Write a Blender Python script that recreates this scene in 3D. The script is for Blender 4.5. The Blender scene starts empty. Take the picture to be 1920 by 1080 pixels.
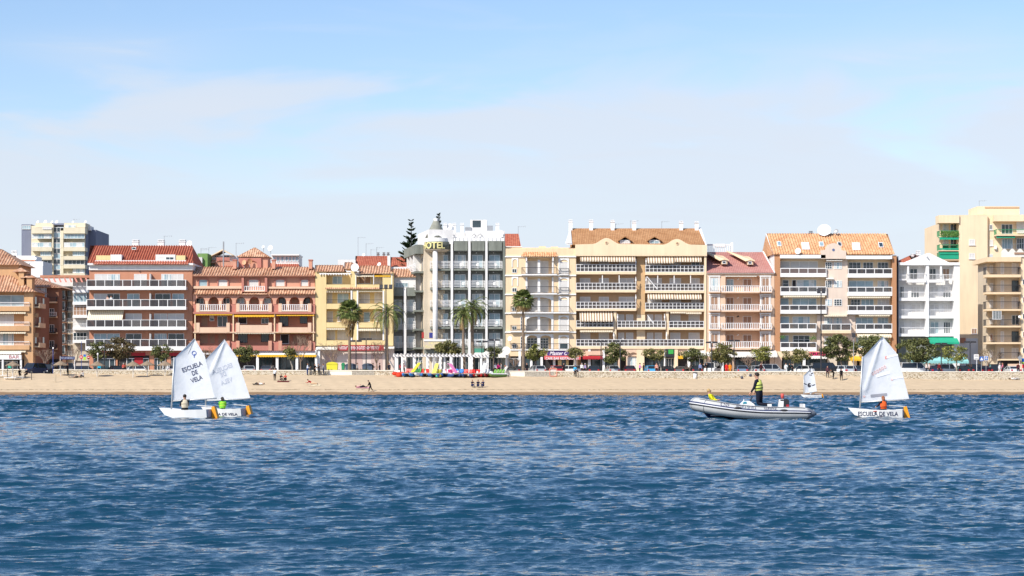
import bpy, bmesh, math, random
import numpy as np
from mathutils import Vector, Matrix, Euler
random.seed(7); RNG = np.random.default_rng(7)
scene = bpy.context.scene
R = math.radians; PI = math.pi
# ------------------------------------------------------------------ camera, sky, sun, exposure
F = 4000.0; H0 = 725.0; HC = 1.2            # focal length in photo pixels, horizon row, eye height above the water
cam_d = bpy.data.cameras.new('camera'); cam = bpy.data.objects.new('camera', cam_d)
scene.collection.objects.link(cam); scene.camera = cam
cam.location = (0, 0, HC); cam.rotation_euler = (PI/2, 0, 0)
cam_d.sensor_width = 36; cam_d.lens = 36*F/1920; cam_d.shift_y = (H0-540)/1920
cam_d.clip_start = 0.1; cam_d.clip_end = 12000
SUN = Vector((-0.50, -0.56, 0.66)).normalized()
sun_el = math.asin(SUN.z); sun_az = math.atan2(SUN.x, SUN.y)
ld = bpy.data.lights.new('sun', 'SUN'); ld.energy = 4.8; ld.angle = R(0.53); ld.color = (1.0, 0.945, 0.86)
lo = bpy.data.objects.new('sun', ld); scene.collection.objects.link(lo)
lo.rotation_euler = (-SUN).to_track_quat('-Z', 'Y').to_euler(); lo.location = (-60, -60, 90)
w = bpy.data.worlds.new('World'); scene.world = w; w.use_nodes = True
nt = w.node_tree; nt.nodes.clear(); N = nt.nodes.new; L = nt.links.new
def math_node(t, op, a, b=None, c=None):
    n = t.nodes.new('ShaderNodeMath'); n.operation = op
    for i, q in enumerate((a, b, c)):
        if q is None: continue
        if isinstance(q, (int, float)): n.inputs[i].default_value = q
        else: t.links.new(q, n.inputs[i])
    return n.outputs[0]
sky = N('ShaderNodeTexSky'); sky.sky_type = 'NISHITA'; sky.sun_disc = False
sky.sun_elevation = sun_el; sky.sun_rotation = sun_az
sky.air_density = 1.0; sky.dust_density = 0.6; sky.ozone_density = 1.6; sky.altitude = 10
tc = N('ShaderNodeTexCoord'); sx = N('ShaderNodeSeparateXYZ'); L(tc.outputs['Generated'], sx.inputs[0])
def cloud(scx, scz, off, lo_, hi_, det=6, dist=0.6):
    el = math_node(nt, 'MULTIPLY', sx.outputs[2], scz)
    cx = math_node(nt, 'MULTIPLY_ADD', sx.outputs[0], scx, off)
    cm = N('ShaderNodeCombineXYZ'); L(cx, cm.inputs[0]); L(el, cm.inputs[1]); L(math_node(nt, 'MULTIPLY', sx.outputs[1], scx), cm.inputs[2])
    nz = N('ShaderNodeTexNoise'); nz.inputs['Scale'].default_value = 1; nz.inputs['Detail'].default_value = det
    nz.inputs['Roughness'].default_value = 0.5; nz.inputs['Distortion'].default_value = dist; L(cm.outputs[0], nz.inputs['Vector'])
    mr = N('ShaderNodeMapRange'); mr.interpolation_type = 'SMOOTHSTEP'
    mr.inputs['From Min'].default_value = lo_; mr.inputs['From Max'].default_value = hi_
    L(nz.outputs[0], mr.inputs['Value']); return mr.outputs[0]
# a veil of thin cloud low down (dense below about 7 degrees) and wisps higher up
c1 = cloud(5.5, 24, 3.7, 0.34, 0.66, 5, 0.5)
c2 = cloud(9, 60, 11.3, 0.45, 0.72, 6, 0.8)
env = N('ShaderNodeMapRange'); env.interpolation_type = 'SMOOTHSTEP'
wob = math_node(nt, 'MULTIPLY_ADD', c1, 0.055, sx.outputs[2])
L(math_node(nt, 'SUBTRACT', sx.outputs[2], math_node(nt, 'MULTIPLY', math_node(nt, 'SUBTRACT', c1, 0.5), 0.05)), env.inputs['Value'])
env.inputs['From Min'].default_value = 0.142; env.inputs['From Max'].default_value = 0.108
env.inputs['To Min'].default_value = 0.0; env.inputs['To Max'].default_value = 0.92
wis = math_node(nt, 'MULTIPLY', c2, 0.16)
def bank(px, py, rx, ry):                      # a bank of cirrus centred on one direction
    ax = math_node(nt, 'DIVIDE', sx.outputs[0], sx.outputs[1]); ez = math_node(nt, 'DIVIDE', sx.outputs[2], sx.outputs[1])
    dx = math_node(nt, 'MULTIPLY', math_node(nt, 'SUBTRACT', ax, (px-960)/F), F/rx); dz = math_node(nt, 'MULTIPLY', math_node(nt, 'SUBTRACT', math_node(nt, 'MULTIPLY_ADD', c1, .012, ez), (H0-py)/F), F/ry)
    r2 = math_node(nt, 'ADD', math_node(nt, 'MULTIPLY', dx, dx), math_node(nt, 'MULTIPLY', dz, dz)); g_ = math_node(nt, 'POWER', 2.718, math_node(nt, 'MULTIPLY', r2, -1.0))
    return math_node(nt, 'MULTIPLY', g_, math_node(nt, 'GREATER_THAN', sx.outputs[1], 0.0))
banks = math_node(nt, 'MAXIMUM', bank(200, 60, 190, 42), math_node(nt, 'MAXIMUM', bank(1700, 80, 330, 62), bank(1330, 125, 150, 26)))
wis = math_node(nt, 'MAXIMUM', wis, math_node(nt, 'MULTIPLY', banks, math_node(nt, 'MULTIPLY_ADD', c2, .45, .30)))
wis = math_node(nt, 'MULTIPLY', wis, 1.0)
gap = math_node(nt, 'SUBTRACT', 1.0, math_node(nt, 'MULTIPLY', bank(620, 330, 300, 13), .55))
tot = math_node(nt, 'MAXIMUM', math_node(nt, 'MULTIPLY', math_node(nt, 'MULTIPLY', env.outputs[0], gap), math_node(nt, 'MULTIPLY_ADD', math_node(nt, 'ADD', c2, c1), 0.08, 0.82)), wis)
hi = N('ShaderNodeMapRange'); hi.interpolation_type = 'SMOOTHSTEP'      # clear sky overhead
L(sx.outputs[2], hi.inputs['Value']); hi.inputs['From Min'].default_value = 0.30; hi.inputs['From Max'].default_value = 0.185
tot = math_node(nt, 'MULTIPLY', tot, math_node(nt, 'MULTIPLY_ADD', hi.outputs[0], 0.9, 0.1))
hsv = N('ShaderNodeHueSaturation'); hsv.inputs['Saturation'].default_value = 1.12; hsv.inputs['Value'].default_value = 1.0
L(sky.outputs[0], hsv.inputs['Color'])
mx = N('ShaderNodeMixRGB'); L(tot, mx.inputs[0]); mx.inputs[2].default_value = (4.4, 4.75, 5.35, 1)
bg = N('ShaderNodeBackground'); mt = N('ShaderNodeMixRGB'); mt.blend_type = 'MULTIPLY'; mt.inputs[0].default_value = 1; mt.inputs[2].default_value = (.99, .945, 1.0, 1); L(hsv.outputs[0], mt.inputs[1]); L(mt.outputs[0], mx.inputs[1]); L(mx.outputs[0], bg.inputs[0]); bg.inputs[1].default_value = 0.144
wo = N('ShaderNodeOutputWorld'); L(bg.outputs[0], wo.inputs[0])
scene.view_settings.view_transform = 'Standard'; scene.view_settings.look = 'None'
scene.view_settings.gamma = 1; scene.view_settings.use_curve_mapping = False
scene.view_settings.exposure = 0.23
scene.cycles.max_bounces = 6

# ------------------------------------------------------------------ helpers
COL = scene.collection
def X(px, Y): return (px-960)/F*Y
def Z(py, Y): return HC+(H0-py)/F*Y
def P(px, py, Y): return Vector((X(px, Y), Y, Z(py, Y)))
def lin(h):                                   # '#rrggbb' to linear
    v = [int(h[i:i+2], 16)/255 for i in (1, 3, 5)]
    return tuple(c/12.92 if c <= .04045 else ((c+.055)/1.055)**2.4 for c in v)
MATS = {}
def fade(c, k=.80, v=.97):                    # sun-bleached version of a paint colour
    g = .2126*c[0]+.7152*c[1]+.0722*c[2]; return tuple((g+(x-g)*k)*v for x in c)
def mat(name, col, rough=.75, var=0.10, scale=1.2, metal=0, bump=0, bscale=30, spec=.4, alpha=1, coat=0, trans=0):
    if name in MATS: return MATS[name]
    if isinstance(col, str): col = lin(col)
    m = bpy.data.materials.new(name); m.use_nodes = True; t = m.node_tree
    b = t.nodes['Principled BSDF']; b.inputs['Roughness'].default_value = rough; b.inputs['Metallic'].default_value = metal
    b.inputs['Specular IOR Level'].default_value = spec; b.inputs['Alpha'].default_value = alpha
    b.inputs['Coat Weight'].default_value = coat; b.inputs['Base Color'].default_value = (*col, 1)
    b.inputs['Transmission Weight'].default_value = trans
    g = t.nodes.new('ShaderNodeNewGeometry')
    if var:
        n = t.nodes.new('ShaderNodeTexNoise'); n.inputs['Scale'].default_value = scale; n.inputs['Detail'].default_value = 5
        t.links.new(g.outputs['Position'], n.inputs['Vector'])
        r = t.nodes.new('ShaderNodeMapRange'); t.links.new(n.outputs[0], r.inputs['Value'])
        r.inputs['From Min'].default_value = .3; r.inputs['From Max'].default_value = .7
        r.inputs['To Min'].default_value = 1-var; r.inputs['To Max'].default_value = 1+var
        h = t.nodes.new('ShaderNodeHueSaturation'); h.inputs['Color'].default_value = (*col, 1)
        t.links.new(r.outputs[0], h.inputs['Value']); t.links.new(h.outputs[0], b.inputs['Base Color'])
    if bump:
        n2 = t.nodes.new('ShaderNodeTexNoise'); n2.inputs['Scale'].default_value = bscale
        t.links.new(g.outputs['Position'], n2.inputs['Vector'])
        bp = t.nodes.new('ShaderNodeBump'); bp.inputs['Strength'].default_value = bump; bp.inputs['Distance'].default_value = .05
        t.links.new(n2.outputs[0], bp.inputs['Height']); t.links.new(bp.outputs[0], b.inputs['Normal'])
    MATS[name] = m; return m
def plaster(name, col, var=.05):              # rendered wall: slight patchiness and vertical rain streaks
    if name in MATS: return MATS[name]
    if isinstance(col, str): col = lin(col)
    col = fade(col)
    m = mat(name, col, .9, 0, spec=.2); t = m.node_tree; b = t.nodes['Principled BSDF']
    g = t.nodes.new('ShaderNodeNewGeometry'); mp = t.nodes.new('ShaderNodeMapping'); mp.inputs['Scale'].default_value = (2.2, 2.2, .22)
    t.links.new(g.outputs['Position'], mp.inputs[0])
    n = t.nodes.new('ShaderNodeTexNoise'); n.inputs['Scale'].default_value = 1; n.inputs['Detail'].default_value = 6; t.links.new(mp.outputs[0], n.inputs['Vector'])
    n2 = t.nodes.new('ShaderNodeTexNoise'); n2.inputs['Scale'].default_value = .35; n2.inputs['Detail'].default_value = 4; t.links.new(g.outputs['Position'], n2.inputs['Vector'])
    s = math_node(t, 'ADD', n.outputs[0], n2.outputs[0])
    r = t.nodes.new('ShaderNodeMapRange'); t.links.new(s, r.inputs['Value']); r.inputs['From Min'].default_value = .7; r.inputs['From Max'].default_value = 1.25
    r.inputs['To Min'].default_value = 1-var*1.6; r.inputs['To Max'].default_value = 1+var
    h = t.nodes.new('ShaderNodeHueSaturation'); h.inputs['Color'].default_value = (*col, 1)
    t.links.new(r.outputs[0], h.inputs['Value']); t.links.new(h.outputs[0], b.inputs['Base Color']); return m
def stripes(name, c1, c2, period=.36, duty=.5):
    if name in MATS: return MATS[name]
    m = mat(name, c1, .85, 0, spec=.2); t = m.node_tree; b = t.nodes['Principled BSDF']
    g = t.nodes.new('ShaderNodeNewGeometry'); s = t.nodes.new('ShaderNodeSeparateXYZ'); t.links.new(g.outputs['Position'], s.inputs[0])
    f = math_node(t, 'FRACT', math_node(t, 'MULTIPLY', s.outputs[0], 1/period)); k = math_node(t, 'GREATER_THAN', f, duty)
    x = t.nodes.new('ShaderNodeMixRGB'); t.links.new(k, x.inputs[0]); x.inputs[1].default_value = (*lin(c1), 1); x.inputs[2].default_value = (*lin(c2), 1)
    t.links.new(x.outputs[0], b.inputs['Base Color']); return m
def tilemat(name, c1, c2, sc=(2.8, 2.8, 2.8), dark='#6a3324'):
    if name in MATS: return MATS[name]
    m = mat(name, c1, .9, 0, spec=.15); t = m.node_tree; b = t.nodes['Principled BSDF']
    g = t.nodes.new('ShaderNodeNewGeometry'); mp = t.nodes.new('ShaderNodeMapping'); mp.inputs['Scale'].default_value = sc; t.links.new(g.outputs['Position'], mp.inputs[0])
    v = t.nodes.new('ShaderNodeTexVoronoi'); t.links.new(mp.outputs[0], v.inputs['Vector']); v.inputs['Scale'].default_value = 1
    s = t.nodes.new('ShaderNodeSeparateColor'); t.links.new(v.outputs['Color'], s.inputs[0])
    n = t.nodes.new('ShaderNodeTexNoise'); n.inputs['Scale'].default_value = .5; n.inputs['Detail'].default_value = 6; t.links.new(g.outputs['Position'], n.inputs['Vector'])
    x = t.nodes.new('ShaderNodeMixRGB'); t.links.new(s.outputs[0], x.inputs[0]); x.inputs[1].default_value = (*fade(lin(c1), .78), 1); x.inputs[2].default_value = (*fade(lin(c2), .78), 1)
    y = t.nodes.new('ShaderNodeMixRGB'); r = t.nodes.new('ShaderNodeMapRange'); t.links.new(n.outputs[0], r.inputs['Value'])
    r.inputs['From Min'].default_value = .5; r.inputs['From Max'].default_value = .8; r.inputs['To Max'].default_value = .5
    t.links.new(r.outputs[0], y.inputs[0]); t.links.new(x.outputs[0], y.inputs[1]); y.inputs[2].default_value = (*lin(dark), 1)
    t.links.new(y.outputs[0], b.inputs['Base Color']); return m
def leafmat(name, c1, c2, c3):
    if name in MATS: return MATS[name]
    m = mat(name, c1, .6, 0, spec=.3); t = m.node_tree; b = t.nodes['Principled BSDF']
    g = t.nodes.new('ShaderNodeNewGeometry'); r = t.nodes.new('ShaderNodeValToRGB'); t.links.new(g.outputs['Random Per Island'], r.inputs[0])
    r.color_ramp.elements[0].color = (*lin(c1), 1); r.color_ramp.elements[1].color = (*lin(c3), 1)
    e = r.color_ramp.elements.new(.55); e.color = (*lin(c2), 1)
    t.links.new(r.outputs[0], b.inputs['Base Color']); return m
def glassmat(name, col, rough=.06, alpha=1, spec=.6):
    return mat(name, col, rough, .25, .55, spec=spec, alpha=alpha)

def org(p):
    o = Vector((0, 0, 0))
    while p is not None: o = o+p.location; p = p.parent
    return o
class MB:
    def __init__(s): s.v = []; s.f = []; s.m = []
    def add(s, vs, fs, mi=0):
        k = len(s.v); s.v += [tuple(v) for v in vs]; s.f += [tuple(i+k for i in f) for f in fs]; s.m += [mi]*len(fs); return s
    def box(s, x0, x1, y0, y1, z0, z1, mi=0):
        if x0 > x1: x0, x1 = x1, x0
        if z0 > z1: z0, z1 = z1, z0
        if y0 > y1: y0, y1 = y1, y0
        return s.add([(x0,y0,z0),(x1,y0,z0),(x1,y1,z0),(x0,y1,z0),(x0,y0,z1),(x1,y0,z1),(x1,y1,z1),(x0,y1,z1)],
              [(0,3,2,1),(4,5,6,7),(0,1,5,4),(1,2,6,5),(2,3,7,6),(3,0,4,7)], mi)
    def pbox(s, p0, p1, q0, q1, Y0, Y1, mi=0):   # pixel box measured on its front plane Y0
        return s.box(X(p0, Y0), X(p1, Y0), Y0, Y1, Z(q1, Y0), Z(q0, Y0), mi)
    def poly(s, pts, mi=0): return s.add(pts, [tuple(range(len(pts)))], mi)
    def slab(s, pts, dv, mi=0):                  # polygon extruded by vector dv
        n = len(pts); a = [Vector(p) for p in pts]; dv = Vector(dv)
        return s.add(a+[p+dv for p in a], [tuple(range(n)), tuple(range(2*n-1, n-1, -1))]+[(i, n+i, n+(i+1) % n, (i+1) % n) for i in range(n)], mi)
    def prism(s, pts, Y0, Y1, mi=0): return s.slab([P(a, b, Y0) for a, b in pts], (0, Y1-Y0, 0), mi)
    def tube(s, pts, rs, n=6, mi=0, cap=True):
        pts = [Vector(p) for p in pts]
        if isinstance(rs, (int, float)): rs = [rs]*len(pts)
        k = len(s.v); vs = []; ref = None
        for i, p in enumerate(pts):
            d = (pts[min(i+1, len(pts)-1)]-pts[max(i-1, 0)]).normalized()
            if ref is None: ref = d.orthogonal().normalized()
            else:
                ref = (ref-d*ref.dot(d)); ref = ref.normalized() if ref.length > 1e-5 else d.orthogonal().normalized()
            b = d.cross(ref)
            for j in range(n):
                a = 2*PI*j/n; vs.append(p+(ref*math.cos(a)+b*math.sin(a))*rs[i])
        fs = [(i*n+j, i*n+(j+1) % n, (i+1)*n+(j+1) % n, (i+1)*n+j) for i in range(len(pts)-1) for j in range(n)]
        if cap: fs += [tuple(range(n-1, -1, -1)), tuple(range((len(pts)-1)*n, len(pts)*n))]
        return s.add(vs, fs, mi)
    def lathe(s, c, prof, n=12, mi=0, ax='z', a0=0, a1=2*PI):
        full = abs(a1-a0-2*PI) < 1e-4; m = n if full else n+1; vs = []
        for r, z in prof:
            for j in range(m):
                a = a0+(a1-a0)*j/n; q = (r*math.cos(a), r*math.sin(a), z)
                if ax == 'y': q = (q[0], q[2], q[1])
                if ax == 'x': q = (q[2], q[0], q[1])
                vs.append((c[0]+q[0], c[1]+q[1], c[2]+q[2]))
        fs = [(i*m+j, i*m+(j+1) % m, (i+1)*m+(j+1) % m, (i+1)*m+j) for i in range(len(prof)-1) for j in range(n)]
        if full:
            fs += [tuple(range(m-1, -1, -1)), tuple(range((len(prof)-1)*m, len(prof)*m))]
        return s.add(vs, fs, mi)
    def ell(s, c, r, nu=10, nv=7, mi=0):
        prof = []; vs = []; c = Vector(c)
        for i in range(nv+1):
            t = PI*i/nv
            for j in range(nu):
                a = 2*PI*j/nu; vs.append((c.x+r[0]*math.sin(t)*math.cos(a), c.y+r[1]*math.sin(t)*math.sin(a), c.z-r[2]*math.cos(t)))
        fs = [(i*nu+j, i*nu+(j+1) % nu, (i+1)*nu+(j+1) % nu, (i+1)*nu+j) for i in range(nv) for j in range(nu)]
        return s.add(vs, fs, mi)
    def build(s, name, m, parent=None, smooth=False, loc=None):
        me = bpy.data.meshes.new(name)
        o_ = org(parent) if parent else Vector(loc if loc is not None else (0, 0, 0))
        me.from_pydata([(a-o_.x, b-o_.y, c-o_.z) for a, b, c in s.v], [], s.f)
        for q in (m if isinstance(m, (list, tuple)) else [m]): me.materials.append(q)
        if len(me.materials) > 1: me.polygons.foreach_set('material_index', s.m)
        if smooth:
            me.polygons.foreach_set('use_smooth', [True]*len(s.f))
        me.update()
        o = bpy.data.objects.new(name, me); COL.objects.link(o)
        if parent: o.parent = parent
        else: o.location = o_
        return o
def tag(o, label=None, cat=None, group=None, kind=None):
    if label: o['label'] = label
    if cat: o['category'] = cat
    if group: o['group'] = group
    if kind: o['kind'] = kind
    return o
def thing(name, label, cat, loc=(0, 0, 0), rz=0, group=None):
    o = bpy.data.objects.new(name, None); COL.objects.link(o); o.location = loc; o.rotation_euler = (0, 0, rz); o.empty_display_size = .3
    return tag(o, label, cat, group)
def place(o, loc, rz=0, sc=None):
    o.location = loc; o.rotation_euler = (0, 0, rz)
    if sc: o.scale = (sc, sc, sc)
    return o
def kids(o, cache={}): return [c for c in o.children]
def copy_tree(o, parent=None):
    c = o.copy(); COL.objects.link(c)
    if parent: c.parent = parent; c.matrix_parent_inverse = o.matrix_parent_inverse.copy()
    for ch in list(o.children): copy_tree(ch, c)
    return c
def text_mesh(txt, size=1, bold=.0, extrude=.0, align='CENTER', spacing=1.0, shear=0):
    cu = bpy.data.curves.new('lettering', 'FONT'); cu.body = txt; cu.size = size; cu.offset = bold; cu.extrude = extrude
    cu.align_x = align; cu.align_y = 'CENTER'; cu.space_character = spacing; cu.shear = shear; cu.resolution_u = 4
    o = bpy.data.objects.new('lettering', cu); COL.objects.link(o); bpy.context.view_layer.update()
    me = bpy.data.meshes.new_from_object(o.evaluated_get(bpy.context.evaluated_depsgraph_get()))
    vs = [v.co.copy() for v in me.vertices]; fs = [tuple(p.vertices) for p in me.polygons]
    bpy.data.objects.remove(o); bpy.data.meshes.remove(me); return vs, fs
def lettering(txt, parent, m, c, wdt, hgt, name='lettering', **k):      # flat text facing -Y, centred on c, fitted to w x h metres
    vs, fs = text_mesh(txt, **k); xs = [v.x for v in vs]; ys = [v.y for v in vs]
    sx_, sy_ = wdt/(max(xs)-min(xs)), hgt/(max(ys)-min(ys)); mx_, my_ = (max(xs)+min(xs))/2, (max(ys)+min(ys))/2
    b = MB(); b.add([(c[0]+(v.x-mx_)*sx_, c[1]-v.z, c[2]+(v.y-my_)*sy_) for v in vs], fs)
    return b.build(name, m, parent)

# ------------------------------------------------------------------ shared materials
white = mat('white_paint', (.80, .79, .77), .6, .04); offwhite = plaster('white_render', (.76, .74, .71))
metal_d = mat('dark_metal', (.03, .03, .035), .45, .1); metal_g = mat('grey_metal', (.35, .36, .37), .45, .1, metal=.4)
glass = glassmat('window_glass', (.035, .055, .065), .05); glass_b = glassmat('blue_window_glass', (.30, .41, .45), .12)
curtain = mat('curtain', (.60, .62, .60), .9, .15, 3); shutter = mat('roller_shutter', (.62, .60, .57), .8, .05, 4)
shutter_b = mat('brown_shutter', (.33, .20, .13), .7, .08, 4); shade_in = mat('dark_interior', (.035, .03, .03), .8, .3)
railglass = glassmat('balcony_glass', (.055, .05, .055), .1, .7); asphalt = mat('asphalt', (.06, .06, .062), .95, .15, 2, bump=.3)
concrete = mat('concrete', (.36, .34, .31), .9, .12, .8); pave = mat('paving', (.42, .38, .33), .9, .1, .6)
# ------------------------------------------------------------------ water
def build_water():
    rows = []; Y = 2.5
    inv = np.linspace(1/9.0, 1/299.5, 1500)
    pers = 1/inv; pers = pers[pers < 66]; Ys = np.concatenate([np.linspace(2.5, 9, 40)[:-1], pers, np.arange(pers[-1]+.30, 150, .30), np.arange(150.2, 299.5, .42)])
    te = np.linspace(-.265, .265, 1000); ex = .265*np.exp(np.linspace(.02, 2.6, 60))
    ts = np.concatenate([-ex[::-1], te, ex])
    YY, TT = np.meshgrid(Ys, ts, indexing='ij'); XX = (YY*TT).astype(np.float32); YY = YY.astype(np.float32)
    # jitter so the rows never line up as bands
    dy = np.gradient(Ys)[:, None]*np.ones_like(XX); dx = np.abs(np.gradient(XX, axis=1))
    h = np.zeros_like(XX); ux = np.zeros_like(XX); uy = np.zeros_like(XX)
    n = 150
    lam = np.exp(RNG.uniform(np.log(.055), np.log(2.4), n)); ang = RNG.normal(-PI/2+.25, .42, n); ph = RNG.uniform(0, 2*PI, n)
    wx = .35*np.sin(XX*.31+YY*.17+1.3)+.25*np.sin(XX*.77-YY*.41); wy = .35*np.sin(YY*.27-XX*.22+.4)+.25*np.sin(YY*.63+XX*.5)
    gust = .85+.30*np.sin(XX*.071+YY*.043+.7)*np.sin(XX*.023-YY*.061+2)+.15*np.sin(XX*.19+YY*.11)
    for l, a, p in zip(lam, ang, ph):
        k = 2*PI/l; kx, ky = k*math.cos(a), k*math.sin(a)
        st = .034*(1.9 if l < .35 else 1.0)*(.6 if l > 1.1 else 1.0)*((1+np.clip((YY-35)/55, 0, 1.5)) if l > .5 else 1.0)
        sp = np.sqrt((dy*math.sin(a))**2+(dx*math.cos(a))**2)
        att = np.clip(l/(2.4*sp+1e-6), 0, 1)**1.1
        arg = kx*(XX+wx)+ky*(YY+wy)+p; A = st/k*att*gust*(.38+.72*np.clip((YY-14)/42, 0, 1))
        h += A*(np.sin(arg)); c = np.cos(arg)*A*(1.15 if l < 1.1 else .9)
        ux += c*math.cos(a); uy += c*math.sin(a)
    fade = np.clip((298.5-YY)/14, 0.12, 1); h *= fade
    co = np.stack([XX+ux, YY+uy, h], -1).reshape(-1, 3).astype(np.float32)
    nr, nc = XX.shape; i = (np.arange(nr-1)[:, None]*nc+np.arange(nc-1)[None, :]).ravel()
    q = np.stack([i, i+1, i+nc+1, i+nc], -1).astype(np.int32)
    me = bpy.data.meshes.new('sea'); me.vertices.add(len(co)); me.vertices.foreach_set('co', co.ravel())
    me.loops.add(q.size); me.loops.foreach_set('vertex_index', q.ravel()); me.polygons.add(len(q))
    me.polygons.foreach_set('loop_start', np.arange(0, q.size, 4, dtype=np.int32)); me.polygons.foreach_set('use_smooth', np.ones(len(q), bool))
    me.update(calc_edges=True)
    o = bpy.data.objects.new('sea', me); COL.objects.link(o); tag(o, 'rippled dark blue sea water in front of the beach', 'water', kind='structure')
    m = bpy.data.materials.new('sea_water'); m.use_nodes = True; t = m.node_tree; b = t.nodes['Principled BSDF']
    b.inputs['Base Color'].default_value = (.006, .044, .080, 1); b.inputs['Roughness'].default_value = .03
    b.inputs['IOR'].default_value = 1.33; b.inputs['Specular IOR Level'].default_value = .5
    g = t.nodes.new('ShaderNodeNewGeometry')
    def nz(sc, s3, d):
        mp = t.nodes.new('ShaderNodeMapping'); mp.inputs['Scale'].default_value = s3; t.links.new(g.outputs['Position'], mp.inputs[0])
        n_ = t.nodes.new('ShaderNodeTexNoise'); n_.inputs['Scale'].default_value = sc; n_.inputs['Detail'].default_value = d; n_.inputs['Roughness'].default_value = .6
        t.links.new(mp.outputs[0], n_.inputs['Vector']); return n_.outputs[0]
    b1 = t.nodes.new('ShaderNodeBump'); b1.inputs['Strength'].default_value = .6; b1.inputs['Distance'].default_value = .035
    t.links.new(nz(5.0, (1, 1.5, 1), 5), b1.inputs['Height'])
    b2 = t.nodes.new('ShaderNodeBump'); b2.inputs['Strength'].default_value = .5; b2.inputs['Distance'].default_value = .35
    t.links.new(nz(.55, (1, 1.3, 1), 3), b2.inputs['Height']); t.links.new(b1.outputs[0], b2.inputs['Normal'])
    b3 = t.nodes.new('ShaderNodeBump'); b3.inputs['Strength'].default_value = .25; b3.inputs['Distance'].default_value = .010
    t.links.new(nz(15, (1, 1.6, 1), 3), b3.inputs['Height']); t.links.new(b2.outputs[0], b3.inputs['Normal']); t.links.new(b3.outputs[0], b.inputs['Normal'])
    me.materials.append(m); return o
build_water()
# ------------------------------------------------------------------ beach, ground, road
YW = 318.0                                   # sea wall
def sand_base(x):                            # height of the sand at the foot of the wall
    px = 960+x/YW*F
    return HC+(H0-np.interp(px, [-200, 0, 300, 740, 930, 1100, 1300, 1650, 2200], [698, 699.5, 702, 703.5, 705, 707.5, 710.5, 712, 713]))/F*YW
def sand_z(x, y):
    sb = sand_base(x)
    xs = [280, 296, 297.6, 299.2, 300.2, 302, 310, YW, 322, 323]
    wob = .6*math.sin(x*.05)+.35*math.sin(x*.16+1)+.22*math.sin(x*.41)
    yy = y+wob*max(0, 1-abs(y-296)/10)
    z = float(np.interp(yy, xs, [-1.6, -.02, .24, .42, .64, .80, .80+(sb-.80)*.62, sb, 3.0, 3.0]))
    z += .03*math.sin(x*1.7+y*2.1)*math.sin(x*.9-y*1.3) if y > 299.5 else 0
    for cx, rr, hh in ((44, 6, .5), (51, 4, .38), (38, 5, .42), (57, 3.5, .3)):    # wind-blown heap against the wall
        z += hh*math.exp(-((x-cx)/rr)**2)*math.exp(-((y-317.5)/2.6)**2)
    return z
def sand_at(px, py):
    lo_, hi_ = 296.0, 318.0
    for _ in range(40):
        m_ = (lo_+hi_)/2; v = H0-(sand_z(X(px, m_), m_)-HC)/m_*F
        if v > py: lo_ = m_
        else: hi_ = m_
    Yv = (lo_+hi_)/2; x = X(px, Yv); return Vector((x, Yv, sand_z(x, Yv)))
b = MB(); xs = np.concatenate([np.arange(-400, -90, 10), np.arange(-90, 90, .45), np.arange(90, 401, 10)])
ys = np.concatenate([np.arange(282, 296, 2), np.arange(296, 322.6, .3)])
vs = [(x, y, sand_z(x, y)) for y in ys for x in xs]; nc = len(xs)
b.add(vs, [(j*nc+i, j*nc+i+1, (j+1)*nc+i+1, (j+1)*nc+i) for j in range(len(ys)-1) for i in range(nc-1)])
sm = mat('beach_sand', '#c3ae90', .95, .06, .8, bump=.7, bscale=2.4, spec=.1); t = sm.node_tree; bs = t.nodes['Principled BSDF']
src = bs.inputs['Base Color'].links[0].from_socket; g = t.nodes.new('ShaderNodeNewGeometry'); s = t.nodes.new('ShaderNodeSeparateXYZ'); t.links.new(g.outputs['Position'], s.inputs[0])
n = t.nodes.new('ShaderNodeTexNoise'); n.inputs['Scale'].default_value = .5; n.inputs['Detail'].default_value = 5; t.links.new(g.outputs['Position'], n.inputs['Vector'])
wz = math_node(t, 'ADD', s.outputs[2], math_node(t, 'MULTIPLY', math_node(t, 'SUBTRACT', n.outputs[0], .5), .22))
r = t.nodes.new('ShaderNodeMapRange'); t.links.new(wz, r.inputs['Value']); r.inputs['From Min'].default_value = .38; r.inputs['From Max'].default_value = .54
x = t.nodes.new('ShaderNodeMixRGB'); t.links.new(r.outputs[0], x.inputs[0]); x.inputs[1].default_value = (*lin('#8a7158'), 1); t.links.new(src, x.inputs[2])
dr = t.nodes.new('ShaderNodeMath'); dr.operation = 'COMPARE'; t.links.new(wz, dr.inputs[0]); dr.inputs[1].default_value = .78; dr.inputs[2].default_value = .055   # drift line of weed
n5 = t.nodes.new('ShaderNodeTexNoise'); n5.inputs['Scale'].default_value = 2.2; t.links.new(g.outputs['Position'], n5.inputs['Vector'])
k = math_node(t, 'MULTIPLY', dr.outputs[0], math_node(t, 'GREATER_THAN', n5.outputs[0], .5)); k = math_node(t, 'MULTIPLY', k, .6)
x2 = t.nodes.new('ShaderNodeMixRGB'); t.links.new(k, x2.inputs[0]); t.links.new(x.outputs[0], x2.inputs[1]); x2.inputs[2].default_value = (*lin('#6b563f'), 1)
t.links.new(x2.outputs[0], bs.inputs['Base Color'])
tag(b.build('beach', sm, smooth=True), 'pale sand beach sloping up to the promenade wall', 'beach', kind='structure')
b = MB(); b.add([(-6000, 322.4, 2.9), (6000, 322.4, 2.9), (6000, 9000, 2.9), (-6000, 9000, 2.9)], [(0, 1, 2, 3)])
tag(b.build('ground', mat('ground_earth', (.22, .19, .15), .95, .2, .02)), kind='structure')
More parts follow.
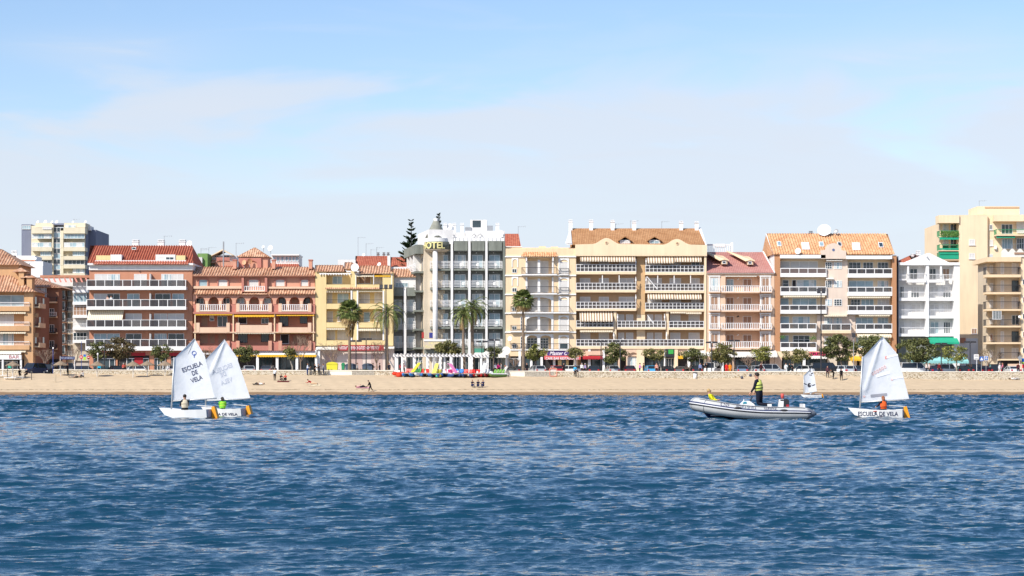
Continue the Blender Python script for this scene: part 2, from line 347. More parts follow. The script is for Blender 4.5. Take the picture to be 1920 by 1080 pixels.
b = MB(); b.box(-300, X(735, YW), YW+.4, 323, 2.4, 3.0); b.box(X(930, YW), 300, YW+.4, 323, 2.4, 3.0); b.box(X(735, YW), X(930, YW), 321.5, 323, 2.4, 3.0)
tag(b.build('promenade', pave), kind='structure')
b = MB(); b.box(-300, 300, 323.003, 334, 2.7, 2.93); tag(b.build('road', asphalt), kind='structure')
b = MB()
for i in range(-60, 61): b.box(i*4, i*4+1.8, 328.4, 328.55, 2.931, 2.937)
tag(b.build('road_marking', mat('road_paint', (.75, .75, .72), .8)), kind='structure')
b = MB(); b.box(-300, 300, 334.003, 350, 2.7, 3.05); tag(b.build('pavement', pave), kind='structure')
q = MB(); rgf = random.Random(11)                                # thin broken foam where the swell meets the sand
for i in range(420):
    px = rgf.choice([rgf.uniform(1640, 1925), rgf.uniform(1640, 1925), rgf.uniform(1000, 1120), rgf.uniform(-20, 1925)]); x_ = X(px, 296); wb_ = .6*math.sin(x_*.05)+.35*math.sin(x_*.16+1)+.22*math.sin(x_*.41); y_ = 295.7-wb_+rgf.uniform(-1.6, .1); l_ = rgf.uniform(.15, .9); w_ = rgf.uniform(.04, .14); k_ = [(x_+l_*math.cos(a)*(1+.3*math.sin(3*a+i)), y_+w_*6*math.sin(a), .075+.02*rgf.random()) for a in [j*PI/4 for j in range(8)]]
    q.add(k_, [tuple(range(8))])
tag(q.build('foam', mat('foam_white', (.78, .80, .80), .9, .1)), 'thin broken white foam along the water edge', 'foam', kind='stuff')
# ---- sea wall in its separate stretches
stone = bpy.data.materials.new('rubble_stone'); stone.use_nodes = True; t = stone.node_tree; bs = t.nodes['Principled BSDF']; bs.inputs['Roughness'].default_value = .95
g = t.nodes.new('ShaderNodeNewGeometry'); mp = t.nodes.new('ShaderNodeMapping'); mp.inputs['Scale'].default_value = (1.25, 1.25, 2.2); t.links.new(g.outputs['Position'], mp.inputs[0])
v = t.nodes.new('ShaderNodeTexVoronoi'); v.feature = 'DISTANCE_TO_EDGE'; t.links.new(mp.outputs[0], v.inputs['Vector']); v2 = t.nodes.new('ShaderNodeTexVoronoi'); t.links.new(mp.outputs[0], v2.inputs['Vector'])
cr = t.nodes.new('ShaderNodeValToRGB'); s = t.nodes.new('ShaderNodeSeparateColor'); t.links.new(v2.outputs['Color'], s.inputs[0]); t.links.new(s.outputs[0], cr.inputs[0])
cr.color_ramp.elements[0].color = (*lin('#cfc2a6'), 1); cr.color_ramp.elements[1].color = (*lin('#f0e8d6'), 1); e = cr.color_ramp.elements.new(.12); e.color = (*lin('#a08a66'), 1); e = cr.color_ramp.elements.new(.3); e.color = (*lin('#e6dcc6'), 1)
r = t.nodes.new('ShaderNodeMapRange'); t.links.new(v.outputs[0], r.inputs['Value']); r.inputs['From Max'].default_value = .09
x = t.nodes.new('ShaderNodeMixRGB'); t.links.new(r.outputs[0], x.inputs[0]); x.inputs[1].default_value = (*lin('#a48c66'), 1); t.links.new(cr.outputs[0], x.inputs[2]); t.links.new(x.outputs[0], bs.inputs['Base Color'])
bp = t.nodes.new('ShaderNodeBump'); bp.inputs['Distance'].default_value = .08; t.links.new(r.outputs[0], bp.inputs['Height']); t.links.new(bp.outputs[0], bs.inputs['Normal'])
stone_g = mat('grey_stone', '#a09a8e', .95, .3, 4, bump=.8, bscale=6); cope = mat('coping', '#e6dfd0', .85, .06)
def walltop(px): return float(np.interp(px, [-300, 0, 300, 740, 1000, 1300, 1920, 2300], [691.5, 692, 693.5, 694, 695.2, 696, 696.5, 697]))
def sea_wall(p0, p1, m, label, cp=True):
    root = thing('sea_wall', label, 'sea wall', ((X(p0, YW)+X(p1, YW))/2, YW, 2.2), group='stretches of sea wall along the promenade')
    n_ = max(1, int((p1-p0)/60)); w_ = MB(); c_ = MB()
    for i in range(n_):
        a = p0+(p1-p0)*i/n_; e = p0+(p1-p0)*(i+1)/n_; za, ze = Z(walltop(a), YW), Z(walltop(e), YW)
        xa, xe = X(a, YW), X(e, YW)
        for q, y0, y1, zl, zh in ((w_, YW, YW+.4, -99, -.12), (c_, YW-.06, YW+.46, -.12, 0)):
            z0a, z0e = (1.2, 1.2) if zl < -9 else (za+zl, ze+zl)
            q.add([(xa, y0, z0a), (xe, y0, z0e), (xe, y1, z0e), (xa, y1, z0a), (xa, y0, za+zh), (xe, y0, ze+zh), (xe, y1, ze+zh), (xa, y1, za+zh)],
                  [(0, 3, 2, 1), (4, 5, 6, 7), (0, 1, 5, 4), (2, 3, 7, 6)]+([(3, 0, 4, 7)] if i == 0 else [])+([(1, 2, 6, 5)] if i == n_-1 else []))
    w_.build('wall', m, root); c_.build('coping', cope, root)
sea_wall(-300, 47, stone, 'low pale wall stretch at the left edge behind the sunbeds')
sea_wall(100, 616, stone, 'long rubble stone wall stretch from the blue street sign to the yellow bin')
sea_wall(616.2, 659.8, cope, 'smooth white wall stretch below the yellow bin and hedge')
sea_wall(660, 702, stone_g, 'grey stone wall stretch below the dark green hedge')
sea_wall(702.2, 737, stone, 'short pale stone wall stretch ending at the white pergola')
sea_wall(930, 984, cope, 'smooth white wall stretch right of the pedal boats')
sea_wall(984.2, 1038, stone_g, 'grey rough stone wall stretch below the tall fan palm')
sea_wall(1038.2, 2300, stone, 'longest rubble stone wall stretch, reaching the right edge')
# ---- far hill
b = MB(); n_ = 40; vs = []
for i in range(n_+1):
    t_ = i/n_; x_ = X(1640, 1800)+t_*(X(2100, 1800)-X(1640, 1800)); zt = Z(float(np.interp(1640+460*t_, [1640, 1715, 1745, 1765, 1790, 1900, 2100], [703, 590, 467, 461, 466, 480, 560]))+1.5*math.sin(i*2.3), 1800)
    vs += [(x_, 1750, 2), (x_, 1800, zt), (x_, 2200, zt*.3)]
b.add(vs, [(i*3+j, (i+1)*3+j, (i+1)*3+j+1, i*3+j+1) for i in range(n_) for j in (0, 1)])
tag(b.build('hill', mat('hill_scrub', (.075, .095, .12), .95, .15, .02), smooth=True), kind='structure')
# ------------------------------------------------------------------ building kit
GZ = 3.05
def corrugate(A, B_, up, tl=0, tr=0, pitch=.36, amp=.05, mb=None, thick=.10):
    """barrel-tile slope: eave A-B_, `up` to the ridge, insets tl/tr of the ridge ends as fractions"""
    mb = mb or MB(); A, B_, up = Vector(A), Vector(B_), Vector(up); e = B_-A; n = e.cross(up).normalized()
    if n.z < 0: n = -n
    k = max(2, int(e.length/pitch)); seg = 6; vs = []; cols = []
    ts = [(i+j/seg)/k for i in range(k) for j in range(seg)]+[1.0]
    for t in ts:
        h = 1.0
        if tl > 0: h = min(h, t/tl)
        if tr > 0: h = min(h, (1-t)/tr)
        ph = (t*k) % 1; o = n*(amp*(math.cos(2*PI*ph)))
        lean = up
        base = A+e*t
        cols.append([base-n*thick+o*0, base+o, base+o+lean*(h*.5), base+o+lean*h])
    base = len(mb.v); mb.add([v for c in cols for v in c], [(i*4+j, (i+1)*4+j, (i+1)*4+j+1, i*4+j+1) for i in range(len(cols)-1) for j in range(3)])
    return mb
class Bld:
    def __init__(s, name, label, cat, crop, Y, u0, u1, group=None, gz=GZ):
        s.c = crop; s.Y = Y; s.k = {}; s.root = thing(name, label, cat, (X((crop[0]+(u0+u1)/2/crop[2]), Y), Y, gz), group=group); s.gz = gz
    def x(s, u, d=0): return X(s.c[0]+u/s.c[2], s.Y+d)
    def z(s, v, d=0): return Z(s.c[1]+v/s.c[2], s.Y+d)
    def p(s, u, v, d=0): return Vector((s.x(u, d), s.Y+d, s.z(v, d)))
    def mb(s, name, m):
        if (name, m.name) not in s.k: s.k[(name, m.name)] = (MB(), m)
        return s.k[(name, m.name)][0]
    def bx(s, name, m, u0, u1, v0, v1, d0=0, d1=1):      # box, measured on its front plane d0; v1=None reaches the ground
        z1 = s.gz-.05 if v1 is None else s.z(v1, d0)
        MB().box(s.x(u0, d0), s.x(u1, d0), s.Y+d0, s.Y+d1, z1, s.z(v0, d0)).build(name, m, s.root); return s
    def part(s, name, m, u0, u1, v0, v1, d0, d1, parent=None):
        q = MB(); q.box(s.x(u0, d0), s.x(u1, d0), s.Y+d0, s.Y+d1, s.gz if v1 is None else s.z(v1, d0), s.z(v0, d0)); return q.build(name, m, parent or s.root)
    def win(s, u0, u1, v0, v1, d=0, kind='glass', n=2, fm=None, rows=1, name='window', fw=.07, sill=False, wht=None):
        fm = fm or white; Y = s.Y+d; x0, x1, z0, z1 = s.x(u0, d), s.x(u1, d), s.z(v1, d), s.z(v0, d); f = MB(); g = .02
        f.box(x0, x1, Y-.05, Y+g, z1-fw, z1); f.box(x0, x1, Y-.05, Y+g, z0, z0+fw)
        f.box(x0, x0+fw, Y-.052, Y+g, z0+fw, z1-fw); f.box(x1-fw, x1, Y-.052, Y+g, z0+fw, z1-fw)
        for i in range(1, n): xm = x0+(x1-x0)*i/n; f.box(xm-fw*.4, xm+fw*.4, Y-.045, Y+g, z0+fw, z1-fw)
        for i in range(1, rows): zm = z0+(z1-z0)*i/rows; f.box(x0+fw, x1-fw, Y-.04, Y+g, zm-.02, zm+.02)
        if sill: f.box(x0-.1, x1+.1, Y-.15, Y-.053, z0-.08, z0)
        w_ = f.build(name, fm, s.root)
        def pane(nm, m, a, b_, c, e, y=-.018):
            q = MB(); q.box(a, b_, Y+y, Y+.001, c, e); q.build(nm, m, w_)
        xi0, xi1, zi0, zi1 = x0+fw, x1-fw, z0+fw, z1-fw
        if kind == 'glass': pane('pane', glass, xi0, xi1, zi0, zi1)
        elif kind == 'blue': pane('pane', glass_b, xi0, xi1, zi0, zi1)
        elif kind == 'curtain':
            pane('pane', glass_b, xi0, xi1, zi0, zi1)
            for a in (0, .62): pane('curtain', curtain, xi0+(xi1-xi0)*a, xi0+(xi1-xi0)*(a+.3), zi0, zi1, -.026)
        elif kind == 'shut': pane('shutter', shutter, xi0, xi1, zi0, zi1)
        elif kind == 'brown': pane('shutter', shutter_b, xi0, xi1, zi0, zi1)
        elif kind == 'half':
            zm = zi0+(zi1-zi0)*.5; pane('pane', glass, xi0, xi1, zi0, zm); pane('shutter', shutter, xi0, xi1, zm, zi1, -.03)
        elif kind == 'dark': pane('pane', shade_in, xi0, xi1, zi0, zi1)
        return w_
    def balc(s, u0, u1, vr, vs, vb, pr=1.3, style='panel', n=8, m=None, sm=None, name='balcony', rt=.07, d=0, ends=True, glassm=None, sub=None):
        """slab vs..vb (px rows on the front plane), railing top vr, projecting pr metres in front of plane d"""
        m = m or white; sm = sm or m; d0 = d-pr; Y = s.Y+d0; x0, x1 = s.x(u0, d0), s.x(u1, d0); zr, zs, zb = s.z(vr, d0), s.z(vs, d0), s.z(vb, d0)
        q = MB(); q.box(x0, x1, Y, s.Y+d-.003, zb, zs); slab = q.build(name, sm, s.root)
        r_ = MB(); Yi = Y+.06; H = zr-zs
        sides = [x for x in ((x0, x0+.07), (x1-.07, x1))] if ends else []
        if style == 'solid': return slab
        r_.box(x0, x1, Y+.004, Yi+.02, zr-rt, zr)
        for a, b_ in sides: r_.box(a, b_, Yi+.021, s.Y+d-.004, zr-rt, zr-.003)
        if style == 'panel':
            r_.box(x0, x1, Y+.004, Yi+.02, zs, zs+.06)
            for i in range(n+1):
                xm = x0+.06+(x1-x0-.12)*i/n; r_.box(xm-.05, xm+.05, Y+.006, Yi, zs+.06, zr-rt)
            gl = MB(); gl.box(x0+.1, x1-.1, Y+.03, Y+.045, zs+.061, zr-rt-.001)
            for a, b_ in sides: gl.box(a+.03, a+.045, Yi+.03, s.Y+d-.01, zs+.01, zr-rt-.001)
        elif style == 'baluster':
            r_.box(x0, x1, Y+.006, Yi+.04, zs, zs+.07); k = max(3, int((x1-x0)/.34))
            for i in range(k+1):
                xm = x0+.08+(x1-x0-.16)*i/k; r_.box(xm-.055, xm+.055, Y+.02, Yi, zs+.071, zr-rt)
            for a, b_ in sides:
                kk = max(1, int(pr/.34))
                for i in range(kk): r_.box(a+.01, b_-.01, Yi+.2+i*.33, Yi+.3+i*.33, zs, zr-rt-.001)
        elif style == 'bars':
            r_.box(x0, x1, Y+.006, Yi-.01, zs+.05, zs+.08); k = max(3, int((x1-x0)/.17))
            for i in range(k+1):
                xm = x0+.02+(x1-x0-.04)*i/k; r_.box(xm-.012, xm+.012, Y+.02, Y+.045, zs, zr-rt)
            for a, b_ in sides:
                for i in range(int(pr/.17)): r_.box(a+.02, a+.045, Yi+.1+i*.17, Yi+.125+i*.17, zs, zr-rt-.001)
        elif style == 'slat':
            for i in range(1, 5): zz = zs+H*i/5; r_.box(x0, x1, Y+.01, Y+.05, zz-.035, zz+.035)
            for i in range(n+1): xm = x0+.04+(x1-x0-.08)*i/n; r_.box(xm-.035, xm+.035, Y+.051, Y+.09, zs, zr-rt)
            for a, b_ in sides:
                for i in range(1, 5): zz = zs+H*i/5; r_.box(a+.01, b_-.01, Yi+.05, s.Y+d-.02, zz-.03, zz+.03)
        elif style == 'grid':
            r_.box(x0, x1, Y+.004, Yi+.02, zs, zs+.07); r_.box(x0, x1, Y+.008, Yi, zs+H*.5-.035, zs+H*.5+.035)
            for i in range(n+1):
                xm = x0+.06+(x1-x0-.12)*i/n; r_.box(xm-.04, xm+.04, Y+.012, Yi-.002, zs+.071, zr-rt)
            for a, b_ in sides: r_.box(a+.01, b_-.01, Yi+.022, s.Y+d-.01, zs+H*.5-.03, zs+H*.5+.03)
            gl = MB(); gl.box(x0+.08, x1-.08, Y+.03, Y+.045, zs+.072, zr-rt-.001)
        rail = r_.build('railing', m, slab)
        if style in ('panel', 'grid'): gl.build('glass_panel', glassm or railglass, slab)
        return slab
    def awn(s, u0, u1, vt, vb, dt=0, db=-1.2, m=None, val=.22, name='awning'):
        m = m or white; q = MB(); xa, xb = s.x(u0, db), s.x(u1, db); zt, zb = s.z(vt, dt), s.z(vb, db)+val
        q.slab([(xa, s.Y+dt-.01, zt), (xb, s.Y+dt-.01, zt), (xb, s.Y+db, zb), (xa, s.Y+db, zb)], (0, 0, -.04))
        k = max(3, int((xb-xa)/.4))
        for i in range(k):                                  # scalloped valance
            a, e = xa+(xb-xa)*i/k, xa+(xb-xa)*(i+1)/k
            q.slab([(a, s.Y+db-.003, zb-.04), (e, s.Y+db-.003, zb-.04), (e, s.Y+db-.003, zb-val*.75), ((a+e)/2, s.Y+db-.003, zb-val), (a, s.Y+db-.003, zb-val*.75)], (0, .02, 0))
        return q.build(name, m, s.root)
    def roof(s, pts, d_e, d_r, m, amp=.05, pitch=.36, name='roof', body=None, thick=.1):
        """pts: eave-left, eave-right at depth d_e; ridge-left, ridge-right at depth d_r (u,v)"""
        A = s.p(*pts[0], d_e); B_ = s.p(*pts[1], d_e); C = s.p(*pts[2], d_r); D = s.p(*pts[3], d_r)
        e = (B_-A); up = C-A; tl = up.dot(e.normalized())/e.length; tl = max(tl, 0); tr = max((B_-D).dot(e.normalized())/e.length, 0)
        upv = Vector((0, C.y-A.y, C.z-A.z)); q = corrugate(A, B_, upv, tl, tr, pitch, amp, thick=thick)
        # back slope and gable closures
        A2 = Vector((A.x, 2*C.y-A.y, A.z)); B2 = Vector((B_.x, 2*C.y-A.y, B_.z)); k = Vector((0, 0, -.03))
        q.poly([A2, B2, D, C]); q.poly([A+k, C+k, A2+k]); q.poly([B_+k, B2+k, D+k])
        return q.build(name, m, s.root)
    def arches(s, name, m, u0, u1, vt, vb, arcs, d0=0, d1=.35):
        """wall from vt down to vb with arched openings arcs=(ua,ub,vspring,vtop)"""
        q = MB(); Y0, Y1 = s.Y+d0, s.Y+d1; cur = u0; zt, zb = s.z(vt, d0), s.z(vb, d0)
        for ua, ub, vsp, vtp in arcs:
            if ua > cur: q.box(s.x(cur, d0), s.x(ua, d0), Y0, Y1, zb, zt)
            n_ = 12; last = None
            for i in range(n_+1):
                a = PI-PI*i/n_; u = (ua+ub)/2+(ub-ua)/2*math.cos(a); v = vsp-(vsp-vtp)*math.sin(a); x_, z_ = s.x(u, d0), s.z(v, d0)
                if last:
                    lx, lz = last; q.add([(lx, Y0, lz), (x_, Y0, z_), (x_, Y0, zt), (lx, Y0, zt), (lx, Y1, lz), (x_, Y1, z_), (x_, Y1, zt), (lx, Y1, zt)], [(0, 1, 2, 3), (0, 4, 5, 1), (7, 6, 5, 4)])
                last = (x_, z_)
            cur = ub
        if cur < u1: q.box(s.x(cur, d0), s.x(u1, d0), Y0, Y1, zb, zt)
        q.build(name, m, s.root)
    def chimney(s, u0, u1, v0, v1, d=5, m=None, cap=None):
        m = m or white; q = MB(); x0, x1, z0, z1 = s.x(u0, d), s.x(u1, d), s.z(v1, d), s.z(v0, d); wd = x1-x0; Y = s.Y+d
        q.box(x0, x1, Y, Y+wd, z0, z1-.35); q.box(x0-.08, x1+.08, Y-.08, Y+wd+.08, z1-.36, z1-.26)
        c = q.build('chimney', m, s.root); q = MB()
        for a in (x0+.06, x1-.2):
            for y in (Y+.06, Y+wd-.2): q.box(a, a+.14, y, y+.14, z1-.26, z1-.1)
        q.box(x0-.03, x1+.03, Y-.03, Y+wd+.03, z1-.1, z1); q.build('chimney_cap', cap or m, c); return c
    def dish(s, u, v, r, d=4, m=None, rz=-.5, tilt=.35, name='satellite_dish'):
        c = s.p(u, v, d); rr = r/s.c[2]/F*(s.Y+d); q = MB(); e = Euler((PI/2-tilt, 0, rz)).to_matrix(); n_ = 18; vs = []
        for i in range(6):
            a = i/5*rr
            for j in range(n_): th = 2*PI*j/n_; vs.append(c+e @ Vector((a*math.cos(th), a*math.sin(th), -(rr*.22)*(1-(i/5)**2))))
        k = len(vs); off = e @ Vector((0, 0, -.03))
        fs = [(i*n_+j, i*n_+(j+1) % n_, (i+1)*n_+(j+1) % n_, (i+1)*n_+j) for i in range(5) for j in range(n_)]
        q.add(vs, fs); q.add([v_+off for v_ in vs], fs); o = q.build(name, m or white, s.root, True)
        q = MB(); back = e @ Vector((0, 0, -rr*.25)); q.tube([c+back, c+back+Vector((0, .15, -.3)), c+back+Vector((0, .15, -rr-.5))], .04); q.tube([c+e @ Vector((0, -rr*.8, 0)), c+e @ Vector((0, 0, rr*.6))], .02); q.build('dish_mount', metal_g, o); return o
    def antenna(s, u, v0, v1, d=5, arms=4):
        q = MB(); x_, z0, z1 = s.x(u, d), s.z(v1, d), s.z(v0, d); Y = s.Y+d; q.tube([(x_, Y, z0), (x_, Y, z1)], .03, 5)
        q.tube([(x_-.1, Y, z1-.1), (x_+1.3, Y, z1-.02)], .018, 4)
        for i in range(arms): xx = x_+.15+i*.35; q.tube([(xx, Y-.25, z1-.08), (xx, Y+.25, z1-.08)], .012, 4); q.tube([(xx, Y, z1-.22), (xx, Y, z1+.08)], .012, 4)
        return q.build('antenna', metal_g, s.root)
    def text(s, t, u0, u1, v0, v1, d, m, **k):
        return lettering(t, s.root, m, ((s.x(u0, d)+s.x(u1, d))/2, s.Y+d, (s.z(v0, d)+s.z(v1, d))/2), s.x(u1, d)-s.x(u0, d), s.z(v0, d)-s.z(v1, d), **k)
    def shop(s, u0, u1, v0, d=.6, n=3, m=None, door=True):
        """ground floor glazing reaching down to the pavement"""
        z0 = s.gz; x0, x1, z1 = s.x(u0, d), s.x(u1, d), s.z(v0, d); Y = s.Y+d; f = MB(); m = m or metal_d
        f.box(x0, x1, Y-.05, Y, z1-.1, z1); f.box(x0, x1, Y-.05, Y, z0, z0+.35)
        for i in range(n+1): xm = x0+.04+(x1-x0-.08)*i/n; f.box(xm-.04, xm+.04, Y-.052, Y+.001, z0+.35, z1-.1)
        w_ = f.build('shopfront', m, s.root); q = MB(); q.box(x0, x1, Y-.02, Y+.02, z0, z1-.002); q.build('pane', glass, w_)
    def done(s):
        for (name, _), (q, m) in s.k.items(): q.build(name, m, s.root)
        return s.root
# ------------------------------------------------------------------ the seafront buildings
def patio_chair(label, c, rz, m, group):
    t = thing('patio_chair', label, 'chair', (0, 0, 0), 0, group); q = MB(); q.box(-.22, .22, -.22, .22, .40, .44); q.build('seat', m, t); q = MB(); q.slab([(-.22, -.22, .44), (-.18, -.22, .44), (-.26, -.22, .86), (-.30, -.22, .86)], (0, .44, 0)); q.build('backrest', m, t)
    for x_ in (-.21, .17):
        for y_ in (-.21, .17): q = MB(); q.box(x_, x_+.04, y_, y_+.04, 0, .399); q.build('leg', m, t)
    for y_ in (-.24, .20): q = MB(); q.box(-.24, .18, y_, y_+.04, .60, .63); q.build('armrest', m, t)
    return place(t, c, rz)
G_FRONT = 'apartment buildings along the seafront'; G_BACK = 'buildings behind the seafront row'
terra = plaster('terracotta_render', '#c8845f'); salmon = plaster('salmon_render', '#d79676'); salmon_d = plaster('red_salmon_render', '#c67a66')
peach = plaster('peach_render', '#e2bb98'); yellow = plaster('yellow_render', '#e6c982'); cream = plaster('cream_render', '#ebcb9c'); cream2 = plaster('pale_cream_render', '#efd2a6')
tan = plaster('tan_render', '#c9a376'); brown = plaster('brown_render', '#94684e'); beige = plaster('beige_render', '#d3c1a4'); pinkc = plaster('pink_cream_render', '#e0c9b4')
slate = plaster('blue_grey_render', '#7c8296'); t_red = tilemat('red_clay_tiles', '#ac5034', '#bf6a48', dark='#7d3826'); t_org = tilemat('orange_clay_tiles', '#cf8a50', '#e2b37a', dark='#a8643a')
t_brn = tilemat('brown_clay_tiles', '#a9733f', '#bd8850', dark='#80522c'); t_pink = tilemat('pink_clay_tiles', '#b0736a', '#bd8478', dark='#96605a'); t_old = tilemat('old_clay_tiles', '#b87c54', '#dcb088', dark='#7d4c30')
hot_g = plaster('grey_green_render', '#80857a', .16); hot_d = plaster('dark_grey_render', '#83857e', .1); brick = mat('brick', '#b58460', .9, .12, 6, bump=.3, bscale=14)
aw_cream = stripes('striped_awning', '#cdbfa3', '#e2d8c2', .3); aw_brown = stripes('brown_striped_awning', '#8f755c', '#ded2bd', .42, .45); aw_yel = mat('yellow_awning', '#e0ae2e', .8, .05); aw_wht = mat('white_awning', '#dedad0', .8, .06)
aw_red = mat('red_sign', '#a3202a', .6, .08); gold = mat('gold_letters', '#e8dc9a', .5, .04); green_c = mat('green_canvas', '#1f9c78', .8, .08); teal = mat('teal_canvas', '#8cc4c0', .8, .1)
navy = mat('navy_print', '#1d2a66', .7, 0); purple = mat('purple_sign', '#4a3a7a', .6, .05); magenta = mat('magenta_sign', '#d02a64', .6, .05); text_w = mat('white_letters', (.85, .85, .85), .6, 0); text_dr = mat('dark_red_letters', '#4a0a18', .6, 0)

# --- 1 terracotta block with long white balconies
c = (150, 430, 3.725)
B = Bld('apartment_building', 'terracotta block with red tiled roof and long white glass balconies, beside the blue street sign', 'building', c, 340, 65, 785, G_FRONT)
B.bx('wall', terra, 65, 785, 285, None, 0, 13)
B.bx('cornice', offwhite, 52, 790, 236, 250, -.7, 13.2); B.bx('cornice', offwhite, 62, 786, 250.5, 284.5, -.25, 13.1)
B.roof([(52, 236), (790, 236), (70, 113), (786, 118)], -.7, 5.5, t_red, .10, .40)
q = corrugate(B.p(92, 243, -.95), B.p(755, 243, -.95), (0, .7, .55), 0, 0, .40, .06); q.build('roof', t_red, B.root)
for a, b_, m_ in ((112, 212, yellow), (213, 290, offwhite), (528, 665, offwhite), (666, 735, yellow)):
    B.bx('roof_terrace', m_, a, b_, 182 if m_ is yellow else 176, 224, .25 if m_ is yellow else .1, 4)
B.win(540, 592, 192, 214, .09, 'shut', 1, name='terrace_window'); B.win(598, 656, 192, 214, .09, 'glass', 2); B.bx('terrace_parapet', offwhite, 105, 740, 216, 226, -.3, .05)
B.win(362, 392, 124, 142, 3.2, 'glass', 1, name='skylight')
for u in (365, 542, 692): B.chimney(u, u+43, 72, 128, 6.3)
B.dish(762, 102, 25, 6, tilt=.1); B.antenna(588, 45, 100, 7)
wn = {0: [(103, 193, 'shut'), (194, 278, 'curtain'), (378, 466, 'shut'), (568, 640, 'curtain'), (642, 722, 'shut')], 1: [(97, 186, 'half'), (188, 279, 'glass'), (330, 416, 'blue'), (525, 632, 'glass'), (645, 727, 'blue')],
      2: [(97, 190, 'shut'), (318, 432, 'shut'), (518, 608, 'shut'), (612, 727, 'shut')], 3: [(97, 187, 'blue'), (190, 278, 'blue'), (320, 430, 'glass'), (520, 605, 'curtain'), (615, 727, 'glass')]}
for i, (vr, vs, vb) in enumerate(((352, 400, 422), (489, 541, 561), (631, 682, 702), (768, 820, 846))):
    B.balc(45 if i < 3 else 38, 740, vr, vs, vb, 1.5, 'panel', 11)
    for a, b_, k in wn[i]: B.win(a, b_, (312, 449, 588, 728)[i], (398, 540, 682, 815)[i], -.02, k, 2)
    B.bx('balcony_divider', offwhite, 486, 492, (310, 448, 590, 728)[i], (399, 540, 681, 819)[i], -1.3, 0)
B.awn(50, 295, 562, 632, 0, -1.45, aw_cream, .15)
for u, v in ((190, 270), (418, 290), (640, 275)): B.part('wall_lamp', metal_d, u-3, u+3, v, v+8, -.15, 0)
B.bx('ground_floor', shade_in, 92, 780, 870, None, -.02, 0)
for a, b_ in ((65, 92), (250, 262), (485, 517), (606, 634), (735, 785)): B.bx('pier', terra, a, b_, 846, None, -.3, -.03)
B.bx('beam', salmon_d, 65, 785, 846, 880, -.28, -.04); B.part('shop_sign', aw_red, 355, 455, 862, 884, -.4, -.29); B.part('shop_sign', aw_red, 620, 690, 862, 884, -.4, -.29)
for a, b_ in ((95, 245), (325, 480), (520, 600), (640, 730)): B.shop(a, b_, 900, -.1, 4, white)
B.bx('signboard', aw_red, 380, 440, 895, 960, -.2, -.16); B.done()

# --- 2 salmon block with arches
c = (350, 430, 3.723)
B = Bld('apartment_building', 'salmon pink block with a row of nine arches and white balusters', 'building', c, 340, 44, 895, G_FRONT)
B.bx('wall', salmon, 44, 895, 325, 588, 1.6, 12); B.bx('wall', plaster('shaded_salmon_render', '#bb7a5c'), 44, 895, 588.5, None, 1.62, 12)  # lower wall in reddish brown: loggia shade put into its colour
B.bx('wall', salmon, 44, 895, 323, 436, .55, 1.59)
B.bx('eaves', salmon_d, 42, 897, 322, 328, -.3, 3)
B.roof([(42, 322), (897, 322), (42, 262), (890, 266)], -.35, 4, t_old, .10, .42)
q = corrugate(B.p(50, 451, -.5), B.p(384, 451, -.5), (0, 1.0, .78), 0, 0, .42, .09); q.build('canopy_roof', t_old, B.root)
q = corrugate(B.p(384, 451, -.5), B.p(562, 451, -.5), (0, .55, .16), 0, 0, .42, .05); q.build('canopy_roof', t_old, B.root)
q = corrugate(B.p(562, 451, -.5), B.p(897, 451, -.5), (0, 1.0, .78), 0, 0, .42, .09); q.build('canopy_roof', t_old, B.root)
B.bx('parapet', peach, 48, 384, 396, 414, .1, .54); B.bx('parapet', peach, 563, 897, 400, 414, .1, .54)
for a, b_, k in ((86, 145, 'blue'), (220, 286, 'shut'), (432, 503, 'shut'), (620, 685, 'shut'), (797, 850, 'shut')):
    B.arches('window_surround', salmon_d, a-7, b_+7, 343, 398, [(a, b_, 358, 350)], .35, .52); B.win(a, b_, 350, 398, .5, k, 1, fm=peach)
for a, b_ in ((383, 399), (545, 562)): B.bx('pier', salmon_d, a, b_, 338, 436, -.2, .5)
B.balc(400, 546, 396, 428, 436, .6, 'baluster', d=.5, sm=peach)
# tower
B.bx('tower', salmon, 362, 566, 190, 300, 3.5, 7.5); q = MB(); a = B.p(352, 190, 3.1); e = B.p(572, 190, 3.1); ap = Vector(((a.x+e.x)/2, a.y+2.5, B.z(126, 5.6)))
for A_, E_ in ((a, e), (e, e+Vector((0, 5, 0))), (e+Vector((0, 5, 0)), a+Vector((0, 5, 0))), (a+Vector((0, 5, 0)), a)):
    md = (A_+E_)/2; corrugate(A_, E_, ap-md, .5, .5, .36, .06, q)
q.build('tower_roof', t_old, B.root); B.arches('tower_wall', salmon_d, 366, 520, 200, 268, [(404, 494, 245, 218)], 3.2, 3.49)
B.bx('alcove', salmon, 404, 494, 218, 268, 3.42, 3.48)
B.dish(400, 230, 18, 2.9, plaster('dish_tan', '#e0a878'), tilt=.15); B.dish(441, 222, 18, 2.7, plaster('dish_orange', '#c88450'), tilt=.15, rz=.5); B.dish(583, 130, 20, 6, tilt=.2); B.dish(534, 122, 11, 8)
for a in (322, 594, 852): B.bx('chimney_stack', salmon, a, a+24, 218, 275, 2.2, 3.2); B.bx('chimney_hood', salmon_d, a-3, a+27, 210, 218, 2.1, 3.3)
B.antenna(100, 140, 262, 5); B.antenna(345, 95, 262, 6); q = MB(); q.tube([B.p(257, 262, 4), B.p(257, 85, 4)], .12); q.build('flue_pipe', metal_g, B.root)
